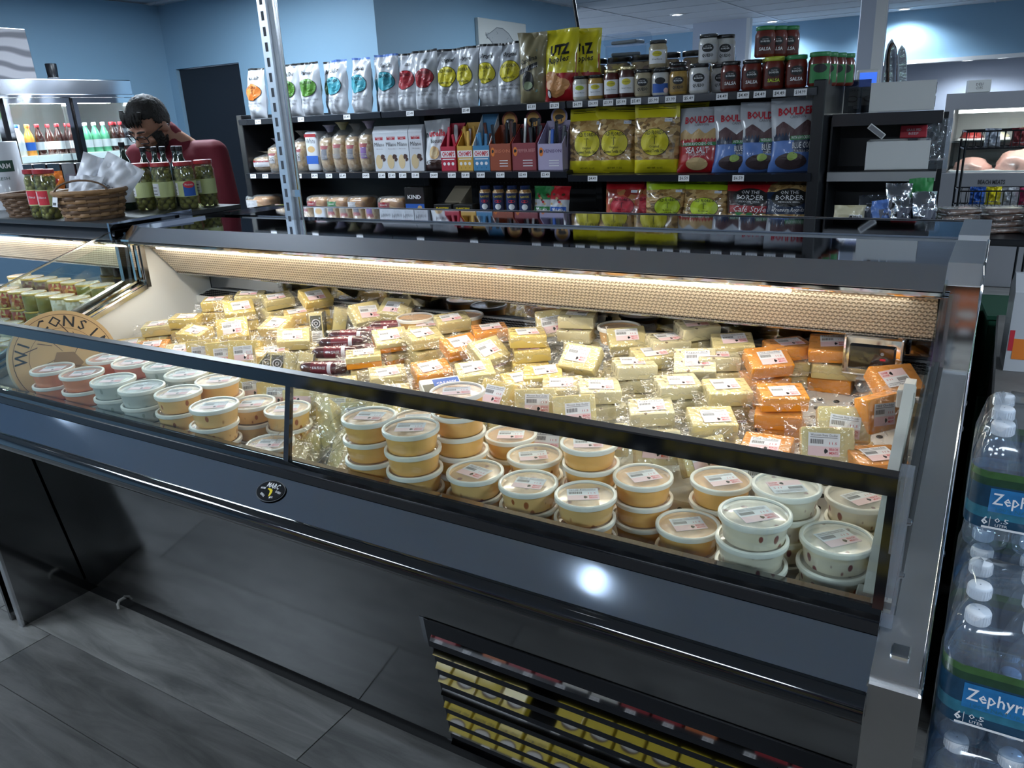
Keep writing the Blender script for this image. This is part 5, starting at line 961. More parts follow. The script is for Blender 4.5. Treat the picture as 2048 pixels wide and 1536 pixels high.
JR = [(-1.895, 'cream', 'lid_black', 'limeoval', .043, .115), (-1.808, 'mustard', 'lid_black', 'oval', .043, .115), (-1.722, 'dark red', 'lid_gold', 'oval', .042, .135), (-1.640, 'dark brown', 'lid_gold', 'oval', .042, .145), (-1.555, 'beige', 'lid_black', 'shield', .0445, .125), (-1.465, 'white', 'lid_black', 'blue', .0445, .12), (-1.375, 'mustard', 'lid_black', 'shield', .0445, .12), (-1.275, 'white', 'lid_black', 'shield', .047, .13), (-1.125, 'red salsa', 'lid_black', 'shield', .046, .13), (-1.028, 'red salsa', 'lid_black', 'shield', .046, .13), (-.930, 'red salsa', 'lid_lime', 'shield', .0465, .135), (-.832, 'red salsa', 'lid_green', 'shield', .0465, .135), (-.735, 'red salsa', 'lid_green', 'green', .0475, .14)]
for i, (x, k, lid, lab, r_, h) in enumerate(JR): put_jar(x, 3.865, ZT, jar(k, lid, lab, r_, h), f'{k} jar with {lid[4:]} lid, {nth(i)} jar from left in the front row')
for i, (x, y, k, lid, lab, h, z, s) in enumerate([(-1.195, 3.945, 'white', 'lid_black', 'shield', .125, 0, 'behind the tall white jars'), (-1.245, 3.895, 'white', 'lid_black', 'shield', .125, .131, 'stacked on the white jar in front'), (-1.18, 3.95, 'white', 'lid_black', 'shield', .125, .127, 'stacked on the white jar behind'),
        (-.985, 3.90, 'red salsa', 'lid_green', 'shield', .13, .137, 'stacked on the salsa jars, front one'), (-.945, 3.955, 'red salsa', 'lid_green', 'shield', .13, .137, 'stacked on the salsa jars, second one'), (-.905, 4.01, 'red salsa', 'lid_green', 'shield', .13, .137, 'stacked on the salsa jars, third one'),
        (-.97, 3.965, 'red salsa', 'lid_lime', 'shield', .135, 0, 'second row under the stacked salsa jars'), (-.885, 3.96, 'red salsa', 'lid_green', 'shield', .135, 0, 'second row beside the stacked salsa jars'), (-.72, 3.96, 'red salsa', 'lid_green', 'green', .14, 0, 'second from the front at the right end'), (-.70, 4.06, 'red salsa', 'lid_green', 'green', .14, 0, 'third from the front at the right end'), (-.68, 4.16, 'red salsa', 'lid_green', 'green', .14, 0, 'last at the back of the right end'),
        (-1.50, 3.965, 'beige', 'lid_black', 'plain', .13, 0, 'second row behind the blue label jar'), (-1.52, 3.965, 'beige', 'lid_black', 'plain', .125, .132, 'stacked up behind the blue label jar'), (-1.42, 3.975, 'dark brown', 'lid_black', 'plain', .15, 0, 'second row behind the mustard jar')]):
    put_jar(x, y, ZT + z, jar(k, lid, lab, .045, h), f'{k} jar with {lid[4:]} lid {s}')
# big nut tubs and clear boxes on the far side
chunky('nuts', [(.30, .18, .08), (.40, .27, .13), (.20, .10, .05), (.34, .22, .10)], 38, .25, 1); film('clear_tub', (.9, .95, 1), .04, .6, .04, .3, 20)
nt_ = MB(); nt_.rbox(-.062, .062, -.062, .062, .003, .198, 'nuts', .015, 2); ntm = nt_.mesh('tub', 50); nw = MB(); nw.rbox(-.066, .066, -.066, .066, 0, .205, 'clear_tub', .016, 2); nwm = nw.mesh('wall', 50); nlid = MB(); nlid.lathe([(.062, .203), (.064, .206), (.064, .228), (.06, .231)], 28, 'lid_black'); nlm = nlid.mesh('lid', 50)
for i, (x, y, z) in enumerate([(-2.03, 4.33, 0), (-1.885, 4.33, 0), (-1.74, 4.33, 0), (-1.60, 4.33, 0), (-1.46, 4.34, 0), (-1.32, 4.36, -.02), (-1.96, 4.48, .0), (-1.81, 4.48, 0)]):
    o = ob('nut_tub', ntm, None, (x, y, 1.662 + z + (.02 if z else 0)), (0, 0, R(5 * i)), label=f'square clear tub of nuts with black lid, {nth(i)} of those behind the jars', cat='tub', group='nut tubs on the far side of the shelving'); ob('clear_wall', nwm, o); ob('lid', nlm, o)
cbm = MB(); cbm.prism([(-.08, .012), (-.075, .035), (-.055, .06), (.055, .06), (.075, .035), (.08, .012), (.07, 0), (-.07, 0)], -.11, .11, 'clear_tub'); cbm = cbm.mesh('clamshell')
for i, (x, y, z, a) in enumerate([(-1.875, 4.40, 1.895, 20), (-1.865, 4.40, 1.957, -8), (-1.17, 4.45, 1.662, 10), (-1.17, 4.45, 1.724, 4), (-1.0, 4.5, 1.662, 12)]):
    o = ob('clamshell_box', cbm, None, (x, y, z), (0, 0, R(a)), label=['empty clear clamshell box on the nut tubs, lower one', 'empty clear clamshell box on the nut tubs, top one', 'clear clamshell box behind the white jars, lower one', 'clear clamshell box behind the white jars, upper one', 'clear clamshell box behind the salsa jars'][i], cat='box', group='clear clamshell boxes')
    ob('contents', MB().rbox(-.08, .08, -.05, .05, .004, .022, ['grey', 'grey', 'brown', 'brown', 'brown'][i], .006, 2), o)
# animal drawing on the side wall
pc = thing('canvas_picture', 'pale canvas with a pencil drawing of an animal on the side wall', 'picture', (-4.068, 6.23, 2.04), (0, 0, R(90)))
ob('canvas', MB().rbox(0, .83, -.035, 0, 0, .40, mat('canvas', (.60, .62, .60), .7), .004, 1), pc)
p = MB(); sk = mat('pencil', (.20, .22, .24), .7); f = lambda a, z: (a, -.0356, z); sp = [(.12, .27), (.17, .28), (.22, .30), (.30, .335), (.40, .335), (.50, .30), (.58, .24), (.66, .16), (.72, .11), (.76, .08), (.74, .06), (.66, .09), (.56, .14), (.50, .12), (.49, .02), (.43, .02), (.42, .12), (.34, .11), (.33, .01), (.27, .01), (.28, .13), (.23, .19), (.17, .235), (.13, .245)]
N_ = len(sp); half = N_ // 2
for i in range(half): a, b_, c_, d_ = sp[i], sp[i + 1], sp[N_ - 2 - i], sp[N_ - 1 - i]; p.add([f(*a), f(*b_), f(*c_), f(*d_)], [(0, 1, 2, 3)], mat('pencil_light', (.40, .42, .43), .7)) if i % 1 == 0 else None
p.tube([(a, -.036, z) for a, z in sp], .003, 5, sk, closed=True)
random.seed(2)
for k in range(60):
    i = random.randrange(half); t_ = random.random(); a, b_ = sp[i], sp[N_ - 1 - i]; x_ = a[0] * t_ + b_[0] * (1 - t_); z_ = a[1] * t_ + b_[1] * (1 - t_); p.tube([(x_, -.0362, z_), (x_ + random.uniform(-.03, .04), -.0362, z_ + random.uniform(-.02, .02))], .0015, 4, sk)
ob('drawing', p, pc)
# black sloping rod hung from the ceiling
rd = MB(); rd.tube([(-2.16, 4.42, 1.95), (-2.30, 4.46, 2.66)], .011, 8, 'black'); ob('hanging_rod', rd.mesh('hanging_rod', 60), None, label='thin black rod slanting from the ceiling behind the chip bags', cat='rod')
# ================================================================ steel post between the cases
ps = thing('strut_post', 'galvanised slotted steel post with a conduit rising from between the cases', 'post', (-2.262, 2.142, 0))
s = MB(); s.box(-.0205, .0205, -.0205, -.018, .0, CEIL, 'galv'); s.box(-.0205, -.018, -.018, .0205, 0, CEIL, 'galv'); s.box(.018, .0205, -.018, .0205, 0, CEIL, 'galv'); s.box(-.018, -.010, .018, .0205, 0, CEIL, 'galv'); s.box(.010, .018, .018, .0205, 0, CEIL, 'galv'); ob('channel', s, ps)
sl2 = MB()
for k in range(52): sl2.rbox(-.007, .007, -.0209, -.0204, .06 + k * .05, .09 + k * .05, mat('slot_grey', (.09, .10, .12), .6), .0002, 1)
so_ = ob('slots', sl2, ps); so_['kind'] = 'stuff'
ob('conduit', MB().tube([(.040, .004, 0), (.040, .004, CEIL)], .0095, 12, 'steel').mesh('conduit', 60), ps)
for z in (1.36, 2.2): ob('strap', MB().box(.02, .058, -.009, -.006, z, z + .025, 'steel').mesh('strap'), ps)
ob('sensor_box', MB().rbox(-.10, -.03, -.01, .02, 2.33, 2.42, mat('ivory', (.62, .60, .52), .5), .006, 2), ps)

# ================================================================ shopkeeper
def ellips(bm, c_, r_, rot=None, sub=3):
    M = Matrix.Translation(c_) @ (rot.to_4x4() if rot else Matrix.Identity(4)) @ Matrix.Diagonal((*r_, 1)); bmesh.ops.create_icosphere(bm, subdivisions=sub, radius=1, matrix=M)
def capsule(bm, a, b_, ra, rb, n=9):
    a, b_ = Vector(a), Vector(b_)
    for i in range(n + 1):
        t = i / n; r_ = ra * (1 - t) + rb * t; bmesh.ops.create_icosphere(bm, subdivisions=2, radius=r_, matrix=Matrix.Translation(a.lerp(b_, t)))
def remesh(bm, name, voxel, mats, smooth_it=6):
    me = bpy.data.meshes.new(name); bm.to_mesh(me); bm.free(); o = bpy.data.objects.new(name, me); COL.objects.link(o)
    m = o.modifiers.new('r', 'REMESH'); m.mode = 'VOXEL'; m.voxel_size = voxel; m2 = o.modifiers.new('s', 'SMOOTH'); m2.iterations = smooth_it; m2.factor = .5
    dg = bpy.context.evaluated_depsgraph_get(); out = bpy.data.meshes.new_from_object(o.evaluated_get(dg)); bpy.data.objects.remove(o)
    out.materials.clear()
    for q in mats: out.materials.append(MT[q])
    out.polygons.foreach_set('use_smooth', [True] * len(out.polygons)); return out
mat('skin', (.42, .21, .14), .5, sss=.1); mat('hair', (.010, .008, .007), .65, noise_amt=.5, noise_scale=80, bump=.8, bump_scale=90); mat('shirt', (.16, .010, .022), .75, bump=.3, bump_scale=30); mat('trouser', (.02, .022, .03), .8); mat('frame_black', (.008, .008, .009), .2, coat=.6)
HC = Vector((-.093, -.135, 1.648)); HR = Euler((R(36), R(6), R(-22)), 'XYZ').to_matrix()     # bowed head, turned to his right
def hp(x, y, z): return HC + HR @ Vector((x, y, z))
sh_l, sh_r = Vector((.135, .02, 1.50)), Vector((-.225, -.03, 1.50)); el_l, el_r = Vector((.185, -.02, 1.23)), Vector((-.27, -.10, 1.26)); wr_l, wr_r = Vector((.10, -.24, 1.13)), Vector((-.14, -.28, 1.14))
bm = bmesh.new()
ellips(bm, hp(0, .012, .025), (.077, .098, .098), HR); ellips(bm, hp(0, -.028, -.045), (.060, .066, .072), HR); ellips(bm, hp(0, -.055, -.085), (.036, .036, .028), HR)
capsule(bm, hp(0, -.094, .012), hp(0, -.117, -.030), .009, .015, 5); ellips(bm, hp(.013, -.108, -.033), (.009, .010, .008), HR, 2); ellips(bm, hp(-.013, -.108, -.033), (.009, .010, .008), HR, 2)
for s_ in (-1, 1): ellips(bm, hp(s_ * .080, .012, -.012), (.011, .021, .031), HR, 2); ellips(bm, hp(s_ * .034, -.080, .022), (.026, .014, .010), HR, 2); ellips(bm, hp(s_ * .032, -.079, -.002), (.015, .012, .011), HR, 2); ellips(bm, hp(s_ * .040, -.066, -.03), (.024, .022, .02), HR, 2)
ellips(bm, hp(0, -.090, -.062), (.024, .012, .008), HR, 2)
capsule(bm, hp(0, .035, -.06), (0.0, .03, 1.52), .056, .066, 6)
ellips(bm, (-.04, .015, 1.43), (.165, .115, .14)); ellips(bm, (-.03, .02, 1.25), (.155, .12, .2)); ellips(bm, (0, .03, .98), (.165, .12, .13))
for s_, e_, w_ in ((sh_l, el_l, wr_l), (sh_r, el_r, wr_r)):
    capsule(bm, s_, e_, .062, .044); capsule(bm, e_, w_, .043, .027); d_ = (w_ - e_).normalized(); ellips(bm, w_ + d_ * .045, (.038, .046, .016))
    for k in range(4): capsule(bm, w_ + d_ * .08 + Vector(((k - 1.5) * .019, 0, 0)), w_ + d_ * (.145 + [.0, .014, .008, -.012][k]) + Vector(((k - 1.5) * .022, 0, -.022)), .0095, .0078, 5)
    capsule(bm, w_ + d_ * .03 + Vector((.03, 0, 0)), w_ + d_ * .085 + Vector((.058, 0, -.012)), .0115, .009, 4)
for s_ in (-1, 1): capsule(bm, (s_ * .09, .03, .95), (s_ * .10, .01, .52), .085, .058); capsule(bm, (s_ * .10, .01, .52), (s_ * .10, .05, .09), .056, .038); capsule(bm, (s_ * .10, .06, .045), (s_ * .115, -.12, .035), .042, .034, 6)
man = ob('person', remesh(bm, 'person', .0065, ['skin']), None, (-3.50, 2.66, .0), (0, 0, R(28)), label='bearded person in red polo shirt and glasses bowing over the counter', cat='person')
bm = bmesh.new(); ellips(bm, (-.04, .015, 1.42), (.18, .130, .150)); ellips(bm, (-.03, .02, 1.24), (.17, .135, .2)); ellips(bm, (0, .03, 1.0), (.182, .14, .12)); capsule(bm, (-.03, .02, 1.50), hp(0, .05, -.085), .085, .064, 8)
for s_, e_ in ((sh_l, el_l), (sh_r, el_r)): capsule(bm, (-.04, .015, 1.50), s_, .07, .070, 8); capsule(bm, s_, s_.lerp(e_, .86), .070, .062)
ob('shirt', remesh(bm, 'shirt', .009, ['shirt'], 4), man)
cl_ = MB()
for s_ in (-1, 1): cl_.grid(lambda u, v: (-.05 + s_ * (.012 + .075 * math.sin(u * 2.2)) * (1 + .15 * v), -.085 * math.cos(u * 2.2) - .012 * v + .0, 1.575 - .055 * v - .02 * (1 - u)), 10, 3, 'shirt')
ob('collar', cl_.mesh('collar', 80), man)
for z_ in (1.47, 1.41): ob('button', MB().lathe([(.006, 0), (.005, .003)], 10, mat('button', (.3, .05, .06), .3), Matrix.Translation((0, -.125, z_)) @ Matrix.Rotation(R(90), 4, 'X')), man)
bm = bmesh.new(); ellips(bm, (0, .03, .97), (.178, .13, .14))
for s_ in (-1, 1): capsule(bm, (s_ * .09, .03, .93), (s_ * .10, .01, .52), .098, .07); capsule(bm, (s_ * .10, .01, .52), (s_ * .10, .05, .10), .07, .058)
ob('trousers', remesh(bm, 'trousers', .012, ['trouser'], 3), man)
def shell(keep, name, m, scale, rad, c0=(0, .012, .025), sub=5, amp=.05, fr=9):
    bm = bmesh.new(); bmesh.ops.create_icosphere(bm, subdivisions=sub, radius=1)
    bmesh.ops.delete(bm, geom=[v for v in bm.verts if not keep(v.co)], context='VERTS')
    for v in bm.verts: p = v.co.copy(); q = scale * (1 + (.09 * max(0, p.z) * (1 - .4 * max(0, p.y)) if name == 'hair' else 0) + amp * noise.noise(p * fr) + amp * .5 * noise.noise(p * fr * 3)); v.co = hp(c0[0] + p.x * rad[0] * q, c0[1] + p.y * rad[1] * q, c0[2] + p.z * rad[2] * q)
    r_ = bmesh.ops.extrude_face_region(bm, geom=bm.faces[:])
    c_ = hp(*c0)
    for v in [e for e in r_['geom'] if isinstance(e, bmesh.types.BMVert)]: v.co = c_ + (v.co - c_) * .955
    bmesh.ops.recalc_face_normals(bm, faces=bm.faces); me = bpy.data.meshes.new(name); bm.to_mesh(me); bm.free(); me.materials.append(MT[m]); me.polygons.foreach_set('use_smooth', [True] * len(me.polygons)); return ob(name, me, man)
shell(lambda p: p.z > (.42 + .10 * math.sin(p.x * 5) if p.y < -.35 else -.30 + .5 * max(0, -p.y) * 2 if p.y < .2 else -.55), 'hair', 'hair', 1.035, (.080, .100, .102), amp=.045, fr=12)
shell(lambda p: (p.z < -.22 and p.y < .5 and not (abs(p.x) < .36 and p.z > -.5 and p.y < -.6)) or (abs(p.x) > .70 and p.z < .42 and -.5 < p.y < .2), 'beard', 'hair', 1.05, (.066, .076, .082), (0, -.024, -.040), sub=6, amp=.06)
fg = MB(); random.seed(12)
for k in range(26):
    x_ = -.058 + .116 * k / 25 + random.uniform(-.004, .004); q_ = (1 - (x_ / .085) ** 2) ** .5; fg.tube([hp(x_, .012 - .085 * q_, .112), hp(x_ * 1.04 + random.uniform(-.006, .006), .012 - .108 * q_, .088), hp(x_ * 1.05 + random.uniform(-.014, .010), .012 - .109 * q_, .058 + random.uniform(-.014, .012))], [.010, .008, .0015], 6, 'hair')
ob('fringe', fg.mesh('fringe', 80), man)
ms = MB(); ms.tube([hp(-.033, -.088, -.058), hp(-.018, -.103, -.048), hp(0, -.106, -.046), hp(.018, -.103, -.048), hp(.033, -.088, -.058)], [.004, .008, .007, .008, .004], 8, 'hair'); ob('moustache', ms.mesh('moustache', 80), man)
eb = MB()
for s_ in (-1, 1): eb.tube([hp(s_ * .014, -.094, .024), hp(s_ * .032, -.095, .031), hp(s_ * .052, -.080, .025)], [.004, .005, .003], 8, 'hair')
ob('eyebrows', eb.mesh('eyebrows', 80), man)
gl_ = MB()
for s_ in (-1, 1):
    pts = []
    for k in range(20):
        a = 2 * math.pi * k / 20; ca, sa = math.cos(a), math.sin(a); e_ = .45; pts.append(hp(s_ * (.034 + .027 * math.copysign(abs(ca) ** e_, ca)), -.108 + .010 * abs((.034 + .027 * math.copysign(abs(ca) ** e_, ca)) / .06) ** 2, -.006 + .019 * math.copysign(abs(sa) ** e_, sa)))
    gl_.tube(pts, .0026, 6, 'frame_black', closed=True); gl_.tube([hp(s_ * .061, -.098, .004), hp(s_ * .080, -.04, .004), hp(s_ * .084, .02, .002), hp(s_ * .080, .035, -.018)], .0026, 6, 'frame_black')
gl_.tube([hp(-.008, -.109, .0), hp(0, -.113, .003), hp(.008, -.109, .0)], .0024, 6, 'frame_black'); ob('glasses', gl_.mesh('glasses', 80), man)
ey = MB()
for s_ in (-1, 1): ey.tube([hp(s_ * .020, -.0905, -.007), hp(s_ * .032, -.0925, -.010), hp(s_ * .044, -.087, -.007)], .0016, 6, 'hair')
ob('lashes', ey.mesh('lashes', 80), man)

# ================================================================ goods on top of the neighbouring case
ZB = 1.3005
mat('olive_green', (.20, .19, .045), .35, coat=.8, noise_amt=.2, noise_scale=20); mat('lid_red', (.35, .015, .02), .35, coat=.4); mat('lab_lime', (.55, .60, .28), .5); film('brine', (.80, .82, .55), .05, .5, .03, 0)
ojg = MB(); ojg.lathe([(.034, 0), (.040, .006), (.040, .15), (.034, .168), (.034, .176)], 28, 'brine'); ojg = ojg.mesh('glass_wall', 60)
ojl = MB(); ojl.lathe([(.036, .174), (.0385, .176), (.0385, .190), (.036, .192)], 28, 'lid_red'); ojl = ojl.mesh('lid', 50)
def olabel(red, logo=False):
    p = MB(); f, f2, f3 = A(.0405), A(.041), A(.0415); p.grid(lambda u, v: f((u - .5) * .17, .052 + .062 * v), 24, 3, 'lab_lime'); p.grid(lambda u, v: f2(-.075 + u * .05, .058 + .05 * v), 6, 2, 'paper')
    if red: p.grid(lambda u, v: f2(-.03 + u * .05, .056 + .055 * v), 6, 3, 'redink'); put_text(p, 'Olives', -.005, .085, .014, 'paper', f3, width=.035)
    if logo: p.grid(lambda u, v: f2(.0 + u * .05, .054 + .05 * v), 6, 3, 'blue_ink'); ell(p, .025, .100, .024, .014, 'redink', f3, 16, 2); put_text(p, 'Mezzetta', .025, .1, .012, 'paper', A(.042), width=.034)
    for k in range(3): p.grid(lambda u, v: f3(-.07 + .035 * u, .064 + .013 * k + .004 * v), 4, 1, 'greyink')
    return p.mesh('label')
OL = [olabel(False), olabel(True), olabel(False, True)]
random.seed(9); olv = MB()
bmo = bmesh.new(); bmesh.ops.create_icosphere(bmo, subdivisions=2, radius=1)
ov = [v.co.copy() for v in bmo.verts]; of_ = [[v.index for v in f.verts] for f in bmo.faces]; bmo.free()
oi = MB()
for k in range(9):
    for j in range(5): a = 2 * math.pi * j / 5 + k * .6; M = Matrix.Translation((.025 * math.cos(a), .025 * math.sin(a), .014 + k * .0172)) @ Matrix.Rotation(random.uniform(0, 3), 4, 'Z') @ Matrix.Rotation(random.uniform(0, 1.5), 4, 'X') @ Matrix.Diagonal((.0125, .0125, .0155, 1)); oi.add(ov, of_, 'olive_green', M)
oim = oi.mesh('olives', 180)
def olive_jar(x, y, lab, label, yaw):
    o = ob('olive_jar', ojg, None, (x, y, ZB), (0, 0, R(yaw)), label=label, cat='jar', group='olive jars on the neighbouring case'); oo = ob('olives', oim, o, rot=(0, 0, x * 40)); oo['kind'] = 'stuff'; ob('lid', ojl, o); ob('label', OL[lab], o)
for i, (x, y, lab, yaw) in enumerate([(-3.10, 2.115, 0, 40), (-3.00, 2.14, 0, 62), (-2.905, 2.18, 2, 34), (-2.925, 2.295, 0, 55)]): olive_jar(x, y, lab, ['leftmost green olive jar with red lid by the shopkeeper', 'second green olive jar from the left by the shopkeeper', 'green olive jar with blue and red logo label', 'green olive jar standing furthest back by the shopkeeper'][i], yaw)
olive_jar(-3.245, 1.79, 1, 'green olive jar with red label nearest the wicker basket', 30); olive_jar(-3.335, 1.80, 1, 'green olive jar with red label beside the white canister', 25)
# wicker basket with pouches
mat('wicker', (.33, .19, .09), .55, noise_amt=.35, noise_scale=40); mat('wicker_dark', (.14, .08, .045), .55, noise_amt=.35, noise_scale=40)
def basket(x, y, r0, r1, h, label, m1, m2, handle=True):
    t = thing('wicker_basket', label, 'basket', (x, y, ZB), group='wicker baskets'); rows = 8; N = 18
    ob('base', MB().lathe([(.001, .001), (r0, .001), (r0, .006), (.001, .006)], 24, m2, cap=False), t)
    for k in range(rows):
        r_ = r0 + (r1 - r0) * (k + .5) / rows; z = h * (k + .5) / rows; pts = []
        for j in range(N * 4): a = 2 * math.pi * j / (N * 4); q = r_ + .005 * math.sin(N / 2 * a * 1.0 + math.pi * k); pts.append((q * math.cos(a), q * math.sin(a), z))
        w_ = MB(); hh = h / rows * .52; vs = [(p[0], p[1], p[2] - hh) for p in pts] + [(p[0] * 1.03, p[1] * 1.03, p[2]) for p in pts] + [(p[0], p[1], p[2] + hh) for p in pts] + [(p[0] * .97, p[1] * .97, p[2]) for p in pts]; n = len(pts)
        w_.add(vs, [(i * n + j, i * n + (j + 1) % n, ((i + 1) % 4) * n + (j + 1) % n, ((i + 1) % 4) * n + j) for i in range(4) for j in range(n)], m1 if k % 2 else m2); ob('weave', w_.mesh('weave', 70), t)
    for j in range(N): a = 2 * math.pi * j / N; ob('stake', MB().tube([(r0 * math.cos(a), r0 * math.sin(a), .002), (r1 * math.cos(a), r1 * math.sin(a), h)], .003, 6, m2), t)
    ob('rim', MB().tube([(r1 * 1.01 * math.cos(2 * math.pi * j / 40), r1 * 1.01 * math.sin(2 * math.pi * j / 40), h) for j in range(40)], .009, 8, m1, closed=True).mesh('rim', 70), t)
    if handle: ob('handle', MB().tube([(r1 * math.cos(a) * .75 + .0, -r1 * .72, h + .045 * math.sin(a * 1.0)) for a in [math.pi * k / 12 for k in range(13)]], .004, 6, m2).mesh('handle', 70), t)
    return t
bk = basket(-3.04, 1.84, .10, .128, .105, 'pale wicker basket holding white pouches', 'wicker', 'wicker_dark'); bk.rotation_euler[2] = R(40)
pt_ = MB(); pt_.box(-.022, .022, -.0012, 0, -.018, .018, 'paper')
for k in range(9): pt_.box(-.016 + k * .0032, -.0145 + k * .0032, -.0016, -.0012, -.012, -.002, 'ink')
o = ob('price_card', pt_, bk, (-.100, -.090, .075), (R(-12), 0, R(-48)))
basket(-3.50, 1.86, .09, .115, .09, 'dark wicker basket at the left edge of the neighbouring case', 'wicker_dark', 'wicker_dark', False)
mat('bag_paper', (.78, .80, .86), .4, coat=.2, bump=.4, bump_scale=18)
def pouch(x, y, z, w, h, seed, rot, label, words=(), m='bag_paper', name='pouch', cat='pouch', group='pouches'):
    me, S_ = bag(w, h, .035, seed, [(0, 1.01, m)], crumple=2.2, nu=16, nv=22); p = MB()
    for k, s_ in enumerate(words): put_text(p, s_, 0, h * (.45 - .14 * k), w * .2, 'greyink', S_(.002), width=w * .62)
    strip(p, -w * .35, w * .35, h * .18, h * .22, 'greyink', S_(.002), 6, 1)
    o = ob(name, me, None, (x, y, z), rot, label=label, cat=cat, group=group); ob('print', p, o); return o
pouch(-3.12, 1.85, 1.315, .15, .23, 101, (R(-4), R(28), R(45)), 'white pouch leaning right across the wicker basket', ('TEXTILE', 'SALAD'), group='white pouches in the basket')
pouch(-3.06, 1.87, 1.315, .15, .235, 102, (R(-14), R(34), R(38)), 'large white pouch with grey lettering at the front of the basket', ('GRILL', 'CHICKEN'), group='white pouches in the basket')
pouch(-3.05, 1.80, 1.32, .13, .15, 103, (R(-20), R(8), R(36)), 'small white pouch low in the wicker basket', (), group='white pouches in the basket')
mat('bottle_dark', (.008, .022, .012), .12, coat=1); mat('wine_black', (.01, .008, .01), .12, coat=1)
gb = MB(); gb.lathe([(.028, 0), (.031, .005), (.031, .15), (.026, .175), (.012, .205), (.011, .232), (.013, .233), (.013, .247), (.010, .248)], 22, 'bottle_dark'); gbm = gb.mesh('bottle', 50); glb = MB(); glb.grid(lambda u, v: A(.0316)((u - .5) * .11, .04 + .07 * v), 14, 2, 'lab_white'); glm = glb.mesh('label')
gc = MB(); gc.lathe([(.0125, .232), (.0135, .234), (.0135, .250), (.011, .252)], 16, 'black'); gcm = gc.mesh('cap', 50)
for i, (x, y, s_) in enumerate([(-3.43, 2.27, 1.1), (-3.275, 2.265, 1), (-3.205, 2.27, 1), (-3.135, 2.262, 1), (-3.065, 2.27, 1), (-2.998, 2.245, 1), (-3.19, 2.10, .8), (-3.26, 2.05, .8)]):
    o = ob('oil_bottle', gbm, None, (x, y, ZB), (0, 0, R(40)), label=f'dark green bottle, {nth(i)} of the row in front of the shopkeeper' if i < 6 else f'short dark bottle behind the pouches, {["right","left"][i-6]} one', cat='bottle', group='dark green bottles', sc=(1, 1, s_)); ob('label', glm, o); ob('cap', gcm, o)
# white canister, small boxes, sweets
cn = thing('canister', 'white paper canister with dark green lettering at the left edge', 'canister', (-4.0, 2.02, ZB), (0, 0, R(58)))
ob('drum', MB().lathe([(.085, 0), (.085, .30), (.082, .303), (.001, .303)], 36, 'bag_white', cap=False).mesh('drum', 50), cn); p = MB(); p.grid(lambda u, v: A(.0855)(-.03 + u * .09, .17 + .05 * v), 10, 2, mat('deep_green', (.02, .07, .05), .5)); put_text(p, 'FARM', .015, .195, .03, 'paper', A(.086), width=.06, bold=.02); put_text(p, 'FRESH', -.0, .14, .02, 'deep_green', A(.086), width=.06); ob('print', p, cn)
for i in range(6):
    x = -4.28 + i * .105; o = ob('small_box', MB().rbox(-.045, .045, -.03, .03, 0, .19, 'pouch_black' if i else 'lab_white', .003, 1), None, (x, 2.24 + .01 * i, ZB), (0, 0, R(8)), label=f'small {"black" if i else "grey"} box behind the basket, {nth(i)} from left', cat='box', group='small boxes behind the basket'); p = MB(); strip(p, -.03, .03, .05, .14, 'lab_grey' if i else 'ink', lambda a, z: (a, -.0304, z), 2, 1); ob('print', p, o)
pouch(-3.80, 2.12, ZB, .12, .16, 105, (R(-8), 0, R(30)), 'bright orange and green sweets bag beside the canister', ('CANDY',), 'orange_ink', group='sweets bags'); pouch(-3.50, 1.86, ZB + .02, .13, .15, 106, (R(-30), R(10), R(20)), 'dark red packet in the dark wicker basket', (), 'bag_red', group='sweets bags')
dz = pouch(-3.19, 1.96, ZB + .0, .12, .11, 107, (R(-10), R(-10), R(30)), 'brown nut packet between the olive jars and basket', (), 'bag_dark', group='sweets bags')

# ================================================================ drinks cooler on the left wall
ck = thing('drinks_cooler', 'stainless two-door glass drinks cooler against the left wall', 'cooler', (0, 0, 0)); X0, X1, Y0, Y1, ZC = -6.48, -5.70, 1.95, 3.95, 2.0
mat('cooler_in', (.80, .82, .84), .5); emat('cooler_tube', (.95, .98, 1), 12); mat('cooler_steel', (.60, .62, .66), .12, 1, bump=.3, bump_scale=3)
b_ = MB(); b_.box(X0, X0 + .04, Y0, Y1, .1, ZC, 'cooler_in'); b_.box(X0, X1 - .06, Y0, Y0 + .04, .1, ZC, 'cooler_in'); b_.box(X0, X1 - .06, Y1 - .04, Y1, .1, ZC, 'cooler_steel'); b_.box(X0, X1 - .06, Y0, Y1, ZC - .05, ZC, 'cooler_steel'); b_.box(X0, X1 - .06, Y0, Y1, 0, .14, 'cooler_steel'); ob('cabinet', b_, ck)
ob('header', MB().rbox(X1 - .07, X1, Y0, Y1, 1.895, ZC, 'cooler_steel', .006, 2), ck); ob('header_trim', MB().box(X1 - .01, X1 + .006, Y0, Y1, 1.878, 1.897, 'chrome'), ck)
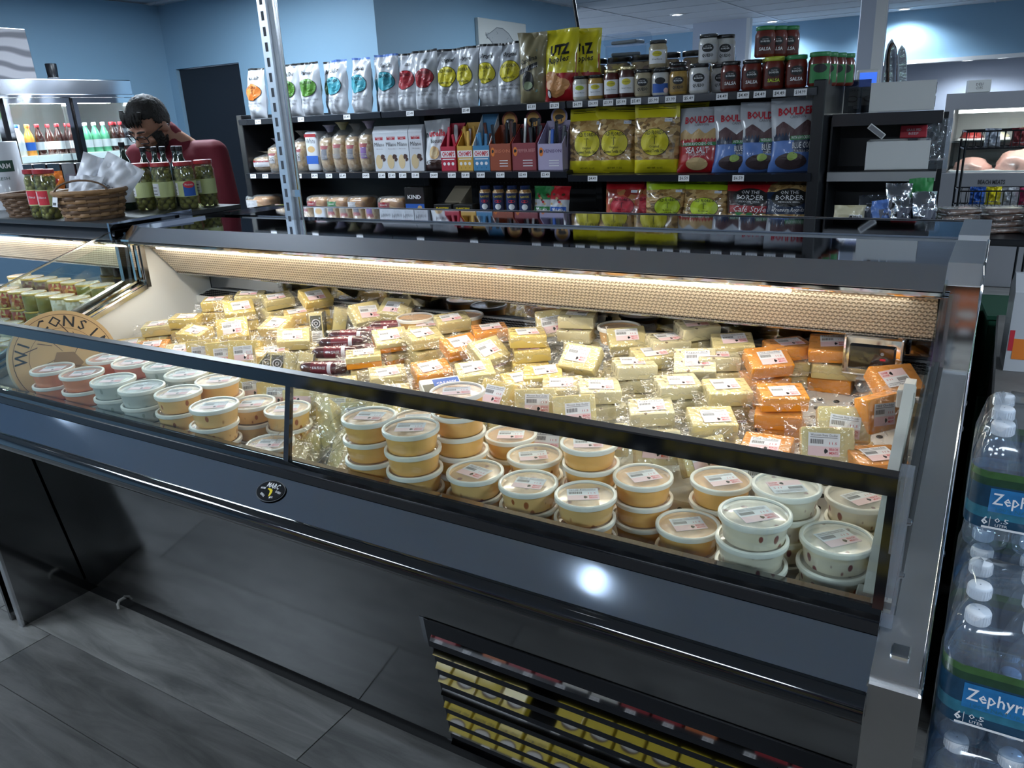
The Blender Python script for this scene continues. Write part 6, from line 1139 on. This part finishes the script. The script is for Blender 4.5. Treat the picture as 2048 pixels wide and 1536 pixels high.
for k, (a, c_) in enumerate([(2.02, 2.46), (2.50, 2.955), (2.99, 3.44), (3.465, 3.925)]):
    d_ = thing('x', '', ''); bpy.data.objects.remove(d_)
    fr = MB(); w_ = .032; fr.box(X1 - .05, X1, a, a + w_, .16, 1.875, 'chrome'); fr.box(X1 - .05, X1, c_ - w_, c_, .16, 1.875, 'chrome'); fr.box(X1 - .05, X1, a + w_, c_ - w_, 1.84, 1.875, 'chrome'); fr.box(X1 - .05, X1, a + w_, c_ - w_, .16, .2, 'chrome'); do = ob('door', fr, ck)
    ob('pane', MB().box(X1 - .03, X1 - .022, a + w_, c_ - w_, .2, 1.84, 'glass'), do); ob('handle', MB().tube([(X1 + .0, c_ - .016, .95), (X1 + .03, c_ - .016, .97), (X1 + .03, c_ - .016, 1.28), (X1, c_ - .016, 1.30)], .008, 8, 'chrome').mesh('handle', 60), do)
    ob('mullion', MB().box(X1 - .09, X1 - .055, c_ - .01, c_ + .045, .14, 1.88, 'black'), ck)
for z in (1.49, 1.22, .9, .55): ob('rack', MB().box(X0 + .05, X1 - .10, Y0 + .05, Y1 - .05, z - .012, z, 'white').box(X1 - .102, X1 - .096, Y0 + .05, Y1 - .05, z - .035, z + .012, 'white'), ck)
ob('tube_lamp', MB().tube([(X1 - .12, Y0 + .1, 1.86), (X1 - .12, Y1 - .1, 1.86)], .012, 8, 'cooler_tube'), ck)
area('cooler_lamp', (X1 - .14, 2.95, 1.84), .06, 1.8, 45, (.92, .97, 1), (0, R(-20), 0))
db = MB(); db.lathe([(.028, 0), (.032, .01), (.032, .12), (.028, .15), (.013, .19), (.013, .215)], 16, 'green_ink')
def drink(m, capm, h=1): b1 = MB(); b1.lathe([(.028, 0), (.032, .008), (.030, .06), (.032, .12), (.027, .15), (.013, .185), (.013, .20)], 16, m); c1 = MB(); c1.lathe([(.0145, .198), (.015, .2), (.015, .218), (.013, .22)], 14, capm); l1 = MB(); l1.lathe([(.0323, .045), (.0318, .06), (.0325, .10)], 16, 'lab_white' if m != 'dr_orange' else 'blue_ink', cap=False); return b1.mesh('bottle', 60), c1.mesh('cap', 60), l1.mesh('label', 60)
mat('dr_green', (.10, .35, .20), .15, coat=1); mat('dr_orange', (.75, .30, .05), .2, coat=1); mat('dr_cola', (.04, .012, .01), .15, coat=1); mat('dr_milk', (.7, .65, .6), .2, coat=.6); mat('dr_yellow', (.75, .60, .06), .2, coat=1)
DR = {'dr_green': drink('dr_green', 'white'), 'dr_orange': drink('dr_orange', 'orange_ink'), 'dr_cola': drink('dr_cola', 'red'), 'dr_milk': drink('dr_milk', 'blue_ink'), 'dr_yellow': drink('dr_yellow', 'yellow')}
DN = {'dr_green': 'green', 'dr_orange': 'orange', 'dr_cola': 'dark cola', 'dr_milk': 'pale', 'dr_yellow': 'yellow'}
def put_drink(k, x, y, z, lab):
    o = ob('drink_bottle', DR[k][0], None, (x, y, z), label=lab, cat='bottle', group='drinks in the cooler'); ob('cap', DR[k][1], o); ob('label', DR[k][2], o)
seq = ['dr_yellow', 'dr_orange', 'dr_milk', 'dr_milk', 'dr_orange', 'dr_cola', None, 'dr_cola', 'dr_cola', 'dr_green', 'dr_green', 'dr_green', 'dr_green', 'dr_cola', 'dr_cola']
for r_ in range(2):
    for i, k in enumerate(seq):
        if k: put_drink('dr_green' if (r_ and i < 5) else k, X1 - .15 - r_ * .12, 2.90 + i * .071, 1.4905 + (.0 if not r_ else 0), f'{DN["dr_green" if (r_ and i < 5) else k]} drink bottle, {"front" if not r_ else "second"} row of the upper rack, {nth(i)} from the left')
for i in range(14): put_drink(['dr_cola', 'dr_green', 'dr_orange', 'dr_milk'][i // 4], X1 - .15, 2.92 + i * .071, 1.2205, f'{DN[["dr_cola","dr_green","dr_orange","dr_milk"][i//4]]} drink bottle on the lower rack, {nth(i)} from the left')
for i in range(5): ob('rack_card', MB().box(X1 - .094, X1 - .092, 3.0 + i * .18, 3.15 + i * .18, 1.455, 1.50, 'paper'), ck)
gb_ = thing('marble_board', 'grey wave-patterned board standing on the drinks cooler', 'board', (-6.0, 2.89, 2.001), (R(-3), 0, R(90))); mw = bpy.data.materials.new('marble_wave'); mw.use_nodes = True; nt = mw.node_tree; MT['marble_wave'] = mw
wv = nt.nodes.new('ShaderNodeTexWave'); wv.bands_direction = 'Z'; wv.inputs['Scale'].default_value = 3.2; wv.inputs['Distortion'].default_value = 9; wv.inputs['Detail'].default_value = 1; wv.inputs['Detail Scale'].default_value = .6; tc = nt.nodes.new('ShaderNodeTexCoord'); rr_ = nt.nodes.new('ShaderNodeValToRGB'); rr_.color_ramp.elements[0].color = (.10, .10, .12, 1); rr_.color_ramp.elements[1].color = (.36, .35, .38, 1); rr_.color_ramp.elements[0].position = .1; rr_.color_ramp.elements[1].position = .5
nt.links.new(tc.outputs['Object'], wv.inputs['Vector']); nt.links.new(wv.outputs[0], rr_.inputs[0]); nt.links.new(rr_.outputs[0], nt.nodes['Principled BSDF'].inputs['Base Color'])
ob('panel', MB().rbox(0, .52, -.02, .0, 0, .34, 'marble_wave', .004, 1), gb_); ob('edge', MB().box(-.004, .524, -.006, .004, .34, .346, 'steel'), gb_)
cup = MB(); cup.lathe([(.030, 0), (.034, .004), (.038, .115), (.036, .118), (.033, .10)], 22, 'black', cap=False); cu = ob('tumbler', cup.mesh('tumbler', 50), None, (-5.95, 3.51, 2.001), label='black tumbler standing on the drinks cooler', cat='cup'); ob('ring', MB().lathe([(.0385, .012), (.040, .02), (.0385, .026)], 20, 'grey', cap=False), cu)
# ================================================================ right side: end display, jerky table, wire rack, meat counter
mat('foil', (.60, .63, .68), .18, 1, bump=.9, bump_scale=30)
ed = thing('end_display', 'black end-of-aisle shelf unit beside the chip shelving', 'shelving', (-.675, 3.93, 0), (0, 0, R(3)))
ob('back_panel', MB().box(0, .46, .34, .36, 0, 1.54, 'gondola'), ed); ob('shelf', MB().box(0, .44, 0, .34, 1.515, 1.545, 'gondola').prism([(-.012, 1.50), (-.012, 1.552), (0, 1.552), (0, 1.50)], 0, .44, 'gondola_edge'), ed); ob('shelf', MB().box(0, .44, -.02, .34, 1.285, 1.305, 'gondola'), ed); ob('shelf_lip', MB().box(0, .44, -.032, -.02, 1.262, 1.302, mat('pale_lip', (.38, .39, .40), .4, .4)), ed); ob('side_panel', MB().box(-.004, .004, 0, .34, 0, 1.54, 'gondola'), ed); ob('foot', MB().box(0, .44, .05, .36, 0, .12, 'gondola'), ed); ob('shelf', MB().box(0, .44, 0, .34, .9, .92, 'gondola'), ed)
ob('clear_panel', MB().box(.005, .12, .33, .335, 1.55, 1.70, 'dark_glass'), ed)
def display_box(x, z, label, rot, w=.255):
    t = thing('display_box', label, 'box', (x, 3.95, z), (0, 0, R(rot)), group='white display boxes'); d = .24; h = .122
    m = MB(); m.box(0, w, 0, .003, 0, h, 'case_white'); m.box(0, w, d - .003, d, 0, h, 'case_white'); m.box(0, .003, .003, d - .003, 0, h, 'case_white'); m.box(0, w, 0, d, 0, .003, 'case_white'); ob('carton', m, t)
    for k in range(4): ob('window_card', MB().box(w - .001, w + .002, .012 + k * .057, .056 + k * .057, .012, .055, 'pouch_black').box(w - .001, w + .002, .012 + k * .057, .056 + k * .057, .066, h - .01, 'pouch_black'), t)
    ob('end_wall', MB().box(w - .003, w, .003, d - .003, 0, h, 'case_white'), t)
    return t
display_box(-.53, 1.5535, 'white display box on the upper end shelf with cards inside', 5); display_box(-.525, 1.3075, 'white display box on the lower end shelf', 5)
for i, (x, y, h, a) in enumerate([(-.488, 4.05, .30, 4), (-.452, 4.06, .285, -3), (-.405, 4.06, .27, -6)]):
    o = MB(); pts = [(-.018, 0), (.018, 0), (.020, h * .8), (.014, h * .93), (0, h), (-.014, h * .93), (-.020, h * .8)]; o.poly(pts, .006, ['bag_silver', 'brown', 'bag_silver'][i]); b2 = ob('tall_card', o, None, (x, y, 1.5575), (R(-4), R(a), R(35)), label=f'tall rounded card standing in the upper white box, {["left","middle","right"][i]} one', cat='card', group='cards in the white box'); q = MB(); q.poly([(p[0] * .8, p[1] * .95 + .006) for p in pts], .001, 'foil', Matrix.Translation((0, -.0062, 0))); ob('print', q, b2)
o = ob('red_packet', MB().rbox(-.055, .055, -.008, .008, 0, .055, 'redink', .004, 2), None, (-.36, 4.16, 1.4335), (R(-5), 0, R(6)), label='red packet above the lower white box', cat='packet'); p = MB(); put_text(p, 'GRASS FED', 0, .034, .016, 'paper', lambda a, z: (a, -.0085, z), width=.06); put_text(p, 'BEEF', 0, .018, .016, 'paper', lambda a, z: (a, -.0085, z), width=.04); ob('print', p, o); ob('stand', MB().box(-.02, .02, -.004, .004, -.125, 0, 'pouch_black'), o)
pouch(-.245, 4.0, 1.3065, .10, .21, 121, (0, 0, R(10)), 'clear bag with red print hanging at the end of the lower shelf', (), 'clear_tub', group='end shelf packets')
o = ob('tag_holder', MB().rbox(-.04, .04, -.004, 0, -.013, .013, 'case_white', .002, 1), ed, (.19, -.045, 1.475), (0, R(38), 0)); ob('card', MB().box(-.035, .035, -.005, -.004, -.009, .009, 'greyink'), o)
# register screen behind
rg = thing('register_screen', 'small register screen with blue display behind the white boxes', 'screen', (-.665, 4.8, 1.62), (0, 0, R(15))); ob('shell', MB().rbox(-.055, .055, -.02, .02, 0, .14, 'case_white', .008, 2), rg); emat('screen_blue', (.05, .16, .75), 1.0); ob('display', MB().box(-.042, .042, -.0215, -.0195, .055, .125, 'screen_blue'), rg); ob('stand', MB().lathe([(.05, -1.62), (.02, -1.55), (.02, 0)], 14, 'grey'), rg)
# red and black cap-shaped pack on the end of the gondola
o = ob('black_pack', MB().lathe([(.06, 0), (.062, .03), (.045, .06), (.01, .075)], 20, 'pouch_black').mesh('black_pack', 60), None, (-.80, 4.45, 1.662), label='domed black and red pack behind the salsa jars', cat='pack'); ob('band', MB().lathe([(.0625, .02), (.0628, .03), (.055, .045)], 20, 'redink', cap=False), o); ob('shelf_tab', MB().box(-.06, .06, -.06, .06, -.006, 0, 'gondola'), o)
# jerky table
jt = thing('display_table', 'low display table of jerky and cheese pouches behind the second case', 'table', (-.2, 3.56, 0)); ob('tabletop', MB().rbox(-.42, .46, -.24, .24, 1.085, 1.11, 'gondola', .004, 1), jt)
for sx in (-.38, .42):
    for sy in (-.2, .2): ob('leg', MB().box(sx - .02, sx + .02, sy - .02, sy + .02, 0, 1.085, 'gondola'), jt)
ZJ = 1.1105
def zpouch(x, y, w, h, seed, m, lab, yaw, lean=-8, sticker=True):
    me, S_ = bag(w, h, .05, seed, [(0, 1.01, m)], crumple=1.5, nu=12, nv=16); p = MB()
    if sticker: strip(p, -.01, .05, h * .35, h * .62, 'paper', S_(.0015), 6, 3); put_text(p, 'BEACH', .026, h * .53, .014, 'ink', S_(.003), width=.036, bold=.02); put_text(p, 'MEATS', .026, h * .42, .014, 'ink', S_(.003), width=.036, bold=.02); ell(p, -.002, h * .48, .008, .01, 'ink', S_(.003), 10, 1)
    else: strip(p, -w * .3, w * .3, h * .2, h * .7, 'lab_grey', S_(.0015), 6, 3)
    o = ob('zip_pouch', me, None, (x, y, ZJ), (R(lean), 0, R(yaw)), label=lab, cat='pouch', group='pouches on the display table'); ob('print', p, o)
mat('curd', (.62, .56, .38), .35, coat=.9, bump=.6, bump_scale=40); mat('foil_dark', (.10, .11, .13), .2, .8, bump=.9, bump_scale=30)
zpouch(-.495, 3.42, .125, .10, 131, 'curd', 'clear zip pouch of cheese curds with white sticker', 25)
for i, (x, y, w, h, m, a, ln, nm) in enumerate([(-.42, 3.60, .12, .13, 'foil_dark', 20, -20, 'dark foil pouch behind the curds'), (-.37, 3.45, .09, .12, 'bag_blue', 50, -10, 'slate blue pouch leaning between foil packs'), (-.30, 3.43, .09, .13, 'foil', 20, -12, 'silver foil pouch, front left of the bright one'), (-.215, 3.42, .10, .155, 'foil', 35, -8, 'tall bright silver foil pouch in the middle of the table'), (-.34, 3.62, .10, .17, 'foil', 10, -14, 'silver foil pouch standing behind the others'), (-.26, 3.66, .09, .19, 'green_ink', 10, -12, 'green pouch standing at the back of the table')]):
    zpouch(x, y, w, h, 140 + i, m, nm, a, ln, False)
chunky('jerky', [(.10, .05, .03), (.16, .08, .05), (.07, .03, .02)], 30, .3, 1)
jw = wrap_mesh(77, .13, .10, .022, .025)
random.seed(8)
for c_ in range(3):
    for k in range(4):
        o = ob('jerky_pack', MB().rbox(-.065, .065, -.05, .05, 0, .018, 'jerky', .008, 2).mesh('jerky_pack', 50), None, (-.115 + c_ * .145, 3.48 + .03 * (c_ % 2), ZJ + k * .023), (0, 0, R(28 + random.uniform(-10, 10))), label=f'clear packet of brown jerky, {nth(3-k)} from top of the {["left","middle","right"][c_]} stack on the table', cat='jerky packet', group='jerky packets on the table'); ob('plastic_wrap', jw, o)
# wire rack
wk = thing('wire_rack', 'black wire rack with two shallow baskets behind the jerky', 'rack', (.0, 4.55, 0), (0, 0, R(8)))
for x in (-.16, .16):
    for y in (0, .2): ob('post', MB().tube([(x, y, 0), (x, y, 1.47 if (x > 0 and y == 0) else 1.40)], .006, 6, 'black'), wk)
for z in (1.08, 1.36):
    m = MB()
    for zz in (z, z + .08): m.tube([(-.16, 0, zz), (.16, 0, zz), (.16, .2, zz), (-.16, .2, zz)], .004, 6, 'black', closed=True)
    for k in range(11): x = -.16 + .032 * k; m.tube([(x, 0, z + .08), (x, 0, z), (x, .2, z), (x, .2, z + .08)], .0025, 5, 'black')
    ob('basket', m, wk)
for i, (x, m, z) in enumerate([(-.09, 'blue_ink', 1.083), (-.02, 'bag_yellow', 1.083), (.05, 'bag_white', 1.083), (.12, 'bag_magenta', 1.083), (-.06, 'bag_silver', 1.363), (.05, 'cb_wine', 1.363)]): pouch(x + .01, 4.66, z, .07, .085, 160 + i, (0, 0, R(8)), f'small {["blue","yellow","white","magenta","silver","wine red"][i]} packet in the wire rack', (), m, group='packets in the wire rack')
# meat counter
mc = thing('meat_counter', 'tall stainless glass-fronted meat counter at the far right', 'display case', (-.47, 8.0, 0)); L_ = 2.6
mat('mc_steel', (.36, .37, .40), .3, .7)
ob('base', MB().rbox(0, L_, 0, .9, 0, .98, 'mc_steel', .01, 2), mc); ob('top', MB().box(0, L_, .0, .9, 1.50, 1.63, 'mc_steel'), mc); ob('end_frame', MB().box(0, .07, 0, .9, .98, 1.5, 'mc_steel'), mc); ob('mullion', MB().box(.72, .77, 0, .03, .98, 1.5, 'mc_steel'), mc); ob('back', MB().box(0, L_, .88, .9, .98, 1.5, 'case_white'), mc)
for a, c_ in ((.07, .72), (.77, L_)): ob('pane', MB().box(a, c_, .008, .014, .99, 1.5, 'glass'), mc)
ob('shelf', MB().box(.07, L_, .25, .88, 1.22, 1.235, 'steel'), mc); ob('lamp_tube', MB().tube([(.1, .15, 1.48), (L_ - .1, .15, 1.48)], .014, 8, 'cooler_tube'), mc); area('meat_lamp', (.8, 8.18, 1.47), 2.2, .05, 14, (1, .97, .95)); ob('louvre', MB().box(.35, 1.2, -.006, 0, .45, .85, 'grey'), mc)
bt = MB(); put_text(bt, 'BEACH MEATS', .42, .90, .05, 'ink', lambda a, z: (a, -.006, z), width=.2, bold=.02); ob('sign', bt, mc)
mat('chicken', (.72, .42, .36), .35, coat=.5, noise_amt=.15, noise_scale=12); mat('beef', (.35, .04, .04), .4, coat=.4, noise_amt=.3, noise_scale=25); chunky('salad', [(.75, .70, .52), (.66, .6, .4), (.8, .76, .6)], 18, .5, .3)
random.seed(4)
def mound(x, y, z, rx, ry, rz, m, name, label):
    bm = bmesh.new(); bmesh.ops.create_icosphere(bm, subdivisions=3, radius=1)
    for v in bm.verts: v.co *= 1 + .18 * noise.noise(v.co * 2.5 + Vector((x * 9, z, 0))); v.co.z = max(v.co.z, -.02)
    me = bpy.data.meshes.new(name); bm.to_mesh(me); bm.free(); me.materials.append(MT[m]); me.polygons.foreach_set('use_smooth', [True] * len(me.polygons))
    t = thing(name, label, 'food tray', (x, y, z), group='trays in the meat counter'); ob('food', me, t, (0, 0, .012), sc=(rx, ry, rz)); ob('tray', MB().box(-rx * 1.1, rx * 1.1, -ry * 1.1, ry * 1.1, 0, .012, 'white'), t)
mound(-.22, 8.25, .982, .15, .2, .10, 'chicken', 'chicken_tray', 'tray of pale chicken pieces at the left of the meat counter'); mound(.12, 8.25, .982, .16, .2, .16, 'chicken', 'chicken_tray', 'largest mound of chicken in the meat counter'); mound(.50, 8.25, .982, .18, .2, .11, 'chicken', 'chicken_tray', 'tray of chicken at the right of the meat counter'); mound(-.26, 8.5, 1.2355, .09, .15, .07, 'beef', 'beef_tray', 'tray of red beef on the upper shelf'); mound(-.06, 8.5, 1.2355, .09, .15, .05, 'salad', 'salad_tray', 'small pale tray on the upper shelf'); mound(.22, 8.5, 1.2355, .15, .16, .11, 'salad', 'salad_tray', 'heaped cream-coloured salad on the upper shelf')
o = ob('counter_box', MB().rbox(-.085, .085, -.06, .06, 0, .10, 'case_white', .004, 1), None, (-.25, 8.2, 1.631), (0, 0, R(10)), label='small white box on top of the meat counter', cat='box'); p = MB(); put_text(p, 'DELI', 0, .065, .03, 'ink', lambda a, z: (a, -.0606, z), width=.05); put_text(p, 'CUPS', 0, .035, .03, 'ink', lambda a, z: (a, -.0606, z), width=.05); ob('print', p, o)
# ================================================================ right foreground: water packs, bread carton on a grey stand
film('pet', (.88, .94, 1), .04, .5, .06, .3, 25); film('shrink', (.94, .97, 1), .04, .5, .08, .35, 16); mat('cap_white', (.75, .78, .84), .35)
wl = []
for n_, c_ in (('w_forest', (.02, .055, .03)), ('w_leaf', (.05, .12, .04)), ('w_teal', (.012, .05, .10)), ('w_aqua', (.03, .16, .24)), ('w_patch', (.02, .17, .42))): mat(n_, c_, .25, coat=.6, noise_amt=.5, noise_scale=45)
wbm = MB(); wbm.lathe([(.020, 0), (.030, .006), (.0325, .02), (.0305, .05), (.0325, .065), (.0305, .09), (.0325, .115), (.031, .135), (.022, .165), (.0125, .182), (.0125, .19)], 24, 'pet'); wbm = wbm.mesh('bottle', 60)
wcm = MB(); wcm.lathe([(.0142, .186), (.0150, .188), (.0150, .202), (.0135, .2045), (.001, .2045)], 26, 'cap_white', cap=False)
for k in range(26): a = 2 * math.pi * k / 26; wcm.box(-.0006, .0006, .0148, .0156, .188, .201, 'cap_white', Matrix.Rotation(a, 4, 'Z'))
wcm = wcm.mesh('cap', 60)
def rrect(x0, x1, y0, y1, r_, n=6):
    pts = []
    for cx, cy, a0 in ((x1 - r_, y0 + r_, -90), (x1 - r_, y1 - r_, 0), (x0 + r_, y1 - r_, 90), (x0 + r_, y0 + r_, 180)):
        for k in range(n + 1): a = R(a0 + 90 * k / n); pts.append((cx + r_ * math.cos(a), cy + r_ * math.sin(a)))
    return pts
def water_pack(x, y, z, label):
    t = thing('water_pack', label, 'water pack', (x, y, z), group='six-packs of water')
    for i in range(2):
        for j in range(3): b1 = ob('bottle', wbm, t, (.0335 + i * .066, .0335 + j * .066, .001)); ob('cap', wcm, b1)
    rr = rrect(0, .133, 0, .199, .032); n = len(rr); lb = MB(); zs = [(.045, 'w_teal'), (.062, 'w_aqua'), (.08, 'w_teal'), (.10, 'w_teal'), (.115, 'w_forest'), (.127, 'w_leaf'), (.138, None)]
    for k in range(6): lb.add([(px, py, zs[k][0]) for px, py in rr] + [(px, py, zs[k + 1][0]) for px, py in rr], [(i, (i + 1) % n, n + (i + 1) % n, n + i) for i in range(n)], zs[k][1])
    ob('printed_band', lb.mesh('printed_band', 60), t)
    p = MB(); f = lambda k: (lambda a, q: (a, -.0006 - k, q)); strip(p, .030, .128, .074, .112, 'w_patch', f(0), 4, 2); put_text(p, 'Zephyrhills', .082, .095, .026, 'paper', f(.0005), width=.095, bold=.01); put_text(p, '100% NATURAL', .074, .079, .009, 'w_aqua', f(.0005), width=.07); put_text(p, '6', .028, .058, .018, 'paper', f(.0005), bold=.02); put_text(p, '0.5', .050, .061, .011, 'paper', f(.0005), width=.018); put_text(p, 'LITER', .050, .053, .006, 'paper', f(.0005), width=.016); strip(p, .0345, .0352, .05, .066, 'paper', f(.0005), 1, 1); strip(p, .025, .105, .046, .0495, 'paper', f(.0005), 4, 1)
    ob('lettering', p, t)
    sh = MB(); N2 = n; lv = [(.137, 1.003), (.15, 1.0), (.17, .93), (.195, .84), (.209, .70)]; vs = []
    for q, s_ in lv:
        for k, (px, py) in enumerate(rr): wv_ = (.004 * math.sin(k * 2.4) if q > .15 else .0015 * math.sin(k * 3.1)); vs.append((.0665 + (px - .0665) * s_, .0995 + (py - .0995) * s_, q + wv_ if q > 0 else 0))
    sh.add(vs, [(i * N2 + j, i * N2 + (j + 1) % N2, (i + 1) * N2 + (j + 1) % N2, (i + 1) * N2 + j) for i in range(len(lv) - 1) for j in range(N2)] + [tuple((len(lv) - 1) * N2 + j for j in range(N2))], 'shrink'); ob('shrink_film', sh.mesh('shrink_film', 80), t)
H_ = .2105
FR = ['bottom pack', 'second pack from floor', 'third pack from floor', 'top pack', 'top pack']
for k in range(4): water_pack(.018, 1.03, .12 + k * H_ - .0, f'six-pack of bottled water, {FR[k]} in the front stack right of the case')
for k in range(5): water_pack(.020, 1.255, .095 + k * H_, f'six-pack of bottled water, {["bottom pack","second pack from floor","third pack from floor","fourth pack from floor","top pack"][k]} in the rear stack right of the case')
for k in range(4): water_pack(.160, 1.03, .12 + k * H_, f'six-pack of bottled water, {FR[k]} in the front stack furthest right')
ob('pallet', MB().box(.012, .32, 1.02, 1.235, .0, .119, 'wicker_dark').box(.012, .32, 1.245, 1.47, 0, .094, 'wicker_dark'), None, label='low wooden pallet under the water packs', cat='pallet')
mat('stone_grey', (.16, .155, .15), .6, noise_amt=.45, noise_scale=9)
st = thing('grey_stand', 'grey stone-patterned display stand under the bread carton', 'stand', (.055, 1.95, 0)); ob('body', MB().rbox(0, .5, 0, .75, .0, .955, 'stone_grey', .01, 2), st); ob('top_slab', MB().rbox(-.006, .51, -.01, .76, .956, .976, 'stone_grey', .004, 1), st)
bx = thing('bread_carton', 'white bread carton with red oval name at the right edge', 'carton', (.068, 2.12, .977), (0, 0, R(4))); ob('carton', MB().prism([(0, 0), (0, .19), (.05, .225), (.07, .225), (.12, .19), (.12, 0)], 0, .2, 'bag_white'), bx)
p = MB(); f = lambda k: (lambda a, z: (a, -.0006 - k, z)); ell(p, .105, .065, .066, .042, 'of_darkred', f(0), 30, 1); put_text(p, 'PEPPERIDGE', .105, .08, .018, 'paper', f(.0006), width=.10, bold=.02); put_text(p, 'FARM', .105, .055, .018, 'paper', f(.0006), width=.05, bold=.02); strip(p, .012, .04, .03, .08, 'orange_ink', f(.0004), 2, 1); strip(p, .002, .012, .05, .10, 'redink', f(.0004), 1, 1); ell(p, .06, .155, .03, .022, 'tan_ink', f(0), 20, 1); ob('print', p, bx)
gr = thing('green_crate', 'dark green plastic crate behind the bread carton', 'crate', (.03, 2.75, .0), (0, 0, R(6))); mat('crate', (.012, .07, .04), .45)
m = MB(); m.box(0, .3, 0, .004, .70, .95, 'crate'); m.box(0, .004, 0, .3, .70, .95, 'crate'); m.box(0, .3, .296, .3, .7, .95, 'crate'); m.box(.296, .3, 0, .3, .7, .95, 'crate'); m.box(0, .3, 0, .3, .70, .705, 'crate'); ob('tub', m, gr); ob('lid_ribs', MB().box(-.006, .306, -.006, .306, .95, .962, 'crate'), gr)
for k in range(9): ob('rib', MB().box(.02 + k * .03, .03 + k * .03, -.008, 0, .74, .93, 'crate'), gr)
ob('crate_stack', MB().rbox(.0, .3, 0, .3, 0, .70, 'crate', .005, 1), gr)
# ================================================================ shelving across the aisle, behind the viewer
ga = thing('aisle_shelving', 'black grocery shelving across the aisle from the cheese case', 'shelving', (0, 0, 0)); ob('back_panel', MB().box(-3.4, 1.2, -1.42, -1.40, 0, 1.75, 'gondola'), ga)
AZ = [.18, .46, .74, 1.02, 1.30, 1.56]
for z in AZ:
    so2 = ob('shelf', MB().box(-3.4, 1.2, -1.40, -1.02, z - .025, z, 'gondola').box(-3.4, 1.2, -1.02, -1.01, z - .03, z + .004, 'gondola_edge'), ga)
    for k in range(22): ob('price_tag', tag_mesh('$2.99'), so2, (-3.25 + k * .2, -1.009, z - .013), (0, 0, math.pi))
mat('yb', (.72, .55, .03), .4, coat=.3); mat('ob_', (.60, .16, .05), .4, coat=.3); mat('pb', (.22, .07, .28), .4); mat('wb', (.62, .60, .56), .4)
CARD = [('yb', 'yellow', 'BLACK BEANS & RICE'), ('yb', 'yellow', 'CILANTRO LIME RICE'), ('yb', 'yellow', 'MEXICAN RICE'), ('ob_', 'orange', 'GINGER CRUNCH'), ('of_darkred', 'red', 'CRUNCH'), ('wb', 'white', 'RICE'), ('pb', 'purple', 'BEANS'), ('yb', 'yellow', 'RED BEANS'), ('blue_ink', 'blue', 'PASTA')]
_cb = {}
def card_box(k):
    if k not in _cb:
        m, cn_, s_ = CARD[k]; b1 = MB().rbox(-.075, .075, -.03, .03, 0, .19, m, .003, 1).mesh('carton'); p = MB(); f = lambda a, z: (-a, .0306, z); put_text(p, s_, 0, .155, .026, 'ink' if m in ('yb', 'wb') else 'paper', f, width=.13, bold=.01); ell(p, 0, .07, .055, .035, 'brown', f, 18, 1); ell(p, 0, .072, .045, .025, 'wb', lambda a, z: (-a, .0312, z), 16, 1, wob=.1); _cb[k] = (b1, p.mesh('print'))
    return _cb[k]
PLAN = {0: [8, 5, 6, 3], 1: [5, 3, 5, 8], 2: [1, 0, 2, 7], 3: [0, 1, 7, 2], 4: [4, 5, 4, 3], 5: [8, 6, 5, 5]}
for li, z in enumerate(AZ):
    for i in range(26):
        if (i * 7 + li * 3) % 9 == 0: continue
        k = PLAN[li][(i // 2) % 4]; x = -3.28 + i * .17; m, cn_, s_ = CARD[k]
        o = ob('food_carton', card_box(k)[0], None, (x, -1.06, z + .0005), (0, 0, R((i * 13 % 7) - 3)), label=f'{cn_} food carton, {nth(i)} place from left on aisle shelf {["one","two","three","four","five","six"][li]} from the floor', cat='food box', group='cartons on the aisle shelving'); ob('print', card_box(k)[1], o)
